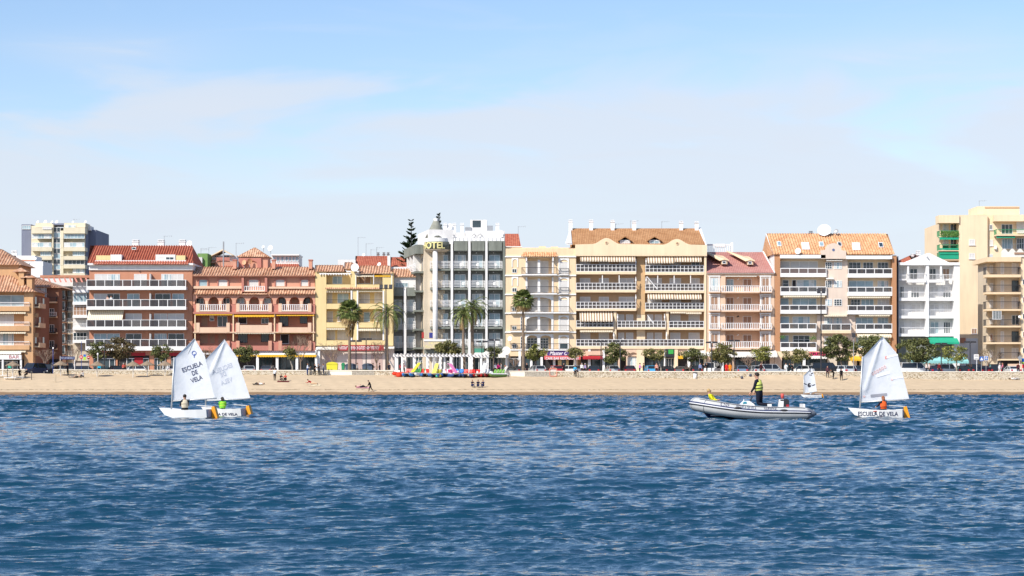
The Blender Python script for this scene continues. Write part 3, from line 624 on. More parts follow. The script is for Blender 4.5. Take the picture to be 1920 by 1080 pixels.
# arcade
arcs = []
for cx in (93, 188, 283, 378, 472, 567, 660, 753, 848): arcs.append((cx-35, cx+35, 506, 471))
B.arches('arcade_wall', salmon, 44, 897, 452, 522, arcs, .05, .4)
for cx in (140, 235, 425, 520, 706, 800): B.bx('arcade_column', peach, cx-9, cx+9, 500, 575, -.02, .25)
B.bx('slab', peach, 44, 897, 572, 588, -.1, 1.6); B.bx('slab', peach, 44, 897, 715, 727, -.1, 1.6)
for a, b_ in ((90, 277), (369, 570), (664, 846)): B.balc(a, b_, 524, 568, 574, .5, 'baluster', d=0, sm=peach, ends=False)
for v0, v1 in ((518, 576), (652, 718), (778, 846)):
    for a, b_ in ((66, 90), (277, 300), (345, 369), (570, 594), (640, 664), (846, 870)): B.bx('pier', peach if v0 < 700 else salmon, a, b_, v0, v1, -.55, -.11)
    for a, b_ in ((44, 65), (300.5, 344.5), (594.5, 639.5), (870.5, 897)): B.bx('pier', salmon_d, a, b_, v0+6, v1, -.2, .04)
B.bx('slab', salmon_d, 44, 897, 576.5, 590, -.54, -.12)
for (a, b_), m_ in (((90.5, 276.5), peach), ((369.5, 569.5), peach), ((664.5, 845.5), peach)):
    B.bx('parapet', peach, a, b_, 684 if a != 369.5 else 668, 714.8, -.5, -.15); B.bx('parapet', salmon_d, a, b_, 812, 845, -.5, -.15)
B.bx('slab', peach, 44, 897, 714.9, 722, -.52, -.11)
for cx in (58, 325, 613, 885): B.bx('column', cream, cx-4, cx+4, 590, 778, -.4, -.25)
B.awn(333, 613, 592, 613, .1, -.5, aw_yel, .3); B.awn(625, 890, 594, 605, .1, -.5, aw_yel, .15); B.awn(60, 320, 592, 600, .1, -.5, aw_yel, .15)
B.awn(335, 612, 717, 730, .3, -.45, aw_cream, .2); B.awn(625, 890, 716, 726, .3, -.45, aw_yel, .12)
for a, b_, v0, v1, k, n_ in ((68, 120, 480, 520, 'glass', 2), (165, 215, 480, 520, 'brown', 1), (255, 300, 480, 520, 'glass', 2), (350, 405, 480, 520, 'blue', 2), (445, 500, 482, 520, 'brown', 1), (540, 590, 480, 520, 'blue', 1), (645, 690, 480, 520, 'glass', 3), (730, 780, 482, 520, 'brown', 1), (815, 860, 480, 520, 'glass', 3),
    (100, 150, 602, 680, 'brown', 1), (160, 192, 602, 640, 'half', 1), (215, 285, 605, 680, 'glass', 2), (360, 421, 615, 660, 'dark', 1), (520, 573, 620, 658, 'glass', 2), (650, 710, 608, 676, 'glass', 3), (791, 843, 608, 658, 'glass', 3),
    (90, 150, 728, 800, 'brown', 1), (160, 200, 728, 800, 'brown', 1), (218, 285, 728, 800, 'brown', 1), (358, 425, 730, 792, 'glass', 4), (520, 574, 730, 786, 'glass', 4), (655, 715, 730, 800, 'dark', 1), (740, 835, 735, 800, 'brown', 2)):
    B.win(a, b_, v0, v1, 1.58 if v0 < 589 else 1.6, k, n_, fm=salmon_d if k == 'brown' else (metal_d if n_ > 2 else white), rows=3 if n_ > 2 else 1)
B.bx('canopy', white, 330, 900, 858, 876, -1.2, 1.2); q = corrugate(B.p(330, 858, -1.25), B.p(895, 858, -1.25), (0, 1.2, .25), 0, 0, .3, .05); q.build('canopy_roof', tilemat('grey_tiles', '#6d6470', '#857b86'), B.root)
B.awn(490, 905, 874, 893, -.9, -1.3, aw_yel, .35); B.awn(200, 480, 874, 888, -.9, -1.3, aw_yel, .25)
B.bx('canopy', white, 50, 329, 862, 874, -1.1, 1.2)
for a, b_ in ((210, 228), (340, 356), (485, 503), (622, 640), (760, 778), (895, 911)): B.bx('column', white, a, b_, 876.5, None, -1.1, -.7)
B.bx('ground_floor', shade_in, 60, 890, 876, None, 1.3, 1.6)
for a, b_ in ((70, 205), (232, 336), (506, 600), (642, 756), (780, 890)): B.shop(a, b_, 890, 1.2, 4)
B.done()

# --- 3 yellow block
c = (580, 430, 3.723)
B = Bld('apartment_building', 'plain yellow block of open loggias behind two palms, over the red shop banner', 'building', c, 340, 42, 585, G_FRONT)
B.bx('wall', yellow, 42, 585, 300, 812, 1.7, 12); B.bx('wall', yellow, 42, 118, 292, 812, 0, 1.69)
B.bx('wall', yellow, 511, 585, 300, 812, 0, 1.69); B.bx('wall', yellow, 289, 342, 385, 812, .05, 1.69)
for v0, v1 in ((385, 430), (519, 556), (650, 686), (775, 812)): B.bx('parapet', yellow, 118.5, 288.5, v0, v1, .03, 1.68); B.bx('parapet', yellow, 342.5, 510.5, v0, v1, .03, 1.68)
B.bx('wall', yellow, 289, 325, 290, 384.5, .04, 1.69)
B.roof([(40, 292), (243, 292), (40, 250), (236, 250)], -.3, 2.6, t_old, .10, .42); B.roof([(346, 306), (578, 306), (356, 254), (562, 254)], -.3, 3, t_old, .10, .42); B.roof([(242, 274), (345, 274), (246, 230), (300, 230)], .9, 4, t_old, .10, .42)
q = corrugate(B.p(112, 414, -.3), B.p(500, 414, -.3), (0, .4, .26), 0, 0, .3, .05); q.build('canopy_roof', t_old, B.root)
B.bx('beam', white, 70, 292, 306, 313, -.1, 0); B.bx('beam', white, 325, 578, 306, 312, -.1, 0)
for i in range(12): B.part('rafter_end', white, 74+i*18.5, 80+i*18.5, 309, 320, -.25, -.101)
for u in (322, 573): B.bx('post', white, u, u+5, 312, 400, -.06, .02)
B.bx('post', white, 446, 451, 312, 385, -.06, .02)
B.dish(317, 265, 29, -.6, tilt=.2, rz=-.2)
for a, b_, v0, v1, k, n_ in ((162, 230, 328, 382, 'blue', 2), (78, 104, 325, 350, 'brown', 1), (345, 430, 318, 380, 'brown', 2), (455, 530, 330, 380, 'shut', 2), (122, 160, 444, 516, 'shut', 1), (196, 275, 447, 516, 'blue', 2), (347, 422, 447, 516, 'shut', 2), (455, 505, 444, 516, 'shut', 2), (122, 165, 572, 646, 'shut', 1), (195, 270, 572, 646, 'shut', 2), (380, 424, 577, 646, 'blue', 1), (455, 500, 572, 646, 'shut', 1),
    (122, 180, 702, 770, 'shut', 2), (196, 275, 702, 770, 'shut', 2), (346, 420, 708, 770, 'shut', 2), (426, 505, 708, 770, 'shut', 2)):
    B.win(a, b_, v0, v1, 1.68, k, n_)
for u in (289, 331, 512): B.bx('column', white, u, u+10, 428, 775, -.08, .02)
for v0, v1 in ((519, 492), (648, 620)):
    for a, b_ in ((120, 287), (344, 509)): q = MB(); q.tube([B.p(a, v1, .1), B.p(b_, v1, .1)], .03); q.build('handrail', metal_d, B.root)
B.awn(120, 252, 688, 702, .6, -.2, aw_cream, .2); B.awn(343, 507, 688, 711, .8, -.5, aw_cream, .25); B.awn(120, 286, 430, 441, .6, 0, aw_brown, .15); B.awn(343, 508, 430, 438, .6, 0, aw_cream, .1)
B.awn(330, 445, 312, 332, .6, -.1, aw_cream, .2); B.awn(455, 566, 312, 332, .6, -.1, aw_yel, .2)
B.bx('ground_floor', plaster('pinkish_white', '#d9c6ba'), 72, 590, 812.5, None, .9, 12)
for u in (112, 290, 430): B.bx('shadow_panel', plaster('shadow_pink', '#c2a49a'), u, u+80, 865, None, .86, .9)  # darker pink panels, shadow on the wall put into the colour
B.awn(44, 195, 812, 842, .8, -.8, aw_wht, .2); B.awn(520, 592, 812, 835, .8, -.6, aw_wht, .2)
s_ = B.part('shop_banner', aw_red, 195, 521, 808, 846, -.3, -.2)
lettering('THE PUNCH OUTLET SHOP', s_, text_w, ((B.x(285, -.3)+B.x(413, -.3))/2, B.Y-.312, B.z(827, -.3)), B.x(413, -.3)-B.x(270, -.3), .52, bold=.012)
for k in range(3):
    for a, b_ in ((205, 268), (425, 490)):
        q = MB(); q.box(B.x(a+k*3, -.3), B.x(b_-k*4, -.3), B.Y-.308, B.Y-.301, B.z(820+k*8, -.3), B.z(817+k*8, -.3)); q.build('small_print', text_w, s_)
B.bx('column', white, 58, 74, 842, None, -.6, -.3); B.bx('column', white, 40, 50, 842, None, -.6, -.3)
B.bx('wall_base', white, 42, 57, 842, None, .9, 1.2)
q = MB(); q.slab([B.p(515, 850, .5), B.p(522, 850, .5), B.p(590, 965, .5), B.p(583, 965, .5)], (0, .2, 0)); q.build('stair_rail', metal_g, B.root); B.done()

# --- behind the yellow block: white building with tiled roof and the grey hotel wing
c = (580, 430, 3.723)
B = Bld('apartment_building', 'long low red roof with chimneys rising behind the yellow block', 'building', c, 362, 322, 690, G_BACK)
B.bx('wall', offwhite, 324, 690, 262, None, 0, 10); B.roof([(318, 262), (566, 262), (322, 186), (545, 188)], -.3, 5, t_red, .03, .3); B.roof([(566, 270), (700, 270), (566, 194), (660, 196)], .4, 5, t_red, .03, .3)
B.bx('wall', offwhite, 200, 322, 212, None, 1, 8); B.bx('stack', white, 545, 565, 185, 262, -.6, .3)
for u in (472, 512, 542): B.chimney(u, u+16, 160, 192, 5, mat('grey_flue', (.25, .25, .26), .6))
B.antenna(340, 55, 186, 6); B.antenna(396, 98, 186, 6, 3); B.antenna(470, 125, 186, 7, 3); B.antenna(430, 140, 186, 5, 2); B.dish(487, 243, 14, -.5); B.dish(378, 178, 11, 5); B.done()
B = Bld('hotel_wing', 'low grey wing of the hotel with small balconies under a white attic', 'building', c, 342, 586, 742, G_FRONT)
B.bx('attic', offwhite, 586, 742, 330, 406, 1.6, 12); B.roof([(574, 330), (742, 330), (578, 275), (716, 282)], 1.2, 6, t_old, .10, .42)
B.win(600, 690, 372, 404, 1.58, 'blue', 4); B.bx('wall', hot_d, 586, 742, 406.5, None, 1.3, 12)
for a, b_ in ((588, 657), (680, 741)): B.bx('panel', hot_g, a, b_, 407, 465, .0, 1.29)
B.bx('pier', offwhite, 658, 676, 406, None, -.15, 1.28)
for i in range(3):
    v = 535+i*127
    for a, b_ in ((586, 656), (678, 742)): B.balc(a, b_, v, v+42, v+52, .35, 'slat', 2, sm=hot_g, d=1.28); B.win(a+4, b_-8, v-44, v+38, 1.28, 'curtain', 2)
B.awn(590, 740, 850, 870, 1, .3, metal_d, .1); B.shop(592, 656, 880, 1.2, 2, white); B.shop(680, 740, 880, 1.2, 2, white); B.done()

# --- 4 hotel
c = (740, 390, 3.273)
B = Bld('hotel', 'grey hotel with white slatted balconies and yellow letters round its corner turret', 'hotel', c, 340, 105, 678, G_FRONT)
B.bx('wall', hot_d, 243, 676, 202, None, 1.25, 14); B.bx('wall', hot_g, 243, 678, 868, 892, -.1, 1.24)
bays = ((262, 342), (360, 449), (468, 554), (572, 661)); rows = [(326, 372, 384), (446, 489, 502), (565, 609, 622), (685, 729, 742), (805, 849, 862)]
for j, (a, b_) in enumerate(bays):
    if j: B.bx('panel', hot_g, a+4, b_-2, 203, 262, -.12, 1.24)
    B.bx('panel', hot_d, a-1, b_+1, 262.5, 268, .2, 1.24)
    for i, (vr, vs, vb) in enumerate(rows):
        B.balc(a, b_, vr, vs, vb, 1.35, 'slat', 2, sm=hot_g, d=1.24); B.win(a+8, b_-14, vr-38, vs-2, 1.22, ('blue', 'curtain', 'blue')[(i+j) % 3], 2)
        q = MB(); q.ell(B.p((a+b_)/2-10, vr-51, 1.1), (.1, .1, .1), 6, 5); q.build('balcony_lamp', white, B.root)
        patio_chair('white chair on hotel balcony, %s floor from top, %s bay from left' % (('first', 'second', 'third', 'fourth', 'fifth')[i], ('first', 'second', 'third', 'fourth')[j]), B.p((a+b_)/2+(i*7+j*13) % 23-10, vs, .5), R(-90+((i*37+j*53) % 90-45)), white, 'plastic chairs on the hotel balconies')
B.bx('panel', hot_g, 664, 678, 203, None, -.1, 1.24)
for a, b_ in ((344, 358), (451, 466), (556, 570)): B.bx('pier', offwhite, a, b_, 203, None, -.25, 1.23)
cx = B.x(249, -.6); q = MB(); q.tube([(cx, B.Y-.6, GZ), (cx, B.Y-.6, B.z(262, -.6))], .40, 14); q.build('round_column', offwhite, B.root, True)
# turret drum
dc = (B.x(262, .8), B.Y+.8, 0); rr = (B.x(340, .8)-B.x(182, .8))/2
q = MB(); q.lathe((dc[0], dc[1], 0), [(rr, B.z(254, -1)), (rr, B.z(205, -1))], 32); q.build('turret_drum', plaster('drum_grey', '#62675c', .12), B.root, True)
q = MB(); q.lathe((dc[0], dc[1], 0), [(rr-.5, B.z(266, -1)), (rr+.06, B.z(254.5, -1)), (rr+.06, B.z(253, -1))], 32); q.build('turret_base', beige, B.root)
q = MB(); q.lathe((dc[0], dc[1], 0), [(rr-.2, B.z(204.5, -1)), (rr-.2, B.z(182, -1))], 32); q.build('turret_parapet', white, B.root)
cc = (B.x(253, .3), B.Y+1.2, 0); q = MB(); q.lathe((cc[0], cc[1], 0), [(1.75, B.z(181, 0)), (.35, B.z(68, 0)), (.05, B.z(60, 0))], 20); q.build('spire', mat('spire_concrete', '#8b8c80', .9, .2, 1.5), B.root, True)
q = MB(); q.tube([(cc[0], cc[1]-.1, B.z(90, 0)), (cc[0], cc[1]-.1, B.z(62, 0))], .38, 10); q.build('spire_cap', white, B.root)
vs, fs = text_mesh('HOTEL', size=1, bold=.02, extrude=.0); xs_ = [v.x for v in vs]; ys_ = [v.y for v in vs]; q = MB(); arc = 3.05; th0 = -PI/2-.62; k = []
for v in vs:
    u = (v.x-min(xs_))/(max(xs_)-min(xs_)); th = th0-.72+u*1.95; zz = B.z(249, -1)+(v.y-min(ys_))/(max(ys_)-min(ys_))*(B.z(208, -1)-B.z(249, -1)); r_ = rr+.15
    k.append(Vector((dc[0]+r_*math.cos(th), dc[1]+r_*math.sin(th), zz)))
q.add(k, fs); q.add([p+Vector(((dc[0]-p.x)*.05, (dc[1]-p.y)*.05, 0)) for p in k], fs); q.build('sign_letters', gold, B.root)
# angled left wing, receding
Aw = B.p(182, 300, .6); Bw = B.p(104, 300, 14); dvec = (Bw-Aw); dvec.z = 0; nrm = Vector((dvec.y, -dvec.x, 0)).normalized(); nrm = nrm if nrm.x < 0 else -nrm
def wing(name, m, t0, t1, v0, v1, off, th):
    zt, zb = B.z(v0, 6), (B.z(v1, 6) if v1 else GZ); a = Aw+dvec*t0+nrm*off; e = Aw+dvec*t1+nrm*off; q = MB(); o = -nrm*th
    q.slab([(a.x, a.y, zb), (e.x, e.y, zb), (e.x, e.y, zt), (a.x, a.y, zt)], o); return q.build(name, m, B.root)
wing('wing_wall', beige, 0, 1, 240, None, 0, 6); wing('wing_band', hot_g, .05, 1, 237, 292, 1.3, 1.2); wing('wing_attic', offwhite, -.1, .75, 150, 236, -.5, 4)
q = MB(); q.box(B.x(182, .7), B.x(243, .7), B.Y+.7, B.Y+8, GZ, B.z(262, .7)); q.build('wing_wall', beige, B.root)
for i, v in enumerate((352, 468, 586, 700, 812)):
    s_ = wing('wing_balcony', hot_g, .05, .97, v+46, v+57, 1.35, 1.34)
    a = Aw+dvec*.05+nrm*1.35; e = Aw+dvec*.97+nrm*1.35; q = MB()
    for k in range(5): zz = B.z(v+k*10, 6); q.slab([(a.x, a.y, zz-.05), (e.x, e.y, zz-.05), (e.x, e.y, zz+.05), (a.x, a.y, zz+.05)], -nrm*.05)
    for k in range(9): pt = a+(e-a)*k/8; q.box(pt.x-.03, pt.x+.03, pt.y-.03, pt.y+.03, B.z(v+46, 6), B.z(v, 6))
    q.build('railing', white, s_)
    for t0 in (.12, .38, .64, .86): wing('wing_window', glass, t0, t0+.08, v-38, v+44, .02, .05)
for t0 in (.28, .54, .78): wing('wing_pier', offwhite, t0, t0+.03, 292, None, 1.2, 1.2)
B.bx('slab', hot_g, 215, 262, 372, 384, 0, 1.5)
for i, (vr, vs, vb) in enumerate(rows): B.balc(217, 240, vr, vs, vb, .9, 'slat', 1, sm=hot_g, d=.7)
# roof clutter
B.bx('roof_room', offwhite, 298, 430, 150, 202, 3, 9); B.bx('roof_room', offwhite, 432, 674, 140, 202, 2.5, 9); B.bx('roof_parapet', white, 345, 676, 184, 202, .2, .4)
for u in (300, 355, 403, 620): B.chimney(u, u+21, 92, 150, 4)
B.dish(335, 115, 22, 4); B.dish(645, 160, 26, 2, tilt=.2)
B.bx('lift_room', offwhite, 464, 566, 72, 140, 4, 8); B.part('dark_window', glass, 478, 528, 77, 118, 3.95, 4); B.bx('roof_unit', metal_g, 432, 470, 118, 140, 3.8, 4.6); B.bx('roof_unit', metal_g, 566, 602, 108, 140, 4, 5)
q = MB()
for i in range(14): q.box(B.x(345+i*25, .3), B.x(347+i*25, .3), B.Y+.1, B.Y+.14, B.z(202, 0), B.z(176, 0))
q.box(B.x(345, .3), B.x(676, .3), B.Y+.09, B.Y+.15, B.z(178, 0), B.z(175, 0)); q.build('roof_railing', white, B.root)
q = MB()
for a, e in ((470, 505), (505, 545)): q.tube([B.p(a, 175, 2.2), B.p((a+e)/2, 158, 2.2), B.p(e, 178, 2.2)], .05)
q.build('wash_line_frame', metal_g, B.root)
# entrance sign, canopy, shops
s_ = B.part('entrance_sign', beige, 181, 312, 818, 862, -2.2, -1.6); lettering('HOTEL', s_, gold, ((B.x(205, -2.2)+B.x(300, -2.2))/2, B.Y-2.215, B.z(829, -2.2)), 2.2, .42, bold=.02); lettering('VILLA DE LAREDO', s_, gold, ((B.x(185, -2.2)+B.x(308, -2.2))/2, B.Y-2.215, B.z(850, -2.2)), 3.2, .42, bold=.02)
B.part('sign_edge', white, 178, 315, 806, 817.8, -2.3, -1.4); B.awn(490, 700, 862, 920, 1.2, -1.6, aw_wht, .25); B.part('glass_screen', mat('green_glass', '#4f8e78', .2, .1), 488, 545, 862, 890, -.3, -.2)
B.bx('beam', hot_g, 180, 340, 866, 892, -1.5, 1.2)
for u in (230, 300, 420, 548): B.bx('pier', white, u, u+12, 890, None, -.4, 0)
for a, b_ in ((245, 340), (345, 415), (435, 545), (562, 660)): B.shop(a, b_, 895, 1.1, 4, white)
B.shop(120, 225, 895, 3, 4, white); B.part('flag', mat('red_flag', '#a03030', .8), 166, 180, 762, 800, -.5, -.45); B.part('flag', mat('blue_flag', '#343a80', .8), 212, 236, 765, 798, -.5, -.45); B.done()
# --- 4b red roof behind / 5 narrow cream block
c = (930, 420, 3.6)
B = Bld('apartment_building', 'small red roofed house end squeezed behind the cream block and the hotel', 'building', c, 352, 60, 170, G_BACK)
B.bx('wall', cream, 60, 172, 156, None, 0, 10); B.bx('cornice', white, 58, 176, 150, 156, -.2, .5); B.roof([(58, 150), (168, 150), (60, 66), (152, 66)], -.2, 4, t_red, .03, .3); B.antenna(150, 15, 66, 4); B.done()
B = Bld('apartment_building', 'narrow cream block with arched white loggias behind the tall fan palm', 'building', c, 340, 60, 540, G_FRONT)
B.bx('wall', cream, 62, 206, 165, None, 0, 1.4); B.bx('wall', cream, 386, 539, 165, None, 0, 1.4); B.bx('wall', cream, 206.2, 385.8, 165, 225, .01, 1.4)
B.bx('wall', cream, 62, 539, 160, None, 1.41, 12)
for v in (220, 347, 475, 602, 730, 850): B.bx('cornice', white, 60, 541, v-4, v+4, -.18, -.002); B.bx('slab', white, 206, 386, v-5, v+5, .0, 1.4) if v > 230 else None
q = corrugate(B.p(170, 218, -.9), B.p(418, 218, -.9), (0, .9, .75), .05, .05, .36, .06); q.build('canopy_roof', t_org, B.root)
for u in (205, 385): B.part('bracket', white, u-4, u+4, 222, 250, -.7, 0)
B.bx('dome', cream, 290, 335, 150, 160, 2, 4); B.bx('dome', cream, 370, 420, 153, 160, 2, 4)
fl = [(232, 338), (358, 467), (487, 595), (617, 722), (750, 846)]
for i, (v0, v1) in enumerate(fl):
    if i < 2: B.bx('arcade_wall', white, 200, 212, v0, v1+2, -.1, .5); B.bx('arcade_wall', white, 378, 388, v0, v1+2, -.1, .5)
    else: B.arches('arcade_wall', white, 198, 388, v0-8, v1+2, [(207, 280, v0+22, v0+(10 if i < 4 else 2)), (298, 372, v0+22, v0+(10 if i < 4 else 2))] if i == 4 else [(206, 374, v0+32, v0+8)], -.1, .4)
    if i < 4: B.bx('column', white, 281, 298, v0+10, v1+2, -.08, .35)
    dk = i == 4
    for a, b_ in ((209, 279), (299, 354)): B.win(a, b_, v0+18, v1-4, 1.38, 'glass' if dk else 'shut', 3 if dk else 1, rows=4 if dk else 1)
    B.arches('window_surround', white, 422, 492, v0, v1-2, [(429, 487, v0+28, v0+8)], -.12, -.02)
    B.win(429, 487, v0+24, v1-2, -.02, 'shut' if i < 4 else 'half', 1)
    if i < 2:
        B.arches('window_surround', white, 106, 150, v0-2, v0+60, [(112, 144, v0+20, v0+6)], -.08, -.01); B.win(108, 140, v1-36, v1-8, -.02, 'glass', 2)
        B.balc(172 if i == 0 else 200, 411, v1-46, v1, v1+8, .9, 'bars', m=metal_d, sm=white); B.balc(428, 490, v1-40, v1, v1+6, .5, 'bars', m=metal_d, sm=white)
    else:
        B.balc(98, 200, v1-40, v1, v1+8, .6, 'bars', m=metal_d, sm=white); B.balc(205, 496, v1-40, v1, v1+8, .9, 'bars', m=metal_d, sm=white)
        B.win(108, 138, v1-34, v1-6, -.02, 'glass', 2); B.win(165, 186, v0+10, v1-4, -.02, 'glass', 2, rows=4)
B.dish(93, 773, 16, -1, tilt=.2); B.dish(68, 853, 28, -2, tilt=.15, rz=-.2)
B.bx('ground_floor', shade_in, 100, 535, 893, None, -.01, 0)
for a in (62, 152, 230, 300, 385, 525): B.bx('pier', white, a, a+16, 856, None, -.5, -.02)
B.bx('fascia', cream, 62, 540, 856, 892, -.45, -.03)
s_ = B.part('shop_sign', purple, 345, 497, 858, 887, -.75, -.6); lettering('Master C', s_, text_w, ((B.x(362, -.75)+B.x(485, -.75))/2, B.Y-.765, B.z(872, -.75)), B.x(485, -.75)-B.x(362, -.75), .62, bold=.012, shear=.35)
s_ = B.awn(325, 572, 888, 917, -.55, -1.5, mat('pink_red_awning', '#c85a5c', .8, .08), .45)
lettering('CAFE BAR RESTAURANT', s_, text_w, ((B.x(335, -1.5)+B.x(560, -1.5))/2, B.Y-1.53, B.z(907, -1.5)), B.x(560, -1.5)-B.x(335, -1.5), .4, bold=.012)
B.shop(85, 150, 905, -.1, 2, white); B.shop(170, 228, 905, -.1, 2); B.shop(248, 298, 905, -.1, 2); B.bx('wall', yellow, 418, 442, 917, None, -.3, -.02); B.bx('door', glass, 443, 472, 920, None, -.2, -.02); B.bx('wall', yellow, 473, 490, 917, None, -.3, -.02); B.done()

# --- 6 wide yellow-cream block
c = (1060, 400, 3.375)
B = Bld('apartment_building', 'widest pale yellow block with brown tiled roof, twin curved gables and striped awnings', 'building', c, 340, 65, 895, G_FRONT)
B.bx('wall', tan, 66, 893, 260, None, 1.5, 14); B.bx('wall', cream2, 66, 68, 270, None, 0, 1.49); B.bx('wall', cream2, 879, 893, 270, None, 0, 1.49)
B.bx('wall', plaster('warm_tan', '#cfa66f'), 453, 504, 268, 640, .9, 1.49); B.bx('wall', cream2, 452, 505, 640.5, 860, .95, 1.49)
# front parapet with two curved gables
def gable(cx, hw, top, base): return [(cx-hw+hw*2*i/24, base-(base-top)*(.5+.5*math.cos(PI*max(-1, min(1, (-1+2*i/24)*1.0))))**1.1) for i in range(25)]
pts = [(63, 265)]+[(63, 197)]+gable(260, 92, 156, 194)+gable(706, 92, 162, 198)+[(896, 200), (896, 265)]
q = MB(); q.slab([B.p(u, v, -.25) for u, v in pts[::-1]], (0, .5, 0)); q.build('gable_parapet', cream2, B.root)
for cx, v in ((260, 186), (708, 190)):
    q = MB(); q.lathe((B.x(cx, -.3), B.Y-.32, B.z(v, -.3)), [(.28, 0), (.28, .06)], 16, ax='y'); o = q.build('round_window', cream, B.root); q = MB(); q.lathe((B.x(cx, -.3), B.Y-.34, B.z(v, -.3)), [(.17, 0), (.17, .02)], 14, ax='y'); q.build('grille', shutter_b, o)
B.bx('eaves', cream2, 63, 896, 265.5, 270, -.24, 1.5)
B.roof([(44, 197), (884, 197), (32, 95), (858, 106)], .6, 7, t_brn, .02, .28)
q = MB(); q.poly([B.p(6, 190, .5), B.p(40, 190, .5), B.p(32, 92, 7)]); q.poly([B.p(0, 190, .6), B.p(6, 190, .5), B.p(32, 92, 7)]); q.slab([B.p(6, 197, .4), B.p(44, 197, .4), B.p(34, 94, 6.9), B.p(26, 100, 6.9)], (0, .3, 0)); q.build('gable_wall', offwhite, B.root)
for u, v0 in ((22, 40), (152, 40), (288, 42), (425, 46), (722, 48), (820, 50)): B.chimney(u, u+23, v0, 115, 6.2)
for a, b_ in ((345, 411), (530, 600)):
    B.bx('dormer', offwhite, a, b_, 168, 200, 1.0, 4.5); B.win(a+6, b_-6, 172, 196, .99, 'shut' if a < 400 else 'blue', 2)
    q = MB(); A_ = B.p(a-10, 168, .6); E_ = B.p(b_+10, 168, .6); T = B.p((a+b_)/2, 142, .6)
    q.slab([A_, T, T-Vector((0, 0, .18)), A_-Vector((0, 0, .18))], (0, 3.6, 0)); q.slab([T, E_, E_-Vector((0, 0, .18)), T-Vector((0, 0, .18))], (0, 3.6, 0)); q.build('dormer_roof', t_brn, B.root)
B.antenna(610, 50, 98, 7, 3); B.part('air_conditioner', white, 640, 668, 196, 206, 1.2, 1.8); B.antenna(412, 45, 96, 6.5); B.antenna(318, 65, 96, 6.5, 2)
q = MB(); q.slab([B.p(840, 90, 6.9), B.p(858, 90, 6.9), B.p(893, 200, .5), B.p(885, 200, .5)], (0, .25, 0)); q.build('gable_wall', offwhite, B.root)
rw = [(322, 368, 385), (440, 485, 500), (560, 603, 617)]
for i, (vr, vs, vb) in enumerate(rw):
    B.balc(68, 449, vr, vs, vb, 1.5, 'grid', 15, sm=cream2, d=1.49, ends=True); B.balc(506, 878, vr+6, vs+4, vb+4, 1.5, 'grid', 15, sm=cream2, d=1.49)
    for a, b_, k in ((92, 158, 'shut'), (212, 276, 'shut'), (338, 436, 'half' if i == 2 else 'shut'), (520, 610, 'shut'), (660, 732, 'shut'), (797, 850, 'glass' if i == 0 else 'shut')): B.win(a, b_, vs-75, vs-3, 1.46, k, 2)
    for u in (232, 338, 582, 686, 790): B.bx('divider', white, u, u+5, vr-48, vr+2, .1, .25) if i == 1 else None
for a, b_, vr in ((68, 305, 678), (328, 636, 680), (655, 878, 682)): B.balc(a, b_, vr, vr+42, vr+55, 1.5, 'grid', int((b_-a)/25), sm=cream2, d=1.49)
B.balc(68, 877, 798, 840, 858, 1.55, 'grid', 32, sm=cream2, d=1.49)
for a, b_ in ((94, 158), (212, 276), (334, 372), (384, 430), (516, 556), (566, 612), (662, 728), (780, 850)):
    B.win(a, b_, 640, 717, 1.46, 'shut', 1); B.win(a, b_, 755, 836, 1.46, 'shut', 1)
for u in (306, 637): B.bx('pier', cream2, u, u+17, 622, 798, .3, 1.45)
B.awn(95, 268, 266, 306, .3, -.5, aw_brown, .3); B.awn(270, 443, 266, 308, .3, -.5, aw_brown, .3); B.awn(520, 690, 270, 317, .3, -.6, aw_brown, .3); B.awn(693, 862, 272, 310, .3, -.5, aw_brown, .3)
B.awn(520, 690, 505, 545, .5, -.5, aw_brown, .25); B.awn(692, 862, 507, 546, .5, -.5, aw_brown, .25); B.awn(92, 302, 620, 686, .6, -.7, aw_brown, .25)
B.awn(663, 762, 621, 634, .4, -.1, aw_cream, .2); B.awn(764, 862, 623, 638, .4, -.1, aw_cream, .2); B.awn(92, 302, 738, 753, .4, -.1, aw_cream, .2)
for (a, v0), (e, v1) in (((516, 400), (582, 480)), ((520, 645), (560, 700)), ((532, 540), (552, 556))): q = MB(); q.tube([B.p(a, v0, -.1), B.p(e, v1, -.1)], .08); q.build('awning_arm', white, B.root)
for u, v0 in ((446, 288), (446, 402), (446, 514), (511, 284), (511, 402), (330, 636), (628, 636), (306, 752), (640, 752)): q = MB(); q.box(B.x(u-2, -.05), B.x(u+2, -.05), B.Y-.05, B.Y+.04, B.z(v0+48, 0), B.z(v0, 0)); q.box(B.x(u-4, -.05), B.x(u+4, -.05), B.Y-.06, B.Y+.05, B.z(v0+26, 0), B.z(v0+12, 0)); q.build('balcony_screen', white, B.root)
B.bx('ground_floor', shade_in, 100, 885, 905, None, 1.2, 1.49); B.bx('fascia', peach, 68, 893, 858.5, 905, .2, 1.48)
for a, b_, m_ in ((66, 78, cream2), (145, 160, white), (235, 250, white), (335, 350, peach), (452, 500, cream2), (625, 632, white), (690, 712, cream2), (775, 790, white), (880, 893, cream2)): B.bx('pier', m_, a, b_, 862, None, -.2, 1.19)
B.arches('entrance_arch', peach, 385, 500, 862, 990, [(392, 470, 925, 880)], -.1, .19); B.win(388, 452, 908, 988, .5, 'curtain', 5, rows=5, name='garden_door')
s_ = B.part('shop_sign', peach, 135, 235, 873, 897, -.35, -.21); s_ = B.awn(110, 235, 902, 925, -.2, -1.0, aw_red, .3)
B.part('shop_sign', yellow, 515, 625, 885, 905, -.4, -.25); g_ = B.part('green_sign', mat('green_sign', '#3aa048', .6), 652, 684, 862, 890, -.3, -.25)
B.part('dark_panel', metal_d, 632, 690, 858, 908, -.24, -.1)
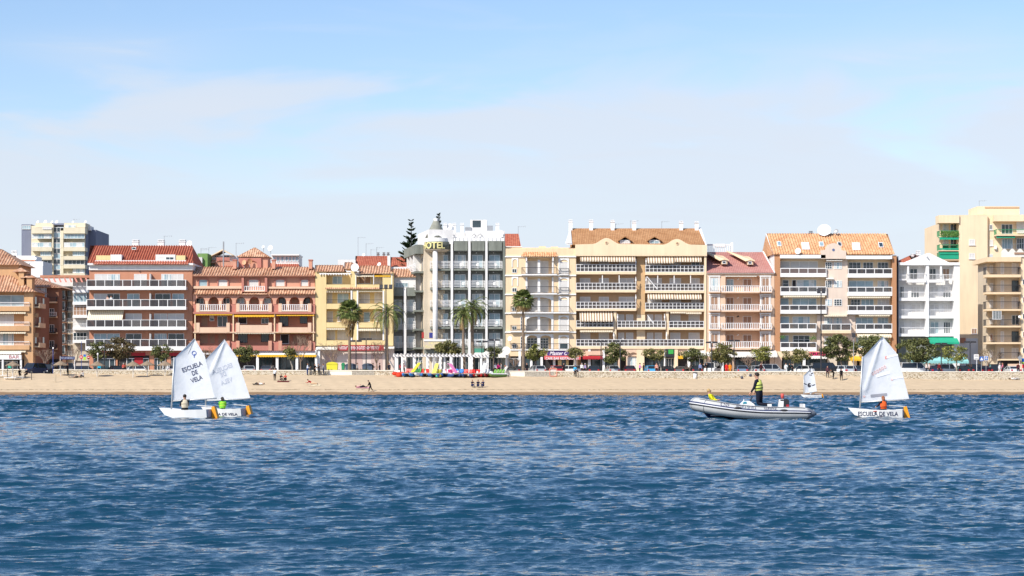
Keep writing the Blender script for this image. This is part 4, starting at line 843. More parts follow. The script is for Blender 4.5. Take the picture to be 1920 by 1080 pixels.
for a, b_ in ((165, 232), (255, 330), (505, 560), (562, 622), (635, 688), (792, 878)): B.shop(a, b_, 915, 1.0, 3, white if a in (635, 792) else metal_d)
B.awn(715, 745, 900, 922, -.2, -.9, aw_yel, .25); B.awn(800, 890, 868, 905, -.2, -1.4, aw_wht, .25); B.done()

# --- 7 peach block with pink roof
c = (1310, 440, 3.857)
B = Bld('apartment_building', 'peach block with dusky pink roof, two small dormers and white baluster balconies', 'building', c, 340, 62, 548, G_FRONT)
B.bx('wall', peach, 62, 194, 280, None, 0, 1.3); B.bx('wall', peach, 444, 547, 280, None, 0, 1.3); B.bx('wall', peach, 62, 547, 280, None, 1.31, 13); B.bx('wall', peach, 194.2, 443.8, 280, 300, .01, 1.3)
B.bx('eaves', white, 60, 550, 274, 280, -.35, 1.5); B.roof([(58, 274), (552, 274), (62, 126), (470, 126)], -.4, 8, t_pink, .02, .28)
q = MB(); q.slab([B.p(553, 276, -.4), B.p(545, 276, -.4), B.p(462, 126, 8), B.p(470, 126, 8)], (0, 0, .15)); q.build('verge', white, B.root)
for a, v0 in ((165, 0), (352, 4)):
    q = MB(); A_, E_ = B.p(a, 190+v0, 1.6), B.p(a+42, 190+v0, 1.6); q.box(A_.x, E_.x, A_.y, A_.y+3, B.z(214+v0, 1.6), A_.z); q.build('dormer', cream, B.root)
    B.win(a+5, a+32, 190+v0, 210+v0, 1.55, 'glass', 1)
    T = B.p(a+21, 182+v0, 1.4); q = MB(); bk = Vector((X(960, 1), 4.2, 1.9)); q.slab([A_+Vector((-.3, -.2, 0)), T, T+Vector((-.6, 5.5, 1.0)), A_+Vector((-2.9, 4.5, 1.9))], (0, 0, .12)); q.slab([T, E_+Vector((.3, -.2, 0)), E_+Vector((-.2, 4.8, 1.0)), T+Vector((-.6, 5.5, 1.0))], (0, 0, .12)); q.build('dormer_roof', cream, B.root)
q = MB()
for i in range(12): q.box(B.x(66+i*14, 9), B.x(71+i*14, 9), B.Y+9, B.Y+9.2, B.z(126, 9), B.z(75, 9))
q.box(B.x(62, 9), B.x(248, 9), B.Y+8.98, B.Y+9.24, B.z(78, 9), B.z(68, 9)); q.box(B.x(232, 9), B.x(248, 9), B.Y+8.8, B.Y+9.5, B.z(130, 9), B.z(56, 9)); q.box(B.x(120, 9), B.x(190, 9), B.Y+8.9, B.Y+9.4, B.z(88, 9), B.z(66, 9)); q.build('roof_balustrade', white, B.root)
for i, (vr, vs, vb) in enumerate(((368, 412, 422), (503, 547, 558), (638, 682, 692), (772, 818, 832))):
    B.balc(166, 442, vr, vs, vb, .9, 'baluster', sm=peach); B.balc(78, 156, vr+2, vs, vb-2, .7, 'baluster', sm=peach); B.balc(450, 530, vr+2, vs, vb-2, .7, 'baluster', sm=peach)
    for a in (82, 450): B.bx('window_surround', white, a-6, a+2, vr-64, vs, -.1, -.003); B.bx('window_surround', white, a+62, a+70, vr-64, vs, -.1, -.003); B.bx('window_surround', white, a-10, a+74, vr-72, vr-64.2, -.16, -.003)
    B.win(86, 140, vr-56, vs, -.02, 'curtain' if i == 0 else 'brown', 2); B.win(456, 510, vr-56, vs, -.02, 'brown', 2)
    B.win(200, 254, vr-48, vs, 1.28, 'blue' if i == 0 else 'brown', 2); B.win(320, 382, vr-48, vs, 1.28, 'brown', 2)
    B.bx('slab', peach, 194.5, 443.5, vs, vb, .02, 1.3)
    q = MB(); q.ell(B.p(287, vr-48, 1.1), (.14, .1, .12), 8, 5); q.ell(B.p(279, vr-44, 1.1), (.1, .1, .1), 8, 5); q.build('wall_lamp', white if i != 2 else metal_d, B.root)
B.awn(192, 420, 296, 304, .6, -.1, aw_wht, .12)
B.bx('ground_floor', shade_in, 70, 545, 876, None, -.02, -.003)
for a, b_ in ((62, 84), (165, 180), (246, 262), (455, 463), (515, 546)): B.bx('pier', peach if a != 165 else white, a, b_, 840, None, -.3, -.03)
B.awn(215, 570, 838, 888, -.1, -2.0, aw_wht, .35); B.awn(62, 130, 846, 880, -.1, -1.6, aw_wht, .3); B.shop(264, 350, 900, -.1, 3); B.shop(375, 450, 900, -.1, 2, shutter_b); B.shop(90, 160, 892, -.1, 3, white); B.bx('awning_band', aw_yel, 92, 160, 894, 902, -.5, -.31); B.done()

# --- 8 cream and brick block
c = (1420, 410, 3.482)
B = Bld('apartment_building', 'brick sided cream block with bright orange tiled roof and a round topped central gable', 'building', c, 340, 100, 910, G_FRONT)
B.bx('wall', cream2, 112, 908, 256, None, 1.5, 13); B.bx('wall', brick, 112, 149, 236, None, 0, 1.49); B.bx('wall', brick, 881, 909, 240, None, 0, 1.49); B.bx('wall', brick, 905, 909.5, 240, None, 1.5, 12)
B.bx('side_wall', offwhite, 108, 111.8, 236, None, .1, 13)
B.bx('wall', pinkc, 453, 590, 258, 628, .4, 1.49); B.bx('wall', pinkc, 390, 640, 628.5, None, 1.0, 1.49)
B.bx('beam', white, 149.5, 446, 236, 258, -.5, 1.49); B.bx('beam', white, 580, 880.5, 241, 263, -.5, 1.49)
B.roof([(100, 230), (896, 230), (58, 97), (852, 100)], -.3, 8, t_org, .10, .42)
q = MB(); q.poly([B.p(108, 236, .2), B.p(58, 97, 8), Vector((B.x(108, .2), B.Y+15.5, B.z(236, .2)))]); q.slab([B.p(102, 232, -.2), B.p(108, 232, -.2), B.p(60, 97, 8), B.p(54, 97, 8)], (0, .2, 0)); q.build('gable_wall', offwhite, B.root)
pts = [(415, 262), (415, 206), (445, 204)]+[(498-50*math.cos(PI*i/14), 200-40*math.sin(PI*i/14)) for i in range(15)]+[(552, 206), (580, 210), (580, 262)]
q = MB(); q.slab([B.p(u, v, -.5) for u, v in pts[::-1]], (0, .9, 0)); q.build('gable', pinkc, B.root)
q = MB(); q.lathe((B.x(497, -.5), B.Y-.53, B.z(204, -.5)), [(.22, 0), (.22, .03)], 14, ax='y'); q.build('emblem', mat('emblem_blue', '#5c6a8c', .6), B.root)
def skyl(u0, u1, v0, v1, fr):                              # roof window lying in the slope
    def on(u, v): t_ = (230-v)/133; return B.p(u, v, -.3+8.3*t_)+Vector((0, -.10, .10))
    q = MB(); q.slab([on(u0, v1), on(u1, v1), on(u1-6, v0), on(u0-6, v0)], (0, .1, -.12)); o = q.build('skylight', white, B.root)
    q = MB(); q.slab([on(u0+4, v1-3)+Vector((0, -.01, .02)), on(u1-4, v1-3)+Vector((0, -.01, .02)), on(u1-9, v0+4)+Vector((0, -.01, .02)), on(u0-2, v0+4)+Vector((0, -.01, .02))], (0, .02, -.02)); q.build('pane', fr, o)
for u0, u1, v0, v1, m_ in ((132, 158, 152, 182, glass_b), (292, 342, 158, 204, white), (406, 436, 154, 184, glass_b), (526, 552, 155, 184, glass), (622, 674, 160, 208, offwhite), (794, 824, 158, 190, glass)): skyl(u0, u1, v0, v1, m_)
B.dish(265, 210, 20, -.6, tilt=.1); B.dish(436, 74, 44, 7, tilt=.5, rz=-.2); B.dish(514, 82, 16, 7, m=metal_g); B.chimney(340, 362, 80, 98, 8.5, metal_g)
for i, (vr, vb) in enumerate(((322, 380), (443, 500), (563, 620), (683, 742), (806, 864))):
    r1 = 452 if i < 3 else 387
    B.balc(150, r1, vr, vb-22, vb, 1.5, 'panel', 5 if i < 3 else 4, d=1.49, sm=white, rt=.12, glassm=plaster('mauve_glass', '#6e5f5c') if i in (0,) else railglass)
    if i < 4: B.balc(592 if i < 3 else 645, 881, vr+2, vb-20, vb+4, 1.5, 'panel', 5 if i < 3 else 4, d=1.49, sm=white, rt=.12)
    for a, b_, k in (((142, 212, 'shut'), (216, 395, 'shut')), ((165, 205, 'glass'), (226, 254, 'dark'), (258, 385, 'curtain')), ((142, 205, 'blue'), (228, 386, 'blue')), ((142, 208, 'blue'), (230, 342, 'curtain')), ((142, 205, 'blue'), (232, 342, 'glass')))[i]:
        B.win(a, b_, vr-44, vb-23, 1.47, k, 3 if b_-a > 90 else 1, rows=3 if k == 'glass' else 1)
    for a, b_, k in (((596, 675, 'glass'), (690, 756, 'glass'), (785, 855, 'glass')), ((596, 756, 'blue'), (785, 855, 'curtain')), ((610, 672, 'glass'), (678, 760, 'blue'), (785, 860, 'shut')), ((642, 756, 'blue'), (785, 855, 'blue')), ((642, 756, 'blue'), (785, 855, 'blue')))[i]:
        B.win(a, b_, vr-38, vb-20, 1.47, k, 3, rows=3 if k == 'glass' else 1)
    if i < 3: B.win(444, 487, vr-38, vr+6, .38, 'glass' if i < 2 else 'curtain', 3, rows=3); B.win(500, 552, vr-38, vr+6, .38, 'curtain' if i < 2 else 'glass', 3, rows=3)
B.balc(418, 612, 686, 728, 748, 1.5, 'panel', 3, d=.99, sm=cream2, rt=.1); B.win(436, 490, 645, 728, .97, 'curtain', 3, rows=4); B.win(498, 552, 645, 728, .97, 'curtain', 3, rows=4); B.win(436, 490, 768, 830, .97, 'curtain', 3, rows=3)
B.awn(168, 304, 499, 514, .6, -.1, aw_cream, .22); B.awn(306, 442, 499, 514, .6, -.1, aw_cream, .22); B.awn(594, 868, 505, 520, .6, -.1, aw_cream, .22); B.awn(436, 585, 626, 640, .9, -.2, aw_cream, .22); B.awn(665, 764, 626, 638, .6, -.1, aw_cream, .2); B.awn(766, 866, 626, 638, .6, -.1, aw_cream, .2); B.awn(655, 878, 746, 778, .6, -.4, aw_cream, .25)
B.awn(450, 555, 264, 276, .38, -.3, aw_wht, .15); B.awn(450, 500, 386, 396, .38, -.3, aw_wht, .12)
for u, v in ((162, 772), (360, 778)):
    q = MB()
    for k in range(60): a_, r_ = random.uniform(0, 6.28), random.uniform(.05, .55); p_ = B.p(u, v, -.3)+Vector((r_*math.cos(a_), random.uniform(-.2, .2), r_*.7*math.sin(a_))); q.add([p_, p_+Vector((.1, 0, .05)), p_+Vector((.06, 0, -.12))], [(0, 1, 2)])
    q.build('hanging_plant', leafmat('plant_leaf', '#3a5c22', '#4d7430', '#6d8c45'), B.root)
B.bx('ground_floor', shade_in, 150, 900, 905, None, 1.0, 1.48); B.bx('fascia', cream2, 112, 905, 866, 905, -.1, 1.48)
s_ = B.part('shop_sign', magenta, 340, 445, 871, 893, -.5, -.3); lettering('IRIS', s_, text_dr, (B.x(385, -.5), B.Y-.515, B.z(882, -.5)), 1.7, .44, bold=.03)
B.awn(350, 455, 894, 916, -.3, -1.3, aw_wht, .3)
for a, b_, m_ in ((112, 160, peach), (300, 315, white), (460, 520, beige), (600, 650, cream2), (670, 700, cream2), (745, 765, white), (880, 905, white)): B.bx('pier', m_, a, b_, 905.5, None, -.2, .99)
B.awn(605, 690, 898, 930, -.2, -1.3, aw_yel, .35); B.awn(770, 880, 905, 925, -.2, -1.0, mat('orange_awning', '#d58a2c', .8), .3)
for a, b_ in ((165, 290), (320, 455), (525, 595), (705, 870)): B.shop(a, b_, 915, .9, 3); 
B.done()

# --- 9 white block
c = (1670, 370, 3.084)
B = Bld('apartment_building', 'all white block with a low triangular gable and a bright green awning', 'building', c, 341, 45, 400, G_FRONT)
B.bx('wall', offwhite, 46, 398, 392, None, 1.6, 12); B.bx('wall', slate, 42, 45.8, 340, None, .3, 11); B.bx('pier', white, 366, 399, 378, None, 0, 1.59); B.bx('pier', white, 204, 221, 392, 806, -.05, 1.59)
B.bx('beam', white, 46, 399, 376, 391.8, -.2, 1.7)
q = MB(); q.slab([B.p(78, 376, -.1), B.p(337, 376, -.1), B.p(225, 322, -.1), B.p(214, 322, -.1)], (0, 1, 0)); q.build('gable', white, B.root)
q = MB(); q.slab([B.p(206, 345, -.14), B.p(212, 341, -.14), B.p(228, 362, -.14), B.p(222, 366, -.14)], (0, .04, 0)); q.build('gable_emblem', metal_g, B.root)
B.roof([(48, 372), (130, 372), (125, 330), (170, 330)], .8, 6, t_red, .05, .36); B.chimney(150, 172, 308, 335, 5); B.chimney(120, 134, 326, 345, 5)
for u in (96, 146, 286): B.bx('pier', white, u, u+10, 392, 470, -.02, .3) if u != 146 else None
B.balc(96, 206, 440, 476, 492, 1.3, 'bars', d=1.0); B.balc(222, 308, 444, 478, 492, 1.3, 'bars', d=1.0); B.balc(309, 368, 446, 474, 480, .8, 'bars', d=1.0); B.balc(47, 95, 448, 474, 480, .8, 'bars', d=1.0)
for i, (vr, vs, vb) in enumerate(((547, 583, 598), (649, 685, 700), (752, 790, 804))):
    B.balc(47, 385, vr, vs, vb, 1.5, 'bars', d=1.59)
    for a, b_, k in (((50, 77, 'glass'), (116, 165, 'half'), (225, 275, 'shut'), (302, 347, 'half')), ((50, 82, 'shut'), (120, 172, 'shut'), (228, 280, 'shut'), (303, 355, 'shut')), ((50, 80, 'half'), (118, 172, 'shut'), (230, 278, 'blue'), (305, 345, 'glass')))[i]: B.win(a, b_, vr-32, vs-2, 1.56, k, 3 if k in ('half', 'glass') else 2, rows=2)
for a, b_, k in ((50, 78, 'shut'), (110, 155, 'glass'), (224, 262, 'glass'), (300, 340, 'brown')): B.win(a, b_, 412, 474, 1.56, k, 2)
B.awn(228, 396, 808, 850, .4, -1.6, green_c, .3); B.bx('ground_floor', hot_g, 46, 398, 806, None, 1.2, 1.59)
B.done()
# --- 10 tall cream tower block
B = Bld('apartment_tower', 'tall cream tower with a blank side wall and green canopied balconies, near the right edge', 'building', c, 362, 278, 771, G_BACK)
B.bx('wall', cream2, 396, 560, 102, None, 0, 18); B.bx('wall', cream2, 560, 800, 100, None, .6, 18); B.bx('wall', cream2, 500, 745, 52, 101, 3, 10); B.bx('cornice', tan, 545, 745, 55, 62, 2.9, 3.4)
B.bx('wall', cream2, 284, 396, 148, None, 2.6, 16); B.bx('band', cream2, 279, 397, 103, 148, -.3, 2.61); B.bx('parapet', cream2, 600, 800, 101, 138, -.9, .59)
for i, (vr, vs) in enumerate(((192, 224), (272, 305), (318, 358))):
    B.balc(283, 394, vr, vs, vs+6, 2.4, 'bars', d=2.59, m=mat('green_rail', '#2f8c5c', .6), sm=cream2)
    if i: q = MB(); q.box(B.x(283, .1), B.x(394, .1), B.Y+.1, B.Y+.12, B.z(vs-2, .1), B.z(vr+(3 if i == 2 else 22), .1)); q.build('canvas_screen', green_c, B.root)
    B.win(300, 335, vr-42, vs-4, 2.57, 'curtain', 2); B.win(345, 385, vr-42, vs-4, 2.57, 'glass', 2)
B.awn(282, 394, 226, 246, 1.5, .0, green_c, .4); B.awn(282, 394, 315, 330, 1.5, 0, green_c, .3)
q = MB()
for k in range(260): p_ = B.p(random.uniform(286, 390), random.uniform(196, 224), -.05)+Vector((0, random.uniform(-.15, .15), 0)); q.add([p_, p_+Vector((.22, 0, .1)), p_+Vector((.12, 0, -.22))], [(0, 1, 2)])
q.build('balcony_plants', leafmat('plant_leaf', '#3a5c22', '#4d7430', '#6d8c45'), B.root)
for u0, u1, v0, v1, k in ((453, 487, 243, 276, 'shut'), (453, 487, 323, 356, 'shut'), (571, 588, 158, 188, 'glass'), (573, 592, 245, 280, 'shut'), (571, 590, 328, 360, 'curtain'), (467, 498, 758, 790, 'brown')): B.win(u0, u1, v0, v1, -.02 if u1 < 560 else .58, k, 2, sill=True)
B.balc(612, 800, 184, 214, 222, 2.2, 'bars', d=.59, m=mat('green_rail', '#2f8c5c', .6), sm=cream2); B.win(640, 705, 155, 212, .56, 'glass', 3); B.win(728, 771, 140, 208, .3, 'shut', 1); B.awn(612, 720, 222, 236, 0, -1.4, green_c, .3)
B.win(643, 706, 240, 298, .56, 'blue', 4); B.win(728, 771, 236, 300, .3, 'glass', 3, rows=2)
B.bx('lower_wall', offwhite, 398, 625, 815, None, -.3, -.002); B.part('notice', terra, 402, 434, 812, 842, -.4, -.31); B.antenna(512, 18, 52, 5, 3)
B.part('air_conditioner', white, 600, 614, 280, 300, .2, .59); B.done()
# --- 11 narrow balcony block
B = Bld('apartment_building', 'beige block with stacked dark railed balconies at the far right edge', 'building', c, 340, 552, 800, G_FRONT)
B.bx('wall', beige, 616, 752, 352, None, 1.5, 10); B.bx('wall', beige, 556, 615.8, 360, None, 3.4, 10); B.bx('wall', cream2, 753, 830, 343, None, 0, 10)
B.bx('roof_slab', cream, 554, 755, 346, 372, -.3, 10)
for i, (vr, vs, vb) in enumerate(((403, 446, 462), (506, 548, 560), (602, 646, 656), (706, 742, 752), (800, 838, 848), (896, 934, 943))):
    a = 550 if i < 5 else 640
    B.balc(a, 753, vr, vs, vb, 2.0, 'bars', d=1.49, m=metal_d, sm=cream)
    if a < 600: q = MB(); q.box(B.x(a, 1.5), B.x(616, 1.5), B.Y+1.5, B.Y+3.39, B.z(vb, 0), B.z(vs, 0)); q.build('balcony', cream, B.root)
    B.win(636, 655, vr-25, vs-3, 1.47, 'shut', 1); B.win(700, 742, vr-25, vs-3, 1.47, ('shut', 'glass', 'shut', 'glass', 'glass', 'shut')[i], 2, fm=metal_d if i in (1, 4) else white)
    B.win(573, 592, vr-10, vs-8, 3.37, 'brown' if i == 4 else 'shut', 1); B.win(762, 775, vr+70, vr+102, -.02, 'brown' if i % 2 else 'glass', 1)
B.bx('glass_enclosure', white, 588, 650, 652, 656, -.4, 1.4); B.win(588, 640, 655, 706, -.42, 'glass', 6)
pts = [(640, 345)]+[(640+i*7.5, 322-26*abs(math.sin(i*.52+.3))) for i in range(19)]+[(776, 345)]
q = MB(); q.slab([B.p(u, v, -.2) for u, v in pts[::-1]], (0, .1, 0)); q.build('terrace_awning', aw_wht, B.root)
B.part('terrace_frame', shutter_b, 716, 776, 318, 330, -.3, -.21)
B.bx('ground_floor', shade_in, 625, 760, 945, None, .5, 1.49); B.bx('garden_wall', peach, 680, 771, 963, None, -3, -2.6)
B.dish(745, 690, 8, -.6); B.antenna(700, 270, 345, 5, 3); B.done()
# teal cafe terrace roofs in front of the white block
for k, (u0, u1) in enumerate(((120, 210), (214, 330), (334, 452))):
    B = Bld('cafe_canopy', ['pale teal cafe canopy nearest the big orange roofed block', 'middle pale teal cafe canopy under the green awning', 'pale teal cafe canopy nearest the blue road signs'][k], 'canopy', c, 335.2, u0, u1, 'teal cafe canopies')
    B.awn(u0, u1, 922, 962, 2.2, 0, teal, .4); 
    for u in (u0+4, u1-8): B.bx('post', white, u, u+4, 958, None, .1, .25)
    B.done()
# ------------------------------------------------------------------ left edge and street
c = (0, 390, 3)
B = Bld('apartment_building', 'tan block with stacked balconies cut off by the left edge of the photo', 'building', c, 336, -120, 200, G_FRONT)
B.bx('wall', plaster('ochre_render', '#d3a068'), -150, 135, 472, None, 1.4, 3); B.bx('wall', plaster('ochre_render', '#d3a068'), 136, 186, 470, None, .4, 8.8); B.bx('wall', plaster('ochre_render', '#d3a068'), -150, 105, 318, 470, 3.2, 12); B.bx('side_wall', brown, 186.2, 200, 490, None, 2, 12)  # side wall browner than the front, its shade put into the colour
B.roof([(-160, 470), (200, 470), (-160, 345), (10, 345)], -.3, 4.5, t_old, .10, .45); B.roof([(-160, 318), (118, 318), (-160, 232), (12, 232)], 2.6, 8, t_old, .10, .45)
for a, b_, v in ((105, 134, 358), (150, 180, 392)):
    B.bx('chimney', plaster('ochre_render', '#d3a068'), a, b_, v, 480, 1, 3); q = MB(); q.lathe((B.x((a+b_)/2, 2), B.Y+2, 0), [(1.75, B.z(v+2, 2)), (.05, B.z(v-22, 2))], 4, a0=PI/4, a1=PI/4+2*PI); q.build('chimney_roof', t_old, B.root)
for i, (vr, vs, vb) in enumerate(((530, 553, 580), (640, 663, 692), (750, 772, 797))):
    B.balc(-150, 165, vr, vs, vb, 1.3, 'bars', d=1.39, sm=plaster('ochre_render', '#d3a068')); B.win(-100, -20, vr-48, vs, 1.37, 'curtain', 2); B.win(-10, 78 if i else 135, vr-48 if i else vr-40, vs, 1.37, ('blue', 'shut', 'curtain')[i], 2)
    B.awn(-150, 145, vb+1, vb+16, .9, .1, aw_cream, .25)
    B.balc(186, 212, vr+30, vs+40, vb+35, .6, 'solid', d=2, sm=plaster('ochre_render', '#d3a068'))
for i, v in enumerate((500, 610, 722)):                    # bays and windows on the wall facing the side street
    x_ = B.x(186, .4)
    for y in (1.6, 4.6, 7.2): q = MB(); q.box(x_-.02, x_+.04, B.Y+y, B.Y+y+1.1, B.z(v+40, 2), B.z(v, 2)); q.build('window', glass if (i+int(y)) % 2 else shutter_b, B.root)
    q = MB(); q.box(x_, x_+.8, B.Y+1.2, B.Y+5.8, B.z(v+62, 2), B.z(v+54, 2)); q.box(x_+.74, x_+.8, B.Y+1.2, B.Y+5.8, B.z(v+54, 2), B.z(v+36, 2)); q.build('side_balcony', cream, B.root)
B.awn(-150, 118, 800, 824, 1.2, -.6, aw_wht, .3); s_ = B.part('shop_fascia', white, -150, 120, 827, 852, -.9, -.5); lettering('BAR', s_, aw_red, (B.x(80, -.9), B.Y-.92, B.z(838, -.9)), 1.6, .5)
for u in (-60, 10, 112): B.bx('post', white, u, u+10, 852, None, -.8, -.5)
B.bx('ground_floor', shade_in, -150, 140, 852, None, 1.1, 1.39); B.shop(-50, 100, 860, 1.0, 5, white); B.done()
B = Bld('apartment_building', 'brown street block with a tiled roof and glazed corner, second from the left edge', 'building', c, 350, 140, 352, G_BACK)
B.bx('wall', brown, 150, 262, 442, None, .6, 12); B.bx('wall', brown, 262.5, 330, 445, None, .6, 3.5); B.roof([(138, 446), (345, 446), (150, 394), (215, 394)], 0, 6, t_old, .10, .42)
B.win(180, 262, 450, 520, .3, 'curtain', 6, rows=2); B.balc(266, 314, 500, 526, 534, 1.2, 'bars', m=metal_d, sm=cream, d=.6)
for i, v in enumerate((565, 655, 745)):
    B.bx('balcony', cream, 268, 318, v+44, v+52, -.4, .59); B.balc(268, 314, v+20, v+44, v+50, .9, 'bars', m=metal_d if i else white, sm=cream, d=.5); B.win(215, 250, v, v+44, .57, 'shut', 1); B.win(278, 305, v, v+44, .57, 'glass', 2)
B.bx('wall', yellow, 205, 262, 625, 770, .2, .59); B.part('awning_box', yellow, 206, 218, 628, 660, -.2, .15)
for i, v in enumerate((555, 690, 770)): B.balc(192, 250, v, v+34, v+42, 1.0, 'bars', m=white, sm=offwhite, d=.15)
B.bx('ground_floor', shade_in, 205, 330, 850, None, .5, .59); B.done()
B = Bld('apartment_building', 'dark side street facade with rows of small balconies beyond the brown block', 'building', c, 380, 330, 412, G_BACK)
B.bx('wall', plaster('dark_brown_render', '#7d5a45'), 332, 372, 452, None, 0, 2); B.bx('wall', plaster('street_cream', '#c9b493'), 372.5, 410, 440, None, 1, 8)
for i in range(6):
    v = 462+i*62; B.balc(345, 376, v+34, v+56, v+60, 1.0, 'bars', m=metal_d, sm=brown, d=-.05); B.win(348, 366, v, v+50, -.03, 'glass', 1); B.balc(372, 409, v+34, v+56, v+62, .9, 'bars', m=white, sm=beige, d=.95); B.win(378, 400, v, v+54, .97, 'glass', 2)
B.done()
B = Bld('apartment_building', 'white flat with enclosed balconies seen between the street and the terracotta block', 'building', c, 372, 408, 505, G_BACK)
B.bx('wall', plaster('greyish_white', '#c4b8ad'), 410, 506, 395, None, 1.2, 15); B.bx('roof_trim', terra, 225, 505, 378, 392, -1, 1.5); B.bx('roof_terrace', offwhite, 228, 412, 393, 440, 3, 9)
q = MB()
for i in range(9): q.slab([B.p(238+i*30, 396, -1.4), B.p(246+i*30, 396, -1.4), B.p(256+i*30, 418, -2.4), B.p(248+i*30, 418, -2.4)], (0, .1, .1))
q.build('pergola_beam', salmon_d, B.root)
for i, (v0, v1, k) in enumerate(((416, 462, 'shut'), (480, 530, 'blue'), (552, 604, 'brown'), (628, 672, 'shut'), (700, 745, 'glass'))):
    B.bx('slab', white, 408, 492, v1, v1+14, -.3, 1.19); B.win(412, 488, v0, v1, .2 if k in ('blue', 'brown') else 1.17, k, 4, rows=2 if k == 'brown' else 1)
    if k in ('glass', 'shut'): B.balc(409, 490, v1-22, v1-1, v1, .3, 'bars', d=0, sm=white)
B.bx('wall', beige, 410, 506, 762, 860, .9, 1.19); B.done()
# white roofs behind the left blocks
B = Bld('house', 'small white rooftop house with chimneys below the grey and cream tower', 'building', c, 400, 95, 245, G_BACK)
B.bx('wall', offwhite, 100, 242, 300, None, 0, 8); B.bx('wall', offwhite, 90, 196, 268, 300, 2, 8); B.bx('cornice', terra, 88, 198, 292, 298, 1.7, 2); B.bx('wall', white, 170, 240, 326, 390, -1, 0)
for u in (64, 80): B.chimney(u, u+14, 238, 285, 3)
B.bx('wall', offwhite, 62, 100, 268, None, 3, 6); B.dish(160, 308, 8, 0); B.dish(198, 285, 9, 0); B.done()
# tower far left
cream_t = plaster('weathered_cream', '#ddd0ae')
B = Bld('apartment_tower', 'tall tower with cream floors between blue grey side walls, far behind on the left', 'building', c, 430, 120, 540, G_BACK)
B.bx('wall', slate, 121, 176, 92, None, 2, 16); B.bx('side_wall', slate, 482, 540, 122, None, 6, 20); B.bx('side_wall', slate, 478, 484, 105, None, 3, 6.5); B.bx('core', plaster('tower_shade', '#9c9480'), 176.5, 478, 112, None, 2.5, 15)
for i in range(6):
    v = 117+i*49
    for a, e, d_ in ((176, 292, -.2), (357, 478, -.2)):
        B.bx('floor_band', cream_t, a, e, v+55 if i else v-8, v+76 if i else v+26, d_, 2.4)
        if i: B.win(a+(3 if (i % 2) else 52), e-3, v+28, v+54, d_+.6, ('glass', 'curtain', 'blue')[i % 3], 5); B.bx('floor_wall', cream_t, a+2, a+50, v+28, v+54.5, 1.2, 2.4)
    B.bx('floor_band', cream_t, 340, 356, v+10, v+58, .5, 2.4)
B.bx('floor_wall', cream_t, 292.5, 300, 90, None, .4, 2.45)
for a, e in ((176, 292), (357, 478)): B.win(a+2, e-2, 146, 172, .3, 'curtain' if a < 200 else 'blue', 6); B.bx('wall', cream_t, a, e, 100, None, 2.0, 2.48)
for i in range(9): B.win(301, 340, 108+i*30, 136+i*30, .9, 'blue' if i % 2 else 'glass', 2)
B.bx('penthouse', cream_t, 200, 292, 84, 108, 1, 6); B.bx('penthouse', cream_t, 360, 480, 84, 108, 1, 6); B.win(240, 290, 105, 120, -.3, 'shut', 4); B.win(124, 172, 98, 120, 1.9, 'blue', 4); B.win(365, 425, 96, 116, .9, 'curtain', 6)
B.bx('roof_slab', slate, 292, 360, 86, 96, 1, 6)
for u, r_ in ((212, 8), (255, 11), (292, 7), (318, 10), (480, 8), (410, 7)): B.dish(u, 78, r_, 3)
B.antenna(415, 62, 85, 4, 2); B.bx('lift_room', offwhite, 480, 506, 100, 125, 4, 8); B.done()
# big dishes on the white flat
# --- buildings behind the salmon block
c = (350, 430, 3.723)
B = Bld('house', 'green painted rooftop between the terracotta and salmon blocks', 'building', c, 360, 75, 145, G_BACK)
B.bx('wall', plaster('green_render', '#6f9a45'), 76, 146, 168, None, 0, 8); B.bx('pier', offwhite, 84, 108, 195, None, -.5, -.01); B.antenna(100, 132, 170, 2, 3); B.antenna(155, 125, 180, 2, 2); B.done()
B = Bld('house', 'rooftop house with a cream pitched gable behind the salmon block', 'building', c, 364, 110, 335, G_BACK)
B.bx('wall', offwhite, 165, 350, 182, None, 1, 8); B.roof([(108, 232), (205, 232), (118, 188), (192, 188)], -.5, 3, t_old, .05, .36)
q = MB(); q.slab([B.p(155, 190, -.4), B.p(165, 190, -.4), B.p(248, 148, -.4), B.p(320, 182, -.4), B.p(330, 182, -.4), B.p(250, 138, -.4)], (0, 5, 0)); q.build('gable_roof', cream2, B.root)
B.win(190, 225, 182, 196, .95, 'glass', 2); B.win(260, 300, 180, 196, .95, 'glass', 2); B.bx('terrace_rail', salmon_d, 208, 300, 196, 222, -.2, -.1); B.bx('wall', salmon, 196, 330, 222, None, -.1, .9); B.roof([(235, 262), (330, 262), (240, 232), (325, 232)], -.6, 1.5, t_red, .05, .3); B.done()
B = Bld('house', 'white glazed rooftop conservatory behind the salmon tower', 'building', c, 362, 590, 785, G_BACK)
B.bx('wall', offwhite, 592, 784, 178, None, .5, 6); B.bx('roof_slab', white, 590, 786, 174, 182, -.2, 6.2)
for a in (598, 628, 658, 688, 712, 736, 760): B.win(a, a+20, 188, 226, .45, 'blue', 1)
B.roof([(560, 260), (784, 260), (565, 235), (780, 235)], -1, 1, t_red, .05, .36); B.done()
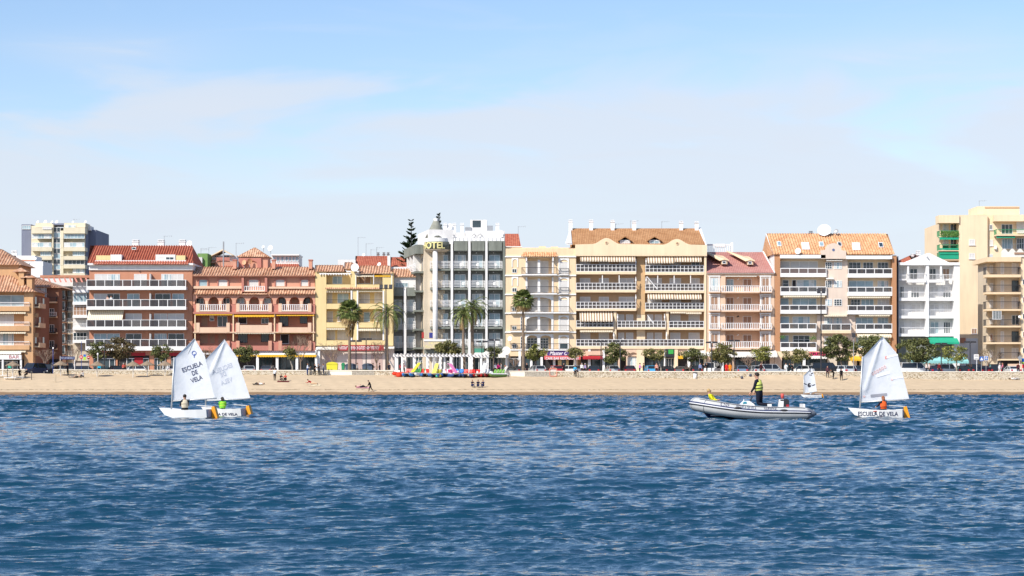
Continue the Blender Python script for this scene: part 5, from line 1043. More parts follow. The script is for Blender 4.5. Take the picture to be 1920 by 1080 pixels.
# ------------------------------------------------------------------ people
def cm(h, r=.85):
    return mat('cloth_'+h[1:], h, r, .08, 5, spec=.15)
skin_m = mat('skin', (.50, .27, .18), .6, .04, 5); eye_m = mat('eye', (.02, .015, .01), .3, 0); lip_m = mat('lips', (.35, .12, .1), .6, 0)
POSES = {
 'stand': dict(th=(4, -4), kn=(2, 4), sh=(6, -8), el=(12, 14)),
 'stand2': dict(th=(10, -6), kn=(8, 2), sh=(20, 0), el=(60, 12), lean=2),
 'talk': dict(th=(2, -3), kn=(2, 3), sh=(25, 10), el=(75, 60), lean=3),
 'walk': dict(th=(26, -20), kn=(8, 22), sh=(-22, 24), el=(16, 24), lean=4),
 'stoop': dict(th=(20, -16), kn=(10, 26), sh=(18, 10), el=(20, 20), lean=22, hd=24),
 'bend': dict(th=(20, 10), kn=(24, 20), sh=(50, 60), el=(10, 14), lean=55, hd=20),
 'sit': dict(th=(118, 122), kn=(105, 112), sh=(55, 50), el=(35, 40), lean=12),
 'sit2': dict(th=(95, 105), kn=(25, 80), sh=(-25, -20), el=(5, 5), lean=-14),
 'chair': dict(th=(88, 86), kn=(85, 80), sh=(30, 26), el=(50, 45), lean=-2),
 'lie': dict(th=(12, 40), kn=(18, 70), sh=(-4, 12), el=(12, 50), lean=4, tip=-84),
 'prone': dict(th=(0, 4), kn=(6, 10), sh=(100, 110), el=(80, 70), lean=-22, tip=80, hd=-30),
 'helm': dict(th=(84, 88), kn=(75, 60), sh=(45, 30), el=(30, 50), lean=6),
 'helm2': dict(th=(95, 90), kn=(95, 80), sh=(62, 50), el=(20, 40), lean=22, hd=20),
 'kneel': dict(th=(2, -2), kn=(86, 84), sh=(16, 12), el=(20, 30), lean=9, hd=6, ab=6),
 'recline': dict(th=(80, 70), kn=(30, 20), sh=(30, 30), el=(60, 60), lean=-38, hd=18)}
def skel(p):
    q = dict(lean=0, hd=0, ab=7, tip=0); q.update(POSES[p]); D = {}; E = []; l = R(q['lean']); u = Vector((math.sin(l), 0, math.cos(l)))
    def dr(a, s=0, ab=0): a = R(a); b_ = R(ab); return Vector((math.sin(a), s*math.sin(b_)*abs(math.cos(a)), -math.cos(a)*math.cos(b_))).normalized()
    O = Vector((0, 0, 0)); D['pelvis'] = (O, .135); D['waist'] = (O+u*.14, .115); D['chest'] = (O+u*.32, .138); D['upper'] = (O+u*.43, .118)
    D['neck'] = (O+u*.51, .055); h_ = R(q['lean']*.6+q['hd']); hu = Vector((math.sin(h_), 0, math.cos(h_)))
    D['jaw'] = (D['neck'][0]+hu*.09+Vector((math.cos(h_), 0, -math.sin(h_)))*.02, .072); D['head'] = (D['neck'][0]+hu*.17+Vector((.012, 0, 0)), .096); D['crown'] = (D['neck'][0]+hu*.235, .070)
    E += [('pelvis', 'waist'), ('waist', 'chest'), ('chest', 'upper'), ('upper', 'neck'), ('neck', 'jaw'), ('jaw', 'head'), ('head', 'crown')]
    for i, s in enumerate((1, -1)):
        n = 'lr'[i]; hip = O+Vector((0, s*.10, -.05)); a = q['th'][i]; kn = hip+dr(a, s, 3)*.42; b_ = a-q['kn'][i]; an = kn+dr(b_)*.41; f = R(b_ if p not in ('kneel',) else b_+5)
        D['hip'+n] = (hip, .108); D['knee'+n] = (kn, .072); D['calf'+n] = (kn.lerp(an, .35), .06); D['ankle'+n] = (an, .042); D['toe'+n] = (an+Vector((math.cos(f), 0, math.sin(f)))*.17+dr(b_)*.045, .036)
        shd = O+u*.445+Vector((0, s*.175, 0)); el = shd+dr(q['sh'][i], s, q['ab'])*.28; c_ = q['sh'][i]+q['el'][i]; wr = el+dr(c_, s, 2)*.245; hn = wr+dr(c_, s, 0)*.085
        D['shoulder'+n] = (shd, .066); D['elbow'+n] = (el, .046); D['wrist'+n] = (wr, .032); D['hand'+n] = (hn, .036)
        E += [('pelvis', 'hip'+n), ('hip'+n, 'knee'+n), ('knee'+n, 'calf'+n), ('calf'+n, 'ankle'+n), ('ankle'+n, 'toe'+n), ('upper', 'shoulder'+n), ('shoulder'+n, 'elbow'+n), ('elbow'+n, 'wrist'+n), ('wrist'+n, 'hand'+n)]
    if q['tip']:
        M = Matrix.Rotation(R(q['tip']), 3, 'Y'); D = {k: (M @ v[0], v[1]) for k, v in D.items()}
    mz = min(v[0].z-v[1]*.9 for v in D.values()); D = {k: (v[0]-Vector((0, 0, mz)), v[1]) for k, v in D.items()}
    return D, E
BODY = {}
def body_mesh(p, short=False):
    if (p, short) in BODY: return BODY[(p, short)]
    D, E = skel(p); names = list(D); me = bpy.data.meshes.new('s'); me.from_pydata([D[n][0] for n in names], [(names.index(a), names.index(b_)) for a, b_ in E], [])
    o = bpy.data.objects.new('s', me); COL.objects.link(o); o.modifiers.new('k', 'SKIN'); sb = o.modifiers.new('b', 'SUBSURF'); sb.levels = 1
    if not me.skin_vertices: me.attributes.new('skin', 'FLOAT', 'POINT')
    sv = me.skin_vertices[0].data if me.skin_vertices else None
    for i, n in enumerate(names): sv[i].radius = (D[n][1]*1.12*(.86 if n in ('chest', 'waist', 'upper', 'pelvis') else 1), D[n][1]*1.12); sv[i].use_root = (n == 'pelvis')
    bpy.context.view_layer.update(); ev = bpy.data.meshes.new_from_object(o.evaluated_get(bpy.context.evaluated_depsgraph_get()))
    bpy.data.objects.remove(o); v = [tuple(x.co) for x in ev.vertices]; f = [tuple(x.vertices) for x in ev.polygons]; bpy.data.meshes.remove(ev)
    q = MB(); seg = []
    for a, b_ in E: seg.append((D[a][0], D[b_][0], a, b_))
    def region(c):
        best = None
        for A_, B_, a, b_ in seg:
            d = B_-A_; t = max(0, min(1, (c-A_).dot(d)/max(d.length_squared, 1e-6))); r_ = (c-A_-d*t).length-.5*(D[a][1]*(1-t)+D[b_][1]*t)
            if best is None or r_ < best[0]: best = (r_, a, b_, t)
        _, a, b_, t = best
        if b_ in ('jaw', 'head', 'crown') or (b_ == 'neck' and t > .6) or b_.startswith('hand'): return 0
        if b_.startswith('wrist') and (t > .8 or short): return 0
        if b_.startswith('toe') or (b_.startswith('ankle') and t > .85): return 3
        if b_.startswith(('hip', 'knee', 'calf', 'ankle')): return 2
        if a == 'pelvis' and t < .35: return 2
        return 1
    mi = [region(sum((Vector(v[i]) for i in fc), Vector())/len(fc)) for fc in f]
    q.add(v, f); q.m = mi
    hd = D['head'][0]; up = (D['crown'][0]-D['jaw'][0]).normalized(); fw = Vector((0, 1, 0)).cross(up).normalized(); sd = Vector((0, 1, 0))
    q.ell(hd+fw*.098-up*.02, (.016, .013, .022), 6, 5, 0)
    for s in (1, -1):
        q.ell(hd+fw*.082+sd*s*.032+up*.012, (.011, .013, .009), 6, 5, 4); q.ell(hd+sd*s*.088-up*.01, (.018, .010, .028), 6, 5, 0)
    q.ell(hd+fw*.085-up*.055, (.008, .026, .007), 6, 4, 5)
    for n in 'lr':                                           # four fingers and a thumb, unequal and curled
        W, Hn = D['wrist'+n][0], D['hand'+n][0]; d = (Hn-W).normalized(); side = d.cross(Vector((0, 1, 0))); side = side.normalized() if side.length > .1 else Vector((1, 0, 0)); cur = Vector((0, -1 if n == 'l' else 1, 0))
        for k, (o_, ln) in enumerate(((-.026, .060), (-.009, .075), (.009, .070), (.025, .055))):
            b0 = Hn+side*o_-d*.01; q.tube([b0, b0+d*ln*.5+cur*.006, b0+d*ln*.85+cur*.022, b0+d*ln*.95+cur*.04], [.0095, .009, .008, .006], 5, 0)
        b0 = W+d*.035-side*.026; q.tube([b0, b0-side*.025+d*.025, b0-side*.03+d*.055+cur*.01], [.012, .010, .008], 5, 0)
    BODY[(p, short)] = (q, D, dict(hd=hd, up=up, fw=fw)); return BODY[(p, short)]
hair_m = {'dark': mat('dark_hair', (.02, .014, .01), .7, .2, 20), 'brown': mat('brown_hair', (.10, .05, .025), .7, .2, 20), 'blond': mat('blond_hair', (.42, .28, .12), .7, .15, 20), 'red': mat('red_hair', (.26, .09, .04), .7, .2, 20), 'grey': mat('grey_hair', (.4, .4, .4), .7, .1, 20), 'cap': mat('cap_cloth', (.03, .03, .035), .8, .1, 10)}
def person(label, loc, pose='stand', rz=0, top='#202024', bot='#23252c', shoes='#1a1a1a', hair='dark', long=False, sc=1.0, short=False, group=None, vest=None):
    q, D, H = body_mesh(pose, short)
    o = q.build('person', [skin_m, cm(top), cm(bot), cm(shoes), eye_m, lip_m], None, True); tag(o, label, 'person', group)
    b_ = MB(); hd, up, fw = H['hd'], H['up'], H['fw']; M = Matrix((fw, Vector((0, 1, 0)), up)).transposed()
    n0 = len(b_.v); b_.ell((0, 0, 0), (.106, .100, .112), 12, 8)
    b_.v = [tuple(hd+M @ Vector((x-.016, y, z+.016 if z > -.02 else z*.6+.006))) for x, y, z in b_.v]
    b_.f = [f for f in b_.f if not ((Vector(b_.v[f[0]])-hd).dot(fw) > .045 and (Vector(b_.v[f[0]])-hd).dot(up) < .05)]
    if long: b_.tube([hd-fw*.05+up*.02, hd-fw*.085-up*.1, hd-fw*.09-up*.26], [.085, .085, .03], 8)
    b_.build('hair', hair_m[hair], o, True)
    if vest:
        v_ = MB(); A_, B_ = D['pelvis'][0], D['neck'][0]; d = (B_-A_); l_ = d.length; d.normalize(); f_ = Vector((0, 1, 0)).cross(d).normalized(); n_ = 16; rings = [(.10, .135, .165), (.18, .15, .178), (.40, .165, .190), (.62, .165, .185), (.86, .135, .165), (.97, .085, .11)]
        vs = [A_+d*(l_*t)+f_*(rx*math.cos(2*PI*j/n_))+Vector((0, ry*math.sin(2*PI*j/n_), 0)) for t, rx, ry in rings for j in range(n_)]
        v_.add(vs, [(i*n_+j, i*n_+(j+1) % n_, (i+1)*n_+(j+1) % n_, (i+1)*n_+j) for i in range(len(rings)-1) for j in range(n_)])
        vo = v_.build('life_vest', cm(vest[0]), o, True)
        for t in vest[2]:
            s_ = MB(); k = [A_+d*(l_*tt)+f_*(.172*math.cos(2*PI*j/n_))+Vector((0, .197*math.sin(2*PI*j/n_), 0)) for tt in (t-.03, t+.03) for j in range(n_)]
            s_.add(k, [(j, (j+1) % n_, n_+(j+1) % n_, n_+j) for j in range(n_)]); s_.build('vest_strap', cm(vest[1]), vo)
    o.location = loc; o.rotation_euler = (0, 0, rz); o.scale = (sc, sc, sc); return o

# ------------------------------------------------------------------ sailing dinghies
hullw = mat('white_gelcoat', (.80, .80, .78), .35, .04, 3, spec=.5); spar = mat('spar_alloy', (.62, .62, .60), .4, .05, metal=.3); trans_g = mat('grey_transom', '#b0b2bc', .5, .08); orange = mat('orange_blade', '#e89a20', .5, .08, 4)
def sailmat(name, col, tr=.35):
    if name in MATS: return MATS[name]
    m = bpy.data.materials.new(name); m.use_nodes = True; t = m.node_tree; b_ = t.nodes['Principled BSDF']; b_.inputs['Base Color'].default_value = (*col, 1); b_.inputs['Roughness'].default_value = .6
    tl = t.nodes.new('ShaderNodeBsdfTranslucent'); tl.inputs[0].default_value = (*col, 1); mx_ = t.nodes.new('ShaderNodeMixShader'); mx_.inputs[0].default_value = tr
    g_ = t.nodes.new('ShaderNodeNewGeometry'); n_ = t.nodes.new('ShaderNodeTexNoise'); n_.inputs['Scale'].default_value = 2.2; n_.inputs['Detail'].default_value = 3; t.links.new(g_.outputs['Position'], n_.inputs['Vector'])
    bp_ = t.nodes.new('ShaderNodeBump'); bp_.inputs['Distance'].default_value = .06; bp_.inputs['Strength'].default_value = .5; t.links.new(n_.outputs[0], bp_.inputs['Height']); t.links.new(bp_.outputs[0], b_.inputs['Normal']); t.links.new(bp_.outputs[0], tl.inputs['Normal'])
    t.links.new(b_.outputs[0], mx_.inputs[1]); t.links.new(tl.outputs[0], mx_.inputs[2]); t.links.new(mx_.outputs[0], t.nodes['Material Output'].inputs[0]); MATS[name] = m; return m
sail_w = sailmat('sailcloth', (.86, .87, .88), .28)
def hull_mesh(Ln, Wd=1.05, fb=.35):
    st = [(-.5, .24, .30, fb+.06), (-.42, .33, .14, fb+.04), (-.2, .47, .02, fb), (.05, .52, -.03, fb-.02), (.3, .50, -.01, fb-.01), (.5, .44, .05, fb+.01)]
    q = MB(); n = len(st); vs = []
    for x_, hw, zb, zt in st:
        x_ *= Ln; hw *= Wd; dx = (-.10 if x_ < -.45*Ln else 0)
        vs += [(x_+dx, -hw, zt), (x_, -hw*.86, zb), (x_, hw*.86, zb), (x_+dx, hw, zt), (x_+dx, hw-.07, zt), (x_+.02, hw*.86-.05, max(zb, .0)+.09), (x_+.02, -hw*.86+.05, max(zb, .0)+.09), (x_+dx, -hw+.07, zt)]
    fs = [(i*8+j, (i+1)*8+j, (i+1)*8+(j+1) % 8, i*8+(j+1) % 8) for i in range(n-1) for j in range(8)]
    fs += [(0, 1, 2, 3), (0, 3, 4, 7), (4, 5, 6, 7)]; e = (n-1)*8; fs += [(e, e+3, e+2, e+1), (e, e+7, e+4, e+3), (e+4, e+7, e+6, e+5)]
    q.add(vs, fs); return q
def dinghy(label, pxc, Y, Ln, yaw, pts, cam_=.12, hull_txt=None, sprit=True, deco=None, crease=None, rud=True, group='sailing school dinghies'):
    """pts: px positions of mast foot, throat, peak, leech, clew, tack"""
    s = F/Y; wl = H0+HC*s; base = Vector((X(pxc, Y), Y, 0)); root = thing('sailing_dinghy', label, 'sailboat', base, 0, group)
    Mz = Matrix.Rotation(R(yaw), 3, 'Z')
    def tf(q): q.v = [tuple(Mz @ Vector(v)+base) for v in q.v]; return q
    h = tf(hull_mesh(Ln)).build('hull', hullw, root)
    q = MB(); q.box(-.12*Ln, -.02*Ln, -.46, .46, .22, .26); tf(q).build('thwart', hullw, root)
    q = MB(); q.slab([(Ln*.5+.004, -.42, .35), (Ln*.5+.004, .42, .35), (Ln*.5+.004, .36, .08), (Ln*.5+.004, -.36, .08)], (.02, 0, 0)); tf(q).build('transom_panel', trans_g, root)
    q = MB(); q.slab([(Ln*.5+.03, 0, .45), (Ln*.5+.14, 0, .47), (Ln*.5+.28, 0, .0), (Ln*.5+.22, 0, -.12), (Ln*.5+.06, 0, -.12)], (0, .22 if rud else .04, 0)); r_ = tf(q).build('rudder', orange, root)
    q = MB(); q.tube([(Ln*.5+.08, 0, .46), (Ln*.18, .1, .50)], .015); tf(q).build('tiller', spar, r_)
    def wp(a, dy=0): return Vector((X(a[0], Y), Y+dy, Z(a[1], Y)))
    foot, thr, peak, lee, clew, tack = [wp(a) for a in pts]
    q = MB(); q.tube([foot+Vector((0, 0, -.25)), foot.lerp(thr, 1.0)+Vector((0, 0, .05))], [.028, .022], 8); m_ = q.build('mast', spar, root, True)
    q = MB(); q.tube([tack+Vector((-.02, .02, -.03)), clew+Vector((.08, .02, -.02))], .022, 8); q.build('boom', spar, root, True)
    vT, vL = (thr.z-tack.z)/(peak.z-tack.z), (lee.z-clew.z)/(peak.z-clew.z)
    def luff(v): return tack.lerp(thr, v/vT) if v < vT else thr.lerp(peak, (v-vT)/(1-vT))
    def leech(v):
        p_ = clew.lerp(lee, v/vL) if v < vL else lee.lerp(peak, (v-vL)/(1-vL)); return p_
    zs = np.linspace(0, 1, 60); LU = [luff(v) for v in zs]; LE = [leech(v) for v in zs]; LZ = [p_.z for p_ in LU]; EZ = [p_.z for p_ in LE]; LX = [p_.x for p_ in LU]; EX = [p_.x for p_ in LE]
    def cy(x_, z_):
        xl, xr = np.interp(z_, LZ, LX), np.interp(z_, EZ, EX); u = max(0, min(1, (x_-xl)/max(xr-xl, .05))); v = (z_-tack.z)/(peak.z-tack.z)
        y = cam_*math.sin(PI*u**.8)*(1-.5*max(0, v))+.012*math.sin(x_*9+z_*4)
        if crease:
            (ax, az), (bx_, bz) = [(X(a[0], Y), Z(a[1], Y)) for a in crease]; d = Vector((bx_-ax, bz-az)); t = max(0, min(1, (Vector((x_-ax, z_-az))).dot(d)/d.length_squared)); dist = (Vector((x_-ax-d.x*t, z_-az-d.y*t))).length; y -= .06*math.exp(-(dist/.06)**2)
        return y
    q = MB(); nu, nv = 22, 34
    for j in range(nv+1):
        for i in range(nu+1):
            p_ = luff(j/nv).lerp(leech(j/nv), i/nu); q.v.append((p_.x, Y+cy(p_.x, p_.z), p_.z))
    q.f = [(j*(nu+1)+i, j*(nu+1)+i+1, (j+1)*(nu+1)+i+1, (j+1)*(nu+1)+i) for j in range(nv) for i in range(nu)]; q.m = [0]*len(q.f)
    sl = q.build('sail', sail_w, root, True)
    sp = MB(); a = foot.lerp(thr, .45); sp.tube([a+Vector((0, .22, 0)), peak+Vector((0, .04, -.03))], .014, 6); sp.build('sprit', spar, root)
    def ontosail(vs, fs, m, c, ang, wd, hg, mirror=False, name='lettering'):
        xs_ = [v.x for v in vs]; ys_ = [v.y for v in vs]; a_ = R(ang); out = []
        for v in vs:
            u = ((v.x-min(xs_))/(max(xs_)-min(xs_))-.5)*wd/s*(-1 if mirror else 1); k = ((v.y-min(ys_))/(max(ys_)-min(ys_))-.5)*hg/s
            x_ = X(c[0], Y)+u*math.cos(a_)-k*math.sin(a_); z_ = Z(c[1], Y)+u*math.sin(a_)+k*math.cos(a_); out.append((x_, Y+cy(x_, z_)-.014, z_))
        b_ = MB(); b_.add(out, fs); return b_.build(name, m, sl)
    if deco: deco(ontosail)
    if hull_txt:
        vs, fs = text_mesh(hull_txt[0], bold=.012); xs_ = [v.x for v in vs]; ys_ = [v.y for v in vs]; b_ = MB(); x0, x1, z0, z1 = hull_txt[1:5]; out = []
        for v in vs:
            x_ = x0+(x1-x0)*(v.x-min(xs_))/(max(xs_)-min(xs_)); z_ = z0+(z1-z0)*(v.y-min(ys_))/(max(ys_)-min(ys_)); t = x_/Ln
            hw = float(np.interp(t, [-.5, -.42, -.2, .05, .3, .5], [.24, .33, .47, .52, .50, .44]))*1.05; zb = float(np.interp(t, [-.5, -.42, -.2, .05, .3, .5], [.30, .14, .02, -.03, -.01, .05])); zt = float(np.interp(t, [-.5, -.42, -.2, .05, .3, .5], [.41, .39, .35, .33, .34, .36]))
            k = (z_-zb)/(zt-zb); out.append((x_, -(hw*(.86+.14*k))-.012, z_))
        b_.add(out, fs); tf(b_).build('lettering', navy_t if len(hull_txt) < 6 else hull_txt[5], h)
    return root, tf
navy_t = mat('navy_letters', (.03, .035, .09), .7, 0); faint = mat('faint_print', (.52, .55, .62), .7, 0); pinkp = mat('faded_red_print', (.72, .50, .48), .7, 0); redp = mat('red_patch', (.70, .25, .22), .7, 0); greyp = mat('grey_window', (.30, .31, .35), .5, 0)
def ring(r0, r1, n=24): 
    vs = [Vector((r*math.cos(2*PI*i/n), r*math.sin(2*PI*i/n), 0)) for i in range(n) for r in (r0, r1)]; return vs, [(2*i, 2*i+1, (2*i+3) % (2*n), (2*i+2) % (2*n)) for i in range(n)]
def rect(): return [Vector((0, 0, 0)), Vector((1, 0, 0)), Vector((1, 1, 0)), Vector((0, 1, 0))], [(0, 1, 2, 3)]
def sub(vs, fs, n=6):                                        # subdivided rect so it follows the sail
    v = [Vector((i/n, j/n, 0)) for j in range(n+1) for i in range(n+1)]; return v, [(j*(n+1)+i, j*(n+1)+i+1, (j+1)*(n+1)+i+1, (j+1)*(n+1)+i) for j in range(n) for i in range(n)]
def deco_left(on):
    for t, c_, w_ in (('ESCUELA', (359.8, 687.5), 40), ('DE', (364.5, 698.5), 11), ('VELA', (368, 710.5), 23)): vs, fs = text_mesh(t, bold=.012); on(vs, fs, navy_t, c_, 21, w_, 8.5)
    vs, fs = ring(.36, .5); on(vs, fs, mat('blue_print', (.05, .10, .35), .7, 0), (363.4, 662), 0, 9, 9, name='emblem'); on(*rect(), mat('blue_print', (.05, .10, .35), .7, 0), (363.6, 667), -3, 1.6, 7, name='emblem')
def deco_rear(on):
    for t, c_, w_ in (('ESCUELA', (416, 691), 40), ('DE', (417.5, 701.5), 11), ('VELA', (424, 714.5), 23)): vs, fs = text_mesh(t, bold=.012); on(vs, fs, faint, c_, 21, w_, 8.5, True)
def deco_right(on):
    on(*sub(0, 0), greyp, (1648.5, 741), 6, 31, 5, name='sail_window'); on(*sub(0, 0, 2), redp, (1661.8, 670.5), 8, 3.6, 5, name='patch'); on(*sub(0, 0, 2), pinkp, (1673, 711), 5, 3.6, 5, name='patch')
    vs, fs = ring(0, .5, 16); on(vs, fs, pinkp, (1620.5, 743.5), 0, 5, 4, name='patch')
    for i in range(6): vs, fs = ring(.22, .5, 14); on(vs, fs, pinkp, (1637+i*4.6, 701-i*2.6), 28, 4.6, 6.5, name='faded_mark')
    on(*sub(0, 0), mat('white_tape', (.86, .87, .88), .6, 0), (1656, 702), 16, 26, 5, name='patch')
    on(*sub(0, 0, 8), mat('white_tape', (.86, .87, .88), .6, 0), (1673, 668), 14, 22, 2.6, name='batten_pocket'); on(*sub(0, 0, 8), mat('white_tape', (.86, .87, .88), .6, 0), (1683, 708.5), 8, 22, 2.6, name='batten_pocket')
def deco_far(on):
    dk = mat('dark_print', (.03, .03, .04), .7, 0); vs, fs = ring(0, .5, 20); on(vs, fs, dk, (1517.8, 722.2), 0, 7, 8.4, name='emblem')
    vs, fs = ring(.3, .5); on(vs, fs, dk, (1519, 695.6), 0, 3.6, 4.4, name='emblem')
    for c_, a_, w_, h_ in (((1510, 720), -22, 6, 1.6), ((1525.5, 722), 22, 6, 1.6), ((1522.5, 700), 20, 4, 2), ((1520, 703.2), -5, 5, 1.4)): on(*rect(), dk, c_, a_, w_, h_, name='emblem')
    on(*rect(), text_w, (1516.3, 721.8), 8, 2.0, 1.6, name='emblem'); on(*rect(), text_w, (1519.6, 721.4), -8, 2.0, 1.6, name='emblem')
# left front dinghy, left rear dinghy, right dinghy, far dinghy
r1, tf1 = dinghy('white dinghy in front at left, its sail printed with bold navy words', 351, 80, 1.86, -13, [(320.5, 768), (326.5, 672.5), (364.5, 634), (384, 667), (402.5, 745.5), (322, 750.5)], .13, None, deco=deco_left)
person('person in pale vest over dark sleeves, back turned, steering the front left dinghy', (X(347, 79.9), 79.85, -.01), 'helm', R(105), top='#22252e', bot='#1c1d22', hair='dark', sc=.69, vest=('#c9bda4', '#8a8270', (.5,)))
r2, tf2 = dinghy('white dinghy half hidden behind the other at left, sail print seen reversed', 423, 83.5, 1.66, -16, [(386, 765), (384, 676), (421, 636), (443.5, 669), (469.5, 746), (386.5, 750)], .13, ('A DE VELA', -.1, .70, .08, .18), deco=deco_rear, crease=((396, 700), (421, 640)))
person('person in bright green jacket crouching in the rear left dinghy', (X(418, 83.3), 83.2, -.02), 'helm2', R(100), top='#5fae2e', bot='#1d2a22', hair='dark', long=True, sc=.66, vest=('#7cc23c', '#c8d84a', (.4, .7)))
r3, tf3 = dinghy('white dinghy alone at right with ESCUELA DE VELA along its side', 1644, 80, 1.92, -12, [(1611.5, 768), (1617, 671), (1655, 630.5), (1683, 664.5), (1704.5, 747.5), (1613.5, 752.5)], .14, ('ESCUELA DE VELA', -.68, .80, .11, .27), deco=deco_right, crease=((1623, 732), (1652, 640)))
person('person with long auburn hair in orange life vest, in the right dinghy', (X(1656.5, 79.9), 79.85, -.03), 'helm', R(110), top='#2a2022', bot='#241c1e', hair='red', long=True, sc=.66, vest=('#e0602c', '#17171a', (.3,)))
q = MB(); a = r3.location; q.tube([(X(1637, 79.5), 79.45, Z(771.5, 79.5)), (X(1662, 79.5), 79.6, Z(770, 79.5))], .02); q.build('hiking_strap', mat('red_strap', (.5, .08, .05), .7), r3)
r4, tf4 = dinghy('tiny far dinghy near the shore with a dark round emblem on its sail', 1521, 219, 2.05, -3, [(1506.5, 742), (1507, 704.5), (1521.8, 689), (1527, 704), (1531.5, 733.5), (1508.5, 736.5)], .15, ('ESCUELA DE VELA', -.65, .95, .12, .26, faint), deco=deco_far)
person('person in white sitting low behind the sail of the far dinghy', (X(1518, 219)+.15, 219.3, .08), 'helm2', R(70), top='#c8c8c8', bot='#2a2d36', hair='dark', sc=.6)

# ------------------------------------------------------------------ rigid inflatable boat
YR = 77.0; base = Vector((X(1404, YR), YR, 0)); rib = thing('inflatable_boat', 'grey inflatable motor boat with navy stripes and raised bow, right of centre', 'inflatable boat', base)
tubeg = mat('inflatable_grey', '#b9bab8', .5, .08, 2.5, spec=.35); tubed = mat('inflatable_end_grey', '#70757d', .5, .06); stripe = mat('navy_stripe', '#27345c', .5, .05); blackr = mat('black_rubber', (.02, .02, .025), .6, .1)
ctr = [(2.20, -.70, .24, .12), (2.02, -.72, .24, .20), (1.6, -.74, .245, .225), (.9, -.77, .25, .235), (.2, -.78, .27, .24), (-.5, -.77, .33, .245), (-1.05, -.68, .41, .25), (-1.5, -.50, .49, .25), (-1.80, -.25, .55, .25), (-1.90, 0, .57, .25)]
def spl(c, n=6):                                               # smooth the control path
    out = []
    for i in range(len(c)-1):
        p0, p1, p2, p3 = c[max(i-1, 0)], c[i], c[i+1], c[min(i+2, len(c)-1)]
        for j in range(n):
            t = j/n; out.append(tuple(.5*((2*b_)+(-a+c_)*t+(2*a-5*b_+4*c_-d)*t*t+(-a+3*b_-3*c_+d)*t**3) for a, b_, c_, d in zip(p0, p1, p2, p3)))
    return out+[c[-1]]
half = spl(ctr); full = half+[(x_, -y_, z_, r_) for x_, y_, z_, r_ in half[-2::-1]]
q = MB(); q.tube([base+Vector(p_[:3]) for p_ in full], [p_[3] for p_ in full], 18); rt_ = q.build('buoyancy_tube', tubeg, rib, True)
def along(ang, rad, i0, i1, m, name, lift=.0, flat=False, both=True):
    o = None
    for sgn in ((-1, 1) if both else (-1,)):
        pts_ = []
        for i in range(i0, i1):
            x_, y_, z_, r_ = half[i]; j = min(i+1, len(half)-1); k = max(i-1, 0); tx, ty = half[j][0]-half[k][0], half[j][1]-half[k][1]; l_ = math.hypot(tx, ty) or 1; nx, ny = -ty/l_, tx/l_
            if ny > 0: nx, ny = -nx, -ny
            if i > len(half)-4: nx, ny = (-1, 0) if i == len(half)-1 else (nx, ny)
            a_ = R(ang); r2_ = r_+lift; pts_.append(base+Vector((x_+nx*r2_*math.cos(a_), (y_+ny*r2_*math.cos(a_))*(1 if sgn < 0 else -1), z_+r2_*math.sin(a_))))
        q = MB(); q.tube(pts_, rad, 6); o = q.build(name, m, rt_, True)
    return o
nh = len(half)
along(22, .030, 4, nh, stripe, 'stripe', -.012); along(3, .022, 4, nh, blackr, 'rubbing_strake', .0); along(12, .024, 4, nh, mat('pale_stripe', (.7, .71, .72), .5, 0), 'stripe', -.008); along(60, .010, 8, nh-8, blackr, 'grab_line', .012)
for i in (16, 30): 
    x_, y_, z_, r_ = half[i]; q = MB(); q.ell(base+Vector((x_, y_-r_*.93, z_+.10)), (.15, .03, .05), 12, 6); q.build('grab_handle', blackr, rt_)
for sgn in (1, -1): 
    q = MB(); q.tube([base+Vector((2.34, sgn*.70, .23)), base+Vector((2.24, sgn*.70, .235)), base+Vector((2.06, sgn*.72, .24)), base+Vector((1.96, sgn*.722, .24))], [.04, .11, .20, .208], 16); q.build('tube_end', tubed, rt_, True)
for i in (nh-12, nh-4):
    x_, y_, z_, r_ = half[i]; q = MB(); p_ = Vector(half[i][:3]); d = (Vector(half[i-1][:3])-p_).normalized(); q.tube([base+p_-d*.012, base+p_+d*.012], r_+.006, 18); q.build('seam', mat('seam_grey', '#6f747a', .6), rt_)
q = MB(); sts = [(-1.72, .03, .42), (-1.5, .2, .16), (-1.0, .42, -.02), (0, .55, -.14), (1.2, .56, -.16), (2.0, .55, -.15)]; vs = []
for x_, hw, zk in sts: vs += [base+Vector((x_, -hw, max(.16, zk+.2))), base+Vector((x_, 0, zk-.06)), base+Vector((x_, hw, max(.16, zk+.2)))]
q.add(vs, [(i*3+j, (i+1)*3+j, (i+1)*3+j+1, i*3+j+1) for i in range(5) for j in (0, 1)]+[(15, 16, 17)]); q.build('hull', mat('navy_hull', '#1a2250', .35, .1, 2), rib)
q = MB(); q.box(base.x-1.4, base.x+2.0, YR-.5, YR+.5, .15, .19); q.build('floor', mat('deck_grey', (.35, .36, .37), .7, .1), rib)
q = MB(); q.slab([base+Vector((1.9, -.5, .1)), base+Vector((1.98, -.5, .1)), base+Vector((1.96, -.5, .58)), base+Vector((1.9, -.5, .58))], (0, 1, 0)); q.build('transom', hullw, rib)
def rx(px): return X(px, YR)
def rz_(py): return Z(py, YR)
q = MB(); q.slab([(rx(1386), YR-.25, rz_(768)), (rx(1417), YR-.25, rz_(768)), (rx(1413), YR-.25, rz_(758)), (rx(1404), YR-.25, rz_(751.5)), (rx(1394), YR-.25, rz_(752)), (rx(1388), YR-.25, rz_(758))], (0, .5, 0)); con = q.build('console', hullw, rib)
q = MB(); q.slab([(rx(1391), YR-.262, rz_(757)), (rx(1399), YR-.262, rz_(756.5)), (rx(1398), YR-.262, rz_(753)), (rx(1393), YR-.262, rz_(753))], (0, .52, 0)); q.build('console_panel', mat('teal_panel', '#2c8ca0', .5), con)
q = MB()
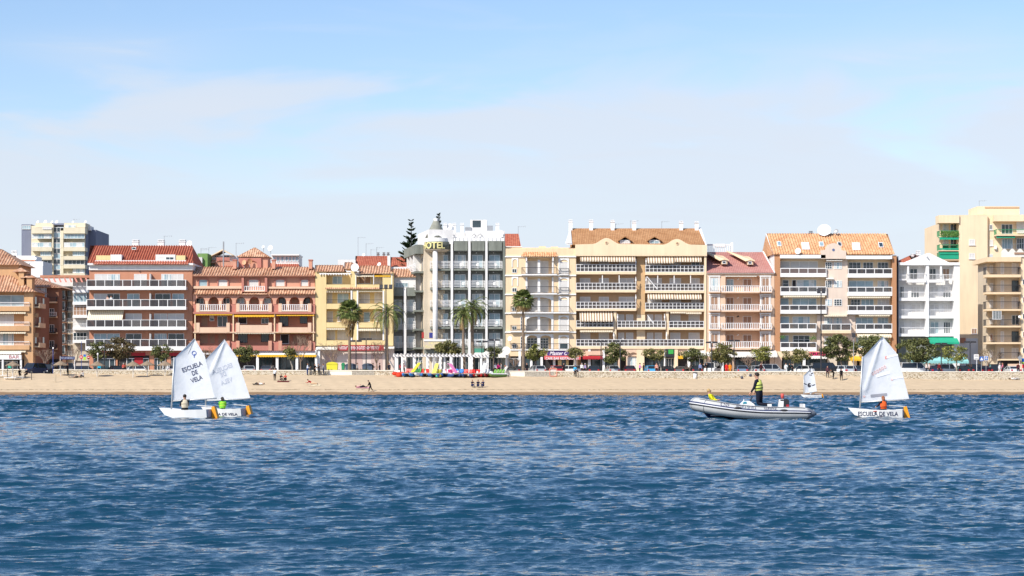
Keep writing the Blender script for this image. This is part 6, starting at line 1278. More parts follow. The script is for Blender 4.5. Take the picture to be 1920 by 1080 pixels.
for i in range(20): a0, a1 = 2*PI*i/20, 2*PI*(i+1)/20; c0 = Vector((rx(1406.5), YR, rz_(752))); e = lambda a_: c0+Vector((.17*math.cos(a_)*.45, .17*math.sin(a_), .17*math.cos(a_)*.9)); q.tube([e(a0), e(a1)], .012, 5, cap=False)
q.tube([Vector((rx(1406.5), YR, rz_(752))), Vector((rx(1402), YR, rz_(757)))], .018); q.build('steering_wheel', blackr, con)
q = MB(); q.box(rx(1392.6), rx(1394.2), YR-.2, YR-.16, rz_(753), rz_(748.5)); q.build('cleat', hullw, con)
q = MB(); q.box(rx(1408), rx(1444), YR-.22, YR+.22, .19, rz_(763.5)); q.build('jockey_seat', mat('seat_vinyl', (.07, .07, .08), .5, .1), rib)
q = MB(); q.box(rx(1437), rx(1445), YR-.3, YR-.1, rz_(764), rz_(757.5)); q.build('cool_box', hullw, rib)
q = MB(); q.slab([(rx(1459), YR-.18, rz_(766)), (rx(1467.5), YR-.18, rz_(766)), (rx(1468.5), YR-.18, rz_(748.5)), (rx(1461.5), YR-.18, rz_(748.5))], (0, .36, 0)); om = thing_ = q.build('outboard_motor', hullw, rib)
q = MB(); q.slab([(rx(1468), YR-.185, rz_(767)), (rx(1478.5), YR-.185, rz_(767)), (rx(1478.5), YR-.185, rz_(751)), (rx(1475), YR-.185, rz_(748)), (rx(1469), YR-.185, rz_(748))], (0, .37, 0)); q.build('engine_cowl', blackr, om)
q = MB(); q.box(rx(1473), rx(1478), YR-.20, YR-.186, rz_(763), rz_(758.5)); q.build('cowl_badge', aw_red, om)
q = MB(); q.box(rx(1462), rx(1468), YR-.19, YR-.181, rz_(751.5), rz_(749)); q.build('cowl_vent', blackr, om)
q = MB(); q.lathe((rx(1467), YR, 0), [(.02, rz_(748)), (.02, rz_(746.5)), (.06, rz_(746.4)), (.062, rz_(738.6)), (.045, rz_(738))], 12); q.build('marker_buoy', mat('faded_red_buoy', '#c8544c', .6), rib, True)
q = MB(); q.tube([(rx(1468), YR+.0, rz_(766)), (rx(1472), YR, .0), (rx(1473), YR, -.2)], .08); q.build('outboard_leg', blackr, om)
def rib_text(t, x0, x1, zoff, hg, ang, m):
    vs, fs = text_mesh(t, bold=.014); xs_ = [v.x for v in vs]; ys_ = [v.y for v in vs]; out = []
    hx = np.array([p_[0] for p_ in half])[::-1]; 
    for v in vs:
        x_ = x0+(x1-x0)*(v.x-min(xs_))/(max(xs_)-min(xs_)); k = ((v.y-min(ys_))/(max(ys_)-min(ys_))-.5)*hg
        yy, zz, rr_ = [float(np.interp(x_, hx, np.array([p_[i] for p_ in half])[::-1])) for i in (1, 2, 3)]; a_ = R(ang)+k/rr_*1.2
        out.append(base+Vector((x_, yy-(rr_+.008)*math.cos(a_), zz+(rr_+.008)*math.sin(a_))))
    b_ = MB(); b_.add(out, fs); b_.build('lettering', m, rt_)
rib_text('CNF', -1.10, -.80, 0, .15, 40, navy_t); rib_text('ESCUELA DE VELA', -.55, .16, 0, .12, 41, mat('grey_blue_letters', (.12, .14, .2), .7, 0)); rib_text('NARWHAL', .44, .92, 0, .12, 41, navy_t)
person('person in navy clothes and yellow-green vest kneeling upright at the wheel of the inflatable boat', (rx(1424), YR+.02, rz_(768.5)), 'kneel', R(152), top='#1b1e2e', bot='#191b28', hair='dark', sc=.90, vest=('#c9cf6a', '#23252c', (.28, .52)))
person('blond child in yellow jacket lying back in the bow of the inflatable boat', (rx(1341), YR-.02, .30), 'recline', R(0), top='#e6dc2a', bot='#2b3350', hair='blond', sc=.70)
# ------------------------------------------------------------------ trees
bark = mat('bark', (.16, .12, .09), .95, .2, 4, bump=.5, bscale=9); bark_p = mat('pale_bark', (.34, .30, .25), .95, .15, 4, bump=.4, bscale=9); bark_palm = mat('palm_bark', (.20, .15, .11), .95, .25, 6, bump=.6, bscale=12)
lf_dark = leafmat('dark_foliage', '#3b4224', '#5a5f34', '#8b8c58'); lf_olive = leafmat('olive_foliage', '#4a4c28', '#6c6a3a', '#9c945c'); lf_brown = leafmat('brownish_foliage', '#463c26', '#6a5c3c', '#94855e'); lf_yel = leafmat('yellowish_foliage', '#4a5424', '#7c7f3a', '#b0ab62')
lf_palm = leafmat('palm_frond', '#34441c', '#5c6a30', '#93965a'); lf_dry = leafmat('dry_frond', '#6b5332', '#8f7448', '#b39a6a'); lf_pine = leafmat('pine_foliage', '#22351f', '#304828', '#4c643c')
PZ = 3.0
def leaves(q, c, r, n, size, rng=random):
    for _ in range(n):
        d = Vector((rng.gauss(0, 1), rng.gauss(0, 1), rng.gauss(0, 1))).normalized()*(rng.random()**.45); p_ = c+Vector((d.x*r[0], d.y*r[1], d.z*r[2]))
        a = Vector((rng.gauss(0, 1), rng.gauss(0, 1), rng.gauss(0, .7))).normalized(); b_ = a.orthogonal().normalized(); b_.rotate(Matrix.Rotation(rng.random()*6, 3, a)); s = size*rng.uniform(.6, 1.3)
        q.add([p_-a*s*.5, p_+b_*s*.32, p_+a*s*.5, p_-b_*s*.32], [(0, 1, 2, 3)])
def branch(q, p0, d, ln, r, dep, tips, spread=.6, rng=random):
    p1 = p0+d*ln*.5+Vector((rng.uniform(-.08, .08), rng.uniform(-.08, .08), 0))*ln; p2 = p0+d*ln; q.tube([p0, p1, p2], [r, r*.82, r*.62], 5 if dep > 1 else 4, cap=False)
    tips.append(p2)
    if dep <= 0: return
    for k in range(3 if dep > 1 else 4):
        dd = (d+Vector((rng.uniform(-1, 1), rng.uniform(-1, 1), rng.uniform(-.35, .55)))*spread).normalized(); branch(q, p2.lerp(p1, rng.random()*.5), dd, ln*rng.uniform(.55, .85), r*.58, dep-1, tips, spread, rng)
def tree(label, cx, y0, y1, w, Y=325, m=lf_olive, base=None, dens=1.0, bk=bark, z0=PZ, n=None, name='tree', group='street trees along the promenade', lsize=.26):
    """crown centred on column cx, rows y0..y1, w pixels wide"""
    s = F/Y; bx_ = X(base if base else cx, Y); root = thing(name, label, 'tree', (bx_, Y, z0), group=group); zc = Z((y0+y1)/2, Y); rx_, rzz = w/1.85/s, (y1-y0)/1.85/s; C = Vector((X(cx, Y), Y, zc)); rg = random.Random(int(cx*7))
    q = MB(); tips = []; zb = C.z-rzz*.7; fork = Vector((bx_+(C.x-bx_)*.6, Y, max(z0+.5, zb-.2))); q.tube([(bx_, Y, z0-.2), (bx_+rg.uniform(-.1, .1), Y, (z0+fork.z)/2), fork], [.15, .12, .10], 7)
    for k in range(5):
        a = 2*PI*k/5+rg.random(); t_ = C+Vector((math.cos(a)*rx_*.55, math.sin(a)*rx_*.5, rg.uniform(-.1, .45)*rzz)); q.tube([fork, fork.lerp(t_, .5)+Vector((0, 0, -.1)), t_], [.07, .05, .025], 5)
    q.build('trunk', bk, root); q = MB(); k_ = n or max(11, int(rx_*rzz*11))
    for i in range(k_):
        a, r_ = rg.random()*2*PI, rg.random()**.5; u = rg.uniform(-1, 1); e = (1-u*u)**.5*r_*rg.uniform(.85, 1.08)
        c = C+Vector((math.cos(a)*rx_*e, math.sin(a)*rx_*e*.9, u*rzz*.85)); cr = rg.uniform(.18, .62)*min(1.3, (rx_+rzz)*.5+.25); leaves(q, c, (cr*1.25, cr*1.1, cr*.75), int(80*dens*cr/.4), lsize, rg)
    q.build('crown', m, root); return root
def bare_tree(label, cx, y0, w, Y=325, col=None, z0=PZ, dep=4, leaf=0, base_py=None):
    s = F/Y; rg = random.Random(int(cx*13)); x_ = X(cx, Y); root = thing('bare_tree', label, 'tree', (x_, Y, z0), group='leafless street trees'); H = Z(y0, Y)-z0; q = MB(); m_ = col or mat('bare_bark', (.27, .19, .14), .95, .2, 4)
    q.tube([(x_, Y, z0-.2), (x_+.05, Y, z0+H*.2), (x_, Y, z0+H*.36)], [.14, .11, .09], 7); q.build('trunk', m_, root); q = MB(); tips = []; wr = w/2/s
    for k in range(6):
        a = 2*PI*k/6+rg.random(); d = Vector((math.cos(a)*wr, math.sin(a)*wr, H*.62)).normalized(); branch(q, Vector((x_, Y, z0+H*(.30+.06*(k % 2)))), d, H*.26, .055, dep-1, tips, .62, rg)
    q.v = [(v[0], v[1], min(v[2], z0+H*1.04)) for v in q.v]; q.build('branches', m_, root)
    if leaf: 
        q = MB()
        for t_ in rg.sample(tips, min(len(tips), leaf)): leaves(q, t_, (.16, .16, .14), 3, .13, rg)
        q.build('dry_leaves', lf_brown, root)
    return root
def frond(q, c, a, el, ln, droop, wl, leaf_n, rg, w0=.5):
    """feather frond arching from c"""
    pts_ = []; p_ = Vector(c); e = el; st = ln/9; h = Vector((math.cos(a), math.sin(a), 0))
    for i in range(10): pts_.append(p_.copy()); p_ += (h*math.cos(e)+Vector((0, 0, math.sin(e))))*st; e -= droop/9*(1+.12*i)
    q.tube(pts_, [.035*(1-i/10)+.008 for i in range(10)], 4, cap=False); side = Vector((-h.y, h.x, 0))
    for i in range(leaf_n):
        t = (.12+.88*i/leaf_n)*9; k = min(8, int(t)); p0 = pts_[k].lerp(pts_[k+1], t-k); d = (pts_[k+1]-pts_[k]).normalized(); L_ = wl*(math.sin(PI*min(1, .15+.85*i/leaf_n))**.6)*rg.uniform(.8, 1.1)
        for s in (1, -1): tip = p0+(side*s*.75+d*.6+Vector((0, 0, -.25))).normalized()*L_; q.add([p0-d*.05, p0+d*.05, tip], [(0, 1, 2)])
def date_palm(label, px, py, rpx, basepx, Y=322.5, nf=34, z0=PZ):
    s = F/Y; C = P(px, py, Y); r_ = rpx/s; rg = random.Random(int(px)); root = thing('date_palm', label, 'palm tree', (X(basepx, Y), Y, z0), group='palm trees on the promenade'); q = MB(); B0 = Vector((X(basepx, Y), Y, z0-.2)); n_ = 26
    q.tube([B0.lerp(C, i/n_)+Vector((.05*math.sin(i*.3), 0, 0)) for i in range(n_+1)], [.29-.10*min(1, i/n_*1.2)+.015*(i % 2)+(.08 if i > n_-2 else 0) for i in range(n_+1)], 9); q.build('trunk', bark_palm, root, True)
    g_, dr_ = MB(), MB()
    for i in range(nf):
        a = i*2.399+rg.uniform(-.2, .2); e = R(80-118*(i/nf)**.8); frond(g_ if i < nf*.86 else dr_, C, a, e, r_*rg.uniform(1.25, 1.55), R(95 if i < nf*.6 else 70), .62, 26, rg)
    g_.build('crown', lf_palm, root); dr_.build('dry_fronds', lf_dry, root); return root
def fan_palm(label, px, py, rpx, basepx, Y=322.5, nf=60, skirt=True, z0=PZ):
    s = F/Y; C = P(px, py, Y); r_ = rpx/s; rg = random.Random(int(px)); root = thing('fan_palm', label, 'palm tree', (X(basepx, Y), Y, z0), group='palm trees on the promenade'); B0 = Vector((X(basepx, Y), Y, z0-.2)); q = MB(); n_ = 20
    q.tube([B0.lerp(C, i/n_) for i in range(n_+1)], [.30-.14*min(1, i/n_*1.3) for i in range(n_+1)], 9); q.build('trunk', bark_palm, root, True); g_, dr_ = MB(), MB()
    for i in range(nf):
        a = i*2.399; e = R(88-150*(i/nf)**.85); h = Vector((math.cos(a)*math.cos(e), math.sin(a)*math.cos(e), math.sin(e))); ln = r_*rg.uniform(.45, .62); t0 = C+h*ln+Vector((0, 0, -.05*ln)); b_ = g_ if i < nf*.8 else dr_
        b_.tube([C, C+h*ln*.5+Vector((0, 0, .03)), t0], [.03, .022, .016], 4, cap=False); sd = h.cross(Vector((0, 0, 1))); sd = sd.normalized() if sd.length > .1 else Vector((1, 0, 0)); up_ = sd.cross(h).normalized(); fl = r_*rg.uniform(.45, .6)
        for k in range(15):
            w_ = R(-105+210*k/14); d = (h*math.cos(w_)+sd*math.sin(w_)).normalized(); m1 = t0+d*fl*.55; tip = t0+d*fl+Vector((0, 0, -fl*.38)); nn = d.cross(up_).normalized()*.085; b_.add([t0, m1+nn, tip, m1-nn], [(0, 1, 2, 3)])
    g_.build('crown', lf_palm, root)
    if skirt:
        for i in range(240): a, h_ = rg.random()*2*PI, rg.random(); rr_ = r_*(.42-.22*h_); p_ = C+Vector((math.cos(a)*rr_, math.sin(a)*rr_, -.1-h_*r_*1.5)); dr_.add([p_, p_+Vector((math.cos(a)*.12+.06, math.sin(a)*.1, -.1)), p_+Vector((math.cos(a)*.12, math.sin(a)*.12, -.75)), p_+Vector((-.07, 0, -.3))], [(0, 1, 2, 3)])
    dr_.build('dry_skirt', lf_dry, root); return root
def norfolk(label, px, y0, y1, w, Y, z0=GZ):
    s = F/Y; x_ = X(px, Y); zt = Z(y0, Y); zb = Z(y1, Y); rg = random.Random(int(px)); root = thing('norfolk_pine', label, 'pine tree', (x_, Y, z0), group='tall tiered pines behind the hotel'); q = MB(); q.tube([(x_, Y, z0-.2), (x_, Y, zb), (x_, Y, zt)], [.40, .26, .03], 8); q.build('trunk', bark, root); q = MB(); nt_ = 15
    for i in range(nt_):
        t = i/nt_; z_ = zt-(zt-zb)*t**.92-.25; R_ = (w/2/s)*(.10+.92*t); nb = 8
        for k in range(nb):
            a = 2*PI*k/nb+i*.5; h = Vector((math.cos(a), math.sin(a), 0)); jz = rg.uniform(-.42, .42); z_ = zt-(zt-zb)*t**.92-.25+jz; pts_ = [Vector((x_, Y, z_)), Vector((x_, Y, z_+.02*R_))+h*R_*.5, Vector((x_, Y, z_+.28*R_))+h*R_*rg.uniform(.72, 1.15)]; q.tube(pts_, [.05, .04, .02], 4, cap=False); sd = Vector((-h.y, h.x, 0))
            for j in range(15):
                u = .2+.8*j/14; p_ = pts_[0].lerp(pts_[1], min(1, u*2)) if u < .5 else pts_[1].lerp(pts_[2], u*2-1); L_ = (.62*(1-.45*u)+.16)*min(1, .35+R_/3)
                for g_ in (-1, 0, 1): tip = p_+(sd*g_*.9+h*.45+Vector((0, 0, .38))).normalized()*L_; q.add([p_-h*.11+Vector((0, 0, -.06)), p_+h*.11+Vector((0, 0, -.05)), tip+h*.06, tip-h*.06], [(0, 1, 2, 3)])
    q.build('crown', lf_pine, root); return root
norfolk('tall tiered pine whose dark branches rise left of the hotel', 771, 415, 545, 78, 366); norfolk('smaller tiered pine top peeping behind the hotel spire', 822, 402, 500, 40, 372)
fan_palm('bushy fan palm with brown skirt in front of the yellow block', 655, 584, 27, 655.5)
fan_palm('slender tall fan palm in front of the narrow cream block', 980.5, 562, 24, 981.5, skirt=False)
date_palm('feathery date palm beside the floodlight mast at the right of the yellow block', 726, 587, 35, 725)
date_palm('left and shorter of the two date palms in front of the hotel', 869, 590, 27, 869.5, nf=29); date_palm('right and taller of the two date palms in front of the hotel', 886, 577, 31, 886.5, Y=323.5)
for a in (
 ('dark green tree behind the first straw parasol of the terracotta block', 186, 640, 672, 30, 325, lf_dark, 186), ('broad brownish tree in front of the terracotta block', 222, 635, 673, 54, 326, lf_brown, 225), ('small dark green tree at the right end of the terracotta block', 303, 645, 673, 32, 325, lf_dark, 301),
 ('round dark green tree under the left arches of the salmon block', 459, 649, 676, 42, 326, lf_dark, 466), ('small light green tree under the right arches of the salmon block', 541, 651, 675, 25, 325, lf_olive, 548),
 ('neatly rounded dark tree on a lamp side right of the hotel', 925, 651, 668, 27, 325, lf_dark, 926), ('yellow green tree between the fan palm and the purple shop sign', 1003, 647, 674, 38, 325, lf_yel, 1003),
 ('small olive tree covering the end of the purple shop sign', 1079, 654, 670, 30, 325, lf_olive, 1077), ('dark leafy tree in front of the arched entrance of the wide block', 1151, 645, 681, 42, 325, lf_dark, 1146),
 ('tree in front of the yellow shop fascia beside the green sign', 1229, 653, 674, 40, 325, lf_olive, 1240), ('tree at the right end of the widest pale yellow block', 1300, 656, 677, 42, 325, lf_dark, 1294),
 ('big olive tree under the left balconies of the peach block', 1357, 646, 679, 48, 325, lf_olive, 1352), ('light tree under the right balconies of the peach block', 1430, 652, 673, 36, 325, lf_yel, 1437), ('grey olive tree left of the pink IRIS sign', 1492, 656, 677, 42, 325, lf_olive, 1485),
 ('large dark tree right of the pink IRIS sign', 1573, 628, 678, 62, 326, lf_dark, 1580), ('dark tree partly hidden behind the sail of the right dinghy', 1634, 629, 672, 62, 327, lf_dark, 1640), ('largest dark spreading tree in front of the white block', 1719, 634, 680, 80, 326, lf_dark, 1722)):
    tree(a[0], a[1], a[2], a[3], a[4], a[5], a[6], a[7], bk=bark_p if a[6] is lf_olive else bark)
tree('thin yellowish tree below the green awning of the white block', 1793, 648, 676, 50, 325, lf_yel, 1794, .45, bark_p)
tree('dense clipped palm bush at the hotel entrance', 842, 641, 664, 48, 326, lf_olive, 842, 1.6, name='bush')
for a in (('bare brown tree left of the blue banner sign', 84, 648, 34, 327, 0), ('second bare brown tree behind the blue banner sign', 141, 645, 34, 330, 0), ('bare reddish tree behind the left sails', 392, 648, 40, 326, 30), ('tall bare tree in front of the salmon block', 563, 628, 44, 325, 0), ('bare tree behind the yellow bin', 624, 636, 44, 325, 40),
          ('bare tree with pale limbs near the floodlight mast', 706, 634, 42, 325, 0), ('small bare tree below the round white dish', 965, 668, 22, 325, 0), ('small bare tree under the white awning of the peach block', 1402, 664, 26, 325, 0), ('spreading bare reddish tree near the blue road signs', 1853, 648, 50, 325, 120)):
    bare_tree(a[0], a[1], a[2], a[3], a[4], leaf=a[5])
q = MB(); rg = random.Random(3)
for i in range(60): leaves(q, Vector((X(612+75*i/59, 320.5), 320.5+rg.uniform(-.3, .3), 3.42+rg.uniform(-.12, .2))), (.5, .4, .3), 40, .16, rg)
hd_ = thing('hedge', 'low clipped dark green hedge behind the plain white wall', 'hedge', (X(650, 320.5), 320.5, PZ)); q.build('foliage', lf_dark, hd_); q = MB(); q.box(X(612, 320.5), X(687, 320.5), 320.3, 320.7, 3.0, 3.45); q.build('stems', bark, hd_)
# ------------------------------------------------------------------ cars
tyre = mat('tyre', (.02, .02, .02), .8, .1); rim = mat('wheel_rim', (.5, .5, .5), .4, .05, metal=.6); carglass = glassmat('car_glass', (.02, .025, .03), .05); tl_m = mat('tail_lamp', (.5, .02, .02), .3, 0); hl_m = mat('head_lamp', (.7, .7, .7), .2, 0); plate_m = mat('number_plate', (.75, .75, .72), .5, 0)
def carpaint(h): return mat('paint_'+h[1:], h, .3, .03, 2, spec=.5, coat=.6)
KIND = {'hatch': (4.0, 1.75, 1.50, -.95, -.35, 1.55, 1.92), 'sedan': (4.4, 1.78, 1.42, -1.0, -.3, 1.0, 1.75), 'van': (4.6, 1.85, 1.95, -1.55, -1.0, 2.1, 2.25), 'suv': (4.4, 1.85, 1.72, -1.05, -.5, 1.75, 2.12)}
def car(label, px, col, kind='hatch', yaw=90, Y=325.8, z0=2.93, group='cars parked along the seafront'):
    L_, W, H, xw, xr, xe, xt = KIND[kind]; root = thing('parked_car', label, 'car', (0, 0, 0), 0, group); m_ = carpaint(col); hb = .98 if kind != 'van' else 1.10; q = MB(); l2 = L_/2
    low = [(-l2+.06, .24), (-l2, .42), (-l2+.02, .66), (-l2+.18, .80), (xw, hb), (xt, hb+.02), (l2-.06, hb-.06), (l2, .62), (l2-.02, .34), (l2-.08, .24)]
    def sect(y, f): return [(x_*f, y, .24+(z_-.24)*(f if abs(y) > W/2-.05 else 1)) for x_, z_ in low]
    ys_ = [(-W/2, .965), (-W/2+.09, 1), (W/2-.09, 1), (W/2, .965)]; n = len(low); vs = [p_ for y, f in ys_ for p_ in sect(y, f)]
    q.add(vs, [tuple(range(n)), tuple(range(4*n-1, 3*n-1, -1))]+[(k*n+i, k*n+(i+1) % n, (k+1)*n+(i+1) % n, (k+1)*n+i) for k in range(3) for i in range(n)])
    # roof panel and pillars
    wt = W/2-.22; q.slab([(xr, -wt, H-.06), (xe, -wt, H-.08), (xe, wt, H-.08), (xr, wt, H-.06)], (0, 0, .06))
    for s in (1, -1):
        for a, b_ in (((xw, hb), (xr, H-.05)), ((xr+.75, hb), (xr+.7, H-.05)), ((xt, hb), (xe, H-.06))): q.tube([(a[0], s*(W/2-.07), a[1]), (b_[0], s*wt, b_[1])], .045, 4)
        q.box(xw+.25, xw+.42, s*(W/2), s*(W/2+.14), hb+.0, hb+.13)
    body = q.build('body', m_, root); g_ = MB(); wb = W/2-.08
    g_.add([(xw+.02, -wb, hb-.01), (xt-.02, -wb, hb-.01), (xt-.02, wb, hb-.01), (xw+.02, wb, hb-.01), (xr+.02, -wt+.02, H-.062), (xe-.02, -wt+.02, H-.082), (xe-.02, wt-.02, H-.082), (xr+.02, wt-.02, H-.062)], [(0, 1, 5, 4), (1, 2, 6, 5), (2, 3, 7, 6), (3, 0, 4, 7), (4, 5, 6, 7)]); g_.build('windows', carglass, root)
    for s in (1, -1):
        for x_ in (-l2*.62, l2*.62):
            w_ = MB(); w_.lathe((x_, s*(W/2-.11), .32), [(.32, -.11), (.32, .11)], 14, ax='y'); wo = w_.build('wheel', tyre, root); w_ = MB(); w_.lathe((x_, s*(W/2-.11)+s*.115, .32), [(.19, -.012), (.19, .012)], 10, ax='y'); w_.build('rim', rim, wo)
        w_ = MB(); w_.box(l2-.04, l2+.012, s*(W/2-.34), s*(W/2-.07), .66, .90); w_.build('tail_light', tl_m, root); w_ = MB(); w_.box(-l2-.012, -l2+.08, s*(W/2-.4), s*(W/2-.08), .58, .72); w_.build('headlight', hl_m, root)
    w_ = MB(); w_.box(l2, l2+.02, -.26, .26, .50, .62); w_.build('number_plate', plate_m, root); w_ = MB(); w_.box(-l2-.03, -l2+.05, -W/2+.1, W/2-.1, .28, .40); w_.box(l2-.03, l2+.025, -W/2+.1, W/2-.1, .28, .42); w_.build('bumper', metal_d, root)
    place(root, (X(px, Y), Y, z0), R(yaw)); return root
# rz: -90 shows the rear, +90 the front, values between show a three-quarter view
for a in (('dark blue off-roader at the wall gap on the left', 62, '#1c2c50', 'suv', 60, 321.6, 3.05), ('grey hatchback behind the dark blue off-roader', 76, '#4a4c52', 'hatch', 70, 327, 2.93), ('black car in the side street left of the banner sign', 90, '#15161a', 'suv', 80, 325, 2.93), ('grey delivery van in the side street behind the straw parasol', 110, '#6d7073', 'van', 20, 334, 3.0),
          ('dark car parked at the mouth of the side street behind the no entry sign', 160, '#24262a', 'hatch', 180, 330, 2.93), ('black car parked behind the second straw parasol', 216, '#17181b', 'hatch', -70), ('white car parked behind the third straw parasol', 251, '#d8d8d6', 'hatch', 0), ('white car parked behind the last straw parasol', 318, '#dcdcda', 'hatch', -60),
          ('silver hatchback under the round tree of the salmon block', 466, '#a9abad', 'hatch', -78), ('dark grey hatchback under the salmon block arches', 505, '#3c3a44', 'hatch', -100), ('dark grey car just right of the fan palm dish', 966, '#50555a', 'sedan', -58), ('silver estate behind the yellow green tree', 1006, '#b4b6b6', 'hatch', -70),
          ('bright red car under the purple sign', 1041, '#b01c22', 'hatch', -75), ('white car right of the bright red one', 1068, '#e2e2e0', 'hatch', -40), ('black hatchback with red lamps right of the white car', 1113, '#23242a', 'hatch', -90), ('silver estate under the dark leafy tree', 1147, '#b0b2b0', 'hatch', -80),
          ('dark red car near the arched entrance', 1180, '#5a1c1e', 'hatch', -90), ('bright sky blue car left of the green sign', 1220, '#3f9fd0', 'hatch', -84), ('black saloon under the green sign', 1247, '#1b1c20', 'sedan', -70), ('low black saloon under the yellow awning', 1280, '#202024', 'sedan', -110), ('dark hatchback below the white scalloped awning', 1306, '#26282e', 'hatch', -90),
          ('big white van with sloping front', 1334, '#e6e6e4', 'van', 70), ('blue grey car beside the persons in red and orange', 1390, '#6c7c92', 'hatch', -90), ('silver hatchback right of the blue grey car', 1416, '#b9babb', 'hatch', -75), ('long silver people carrier, side on, under the peach block', 1447, '#b8bcc0', 'suv', 195),
          ('white hatchback left of the far sail', 1506, '#e4e4e2', 'hatch', -50), ('large black van behind the far dinghy sail', 1547, '#1a1a1e', 'van', 190), ('white car right of the large black van', 1575, '#dfe1e3', 'hatch', -55), ('pale grey car between the white one and the dark ones', 1592, '#a8adb4', 'hatch', -90), ('dark grey car left of the big right sail', 1608, '#3b3f48', 'hatch', -90),
          ('white panel van with dark side windows right of the right sail', 1713, '#ececea', 'van', 190), ('navy car right of the white panel van', 1752, '#232a4c', 'hatch', -90), ('silver blue estate behind the thin yellowish tree', 1776, '#8a94a2', 'suv', -150), ('black car right of the silver blue estate', 1803, '#1c1d22', 'hatch', -90), ('black off-roader left of the road signs', 1823, '#202126', 'suv', -80),
          ('dark red car behind the road signs', 1841, '#5c1c24', 'hatch', -90), ('black estate right of the road signs', 1863, '#1e1f22', 'suv', -90), ('white saloon at the far right', 1897, '#dcdedf', 'sedan', -85)):
    car(*a)
# ------------------------------------------------------------------ street furniture
def lamp(label, px, py, Y=320.5, w=.9):
    root = thing('street_lamp', label, 'street lamp', (X(px, Y), Y, PZ), group='black twin headed lamps on the promenade'); x_, zt = X(px, Y), Z(py, Y)
    q = MB(); q.tube([(x_, Y, PZ-.1), (x_, Y, PZ+.9), (x_, Y, zt)], [.11, .08, .07], 8); q.build('pole', metal_d, root)
    for s in (-1, 1): q = MB(); q.slab([(x_+s*.06, Y-.16, zt), (x_+s*w, Y-.16, zt+.02), (x_+s*w*.95, Y-.16, zt+.24), (x_+s*.06, Y-.16, zt+.28)], (0, .32, 0)); l_ = q.build('lamp_head', metal_d, root); q = MB(); q.box(x_+s*.2, x_+s*w*.9, Y-.12, Y+.12, zt-.015, zt-.001); q.build('lamp_glass', hl_m, l_)
for l_, px, py in (('black twin lamp nearest the fan palm of the yellow block', 667.5, 641), ('black twin lamp right of the red shop banner lettering', 686.5, 637.5), ('black twin lamp right of the two hotel date palms', 903.5, 642), ('black twin lamp rising out of the neatly rounded tree', 927, 639), ('black twin lamp left of the dark leafy tree', 1127, 642),
                   ('black twin lamp behind the dark leafy tree', 1163, 641), ('black twin lamp left of the big olive tree', 1334.5, 643.5), ('black twin lamp in front of the peach block centre', 1376.5, 640.5), ('black twin lamp below the green awning', 1764.8, 646), ('black twin lamp left of the road signs', 1819, 643)): lamp(l_, px, py)
def mast(label, px, py, Y=320.5, n=3, m=metal_d, r=.12, name='lamp_post'):
    root = thing(name, label, 'lamp post', (X(px, Y), Y, PZ)); x_, zt = X(px, Y), Z(py, Y); q = MB(); q.tube([(x_, Y, PZ-.1), (x_, Y, zt)], [r, r*.6], 8); q.build('pole', m, root)
    if n: q = MB(); q.box(x_-.95*n/3, x_+.95*n/3, Y-.05, Y+.05, zt-.08, zt+.02); q.build('crossbar', m, root)
    for i in range(n): q = MB(); c = x_+(i-(n-1)/2)*.72; q.slab([(c-.26, Y-.3, zt+.0), (c+.26, Y-.3, zt+.0), (c+.26, Y-.15, zt+.55), (c-.26, Y-.15, zt+.55)], (0, .28, .06)); q.build('floodlight', metal_d, root)
mast('tall black mast with three floodlights beside the date palm', 723.7, 541); mast('tall thin dark mast with two heads in front of the cream and brick block', 1539.5, 549, n=2)
mast('thin grey post left of the right dinghy sail', 1600.5, 632, n=1, m=metal_g, r=.07); mast('dark post in front of the terracotta block', 196, 637, n=0, r=.09)
def pole_sign(label, px, py, Y, build, name='road_sign', cat='sign', foot=None, m=metal_g, r=.04, group=None):
    z0 = foot if foot is not None else PZ; root = thing(name, label, cat, (X(px, Y), Y, z0), group=group); q = MB(); q.tube([(X(px, Y), Y+.05, z0-.1), (X(px, Y), Y+.05, Z(py, Y))], r, 8); q.build('pole', m, root); build(root, Y)
blue_s = mat('blue_sign', '#1f5fae', .5, 0); red_s = mat('red_sign_paint', '#c01c28', .5, 0); bluepole = mat('blue_pole', '#3c4f8e', .5, .05)
def plate(root, Y, p0, p1, q0, q1, m, name='sign_panel', d=0): q = MB(); q.box(X(p0, Y), X(p1, Y), Y-d-.03, Y-d, Z(q1, Y), Z(q0, Y)); return q.build(name, m, root)
def b1(root, Y):
    p_ = plate(root, Y, 113, 140, 668.5, 674, mat('navy_sign', '#1c2858', .5, 0)); lettering('PLAYA DE FUENGIROLA', p_, mat('pale_letters', (.5, .55, .7), .6, 0), (X(126.5, Y), Y-.045, Z(671, Y)), 1.9, .26); q = MB(); q.tube([(X(140, Y), Y+.05, 3), (X(140, Y), Y+.05, Z(668, Y))], .06, 8); q.build('pole', white, root)
pole_sign('wide navy blue name board between two white posts at the side street', 113, 668, 320.5, b1, 'name_board', m=white, r=.06)
def b2(root, Y):
    q = MB(); q.lathe((X(152.5, Y), Y-.03, Z(669.5, Y)), [(.27, -.015), (.27, .015)], 20, ax='y'); p_ = q.build('sign_disc', red_s, root); plate(root, Y, 150.5, 154.5, 668.8, 670.2, white, 'white_bar', .05)
    q = MB(); q.box(X(156.5, Y), X(161, Y), Y-.03, Y+.02, Z(669, Y), Z(664.5, Y)); q.build('poster', blue_s, root); q = MB(); q.box(X(156.5, Y), X(161, Y), Y-.03, Y+.02, Z(675, Y), Z(669.1, Y)); q.build('poster', mat('lime_panel', '#9ccc3a', .6, 0), root)
pole_sign('no entry sign on a blue pole with a blue and lime poster', 152.5, 640, 320.5, b2, m=bluepole)
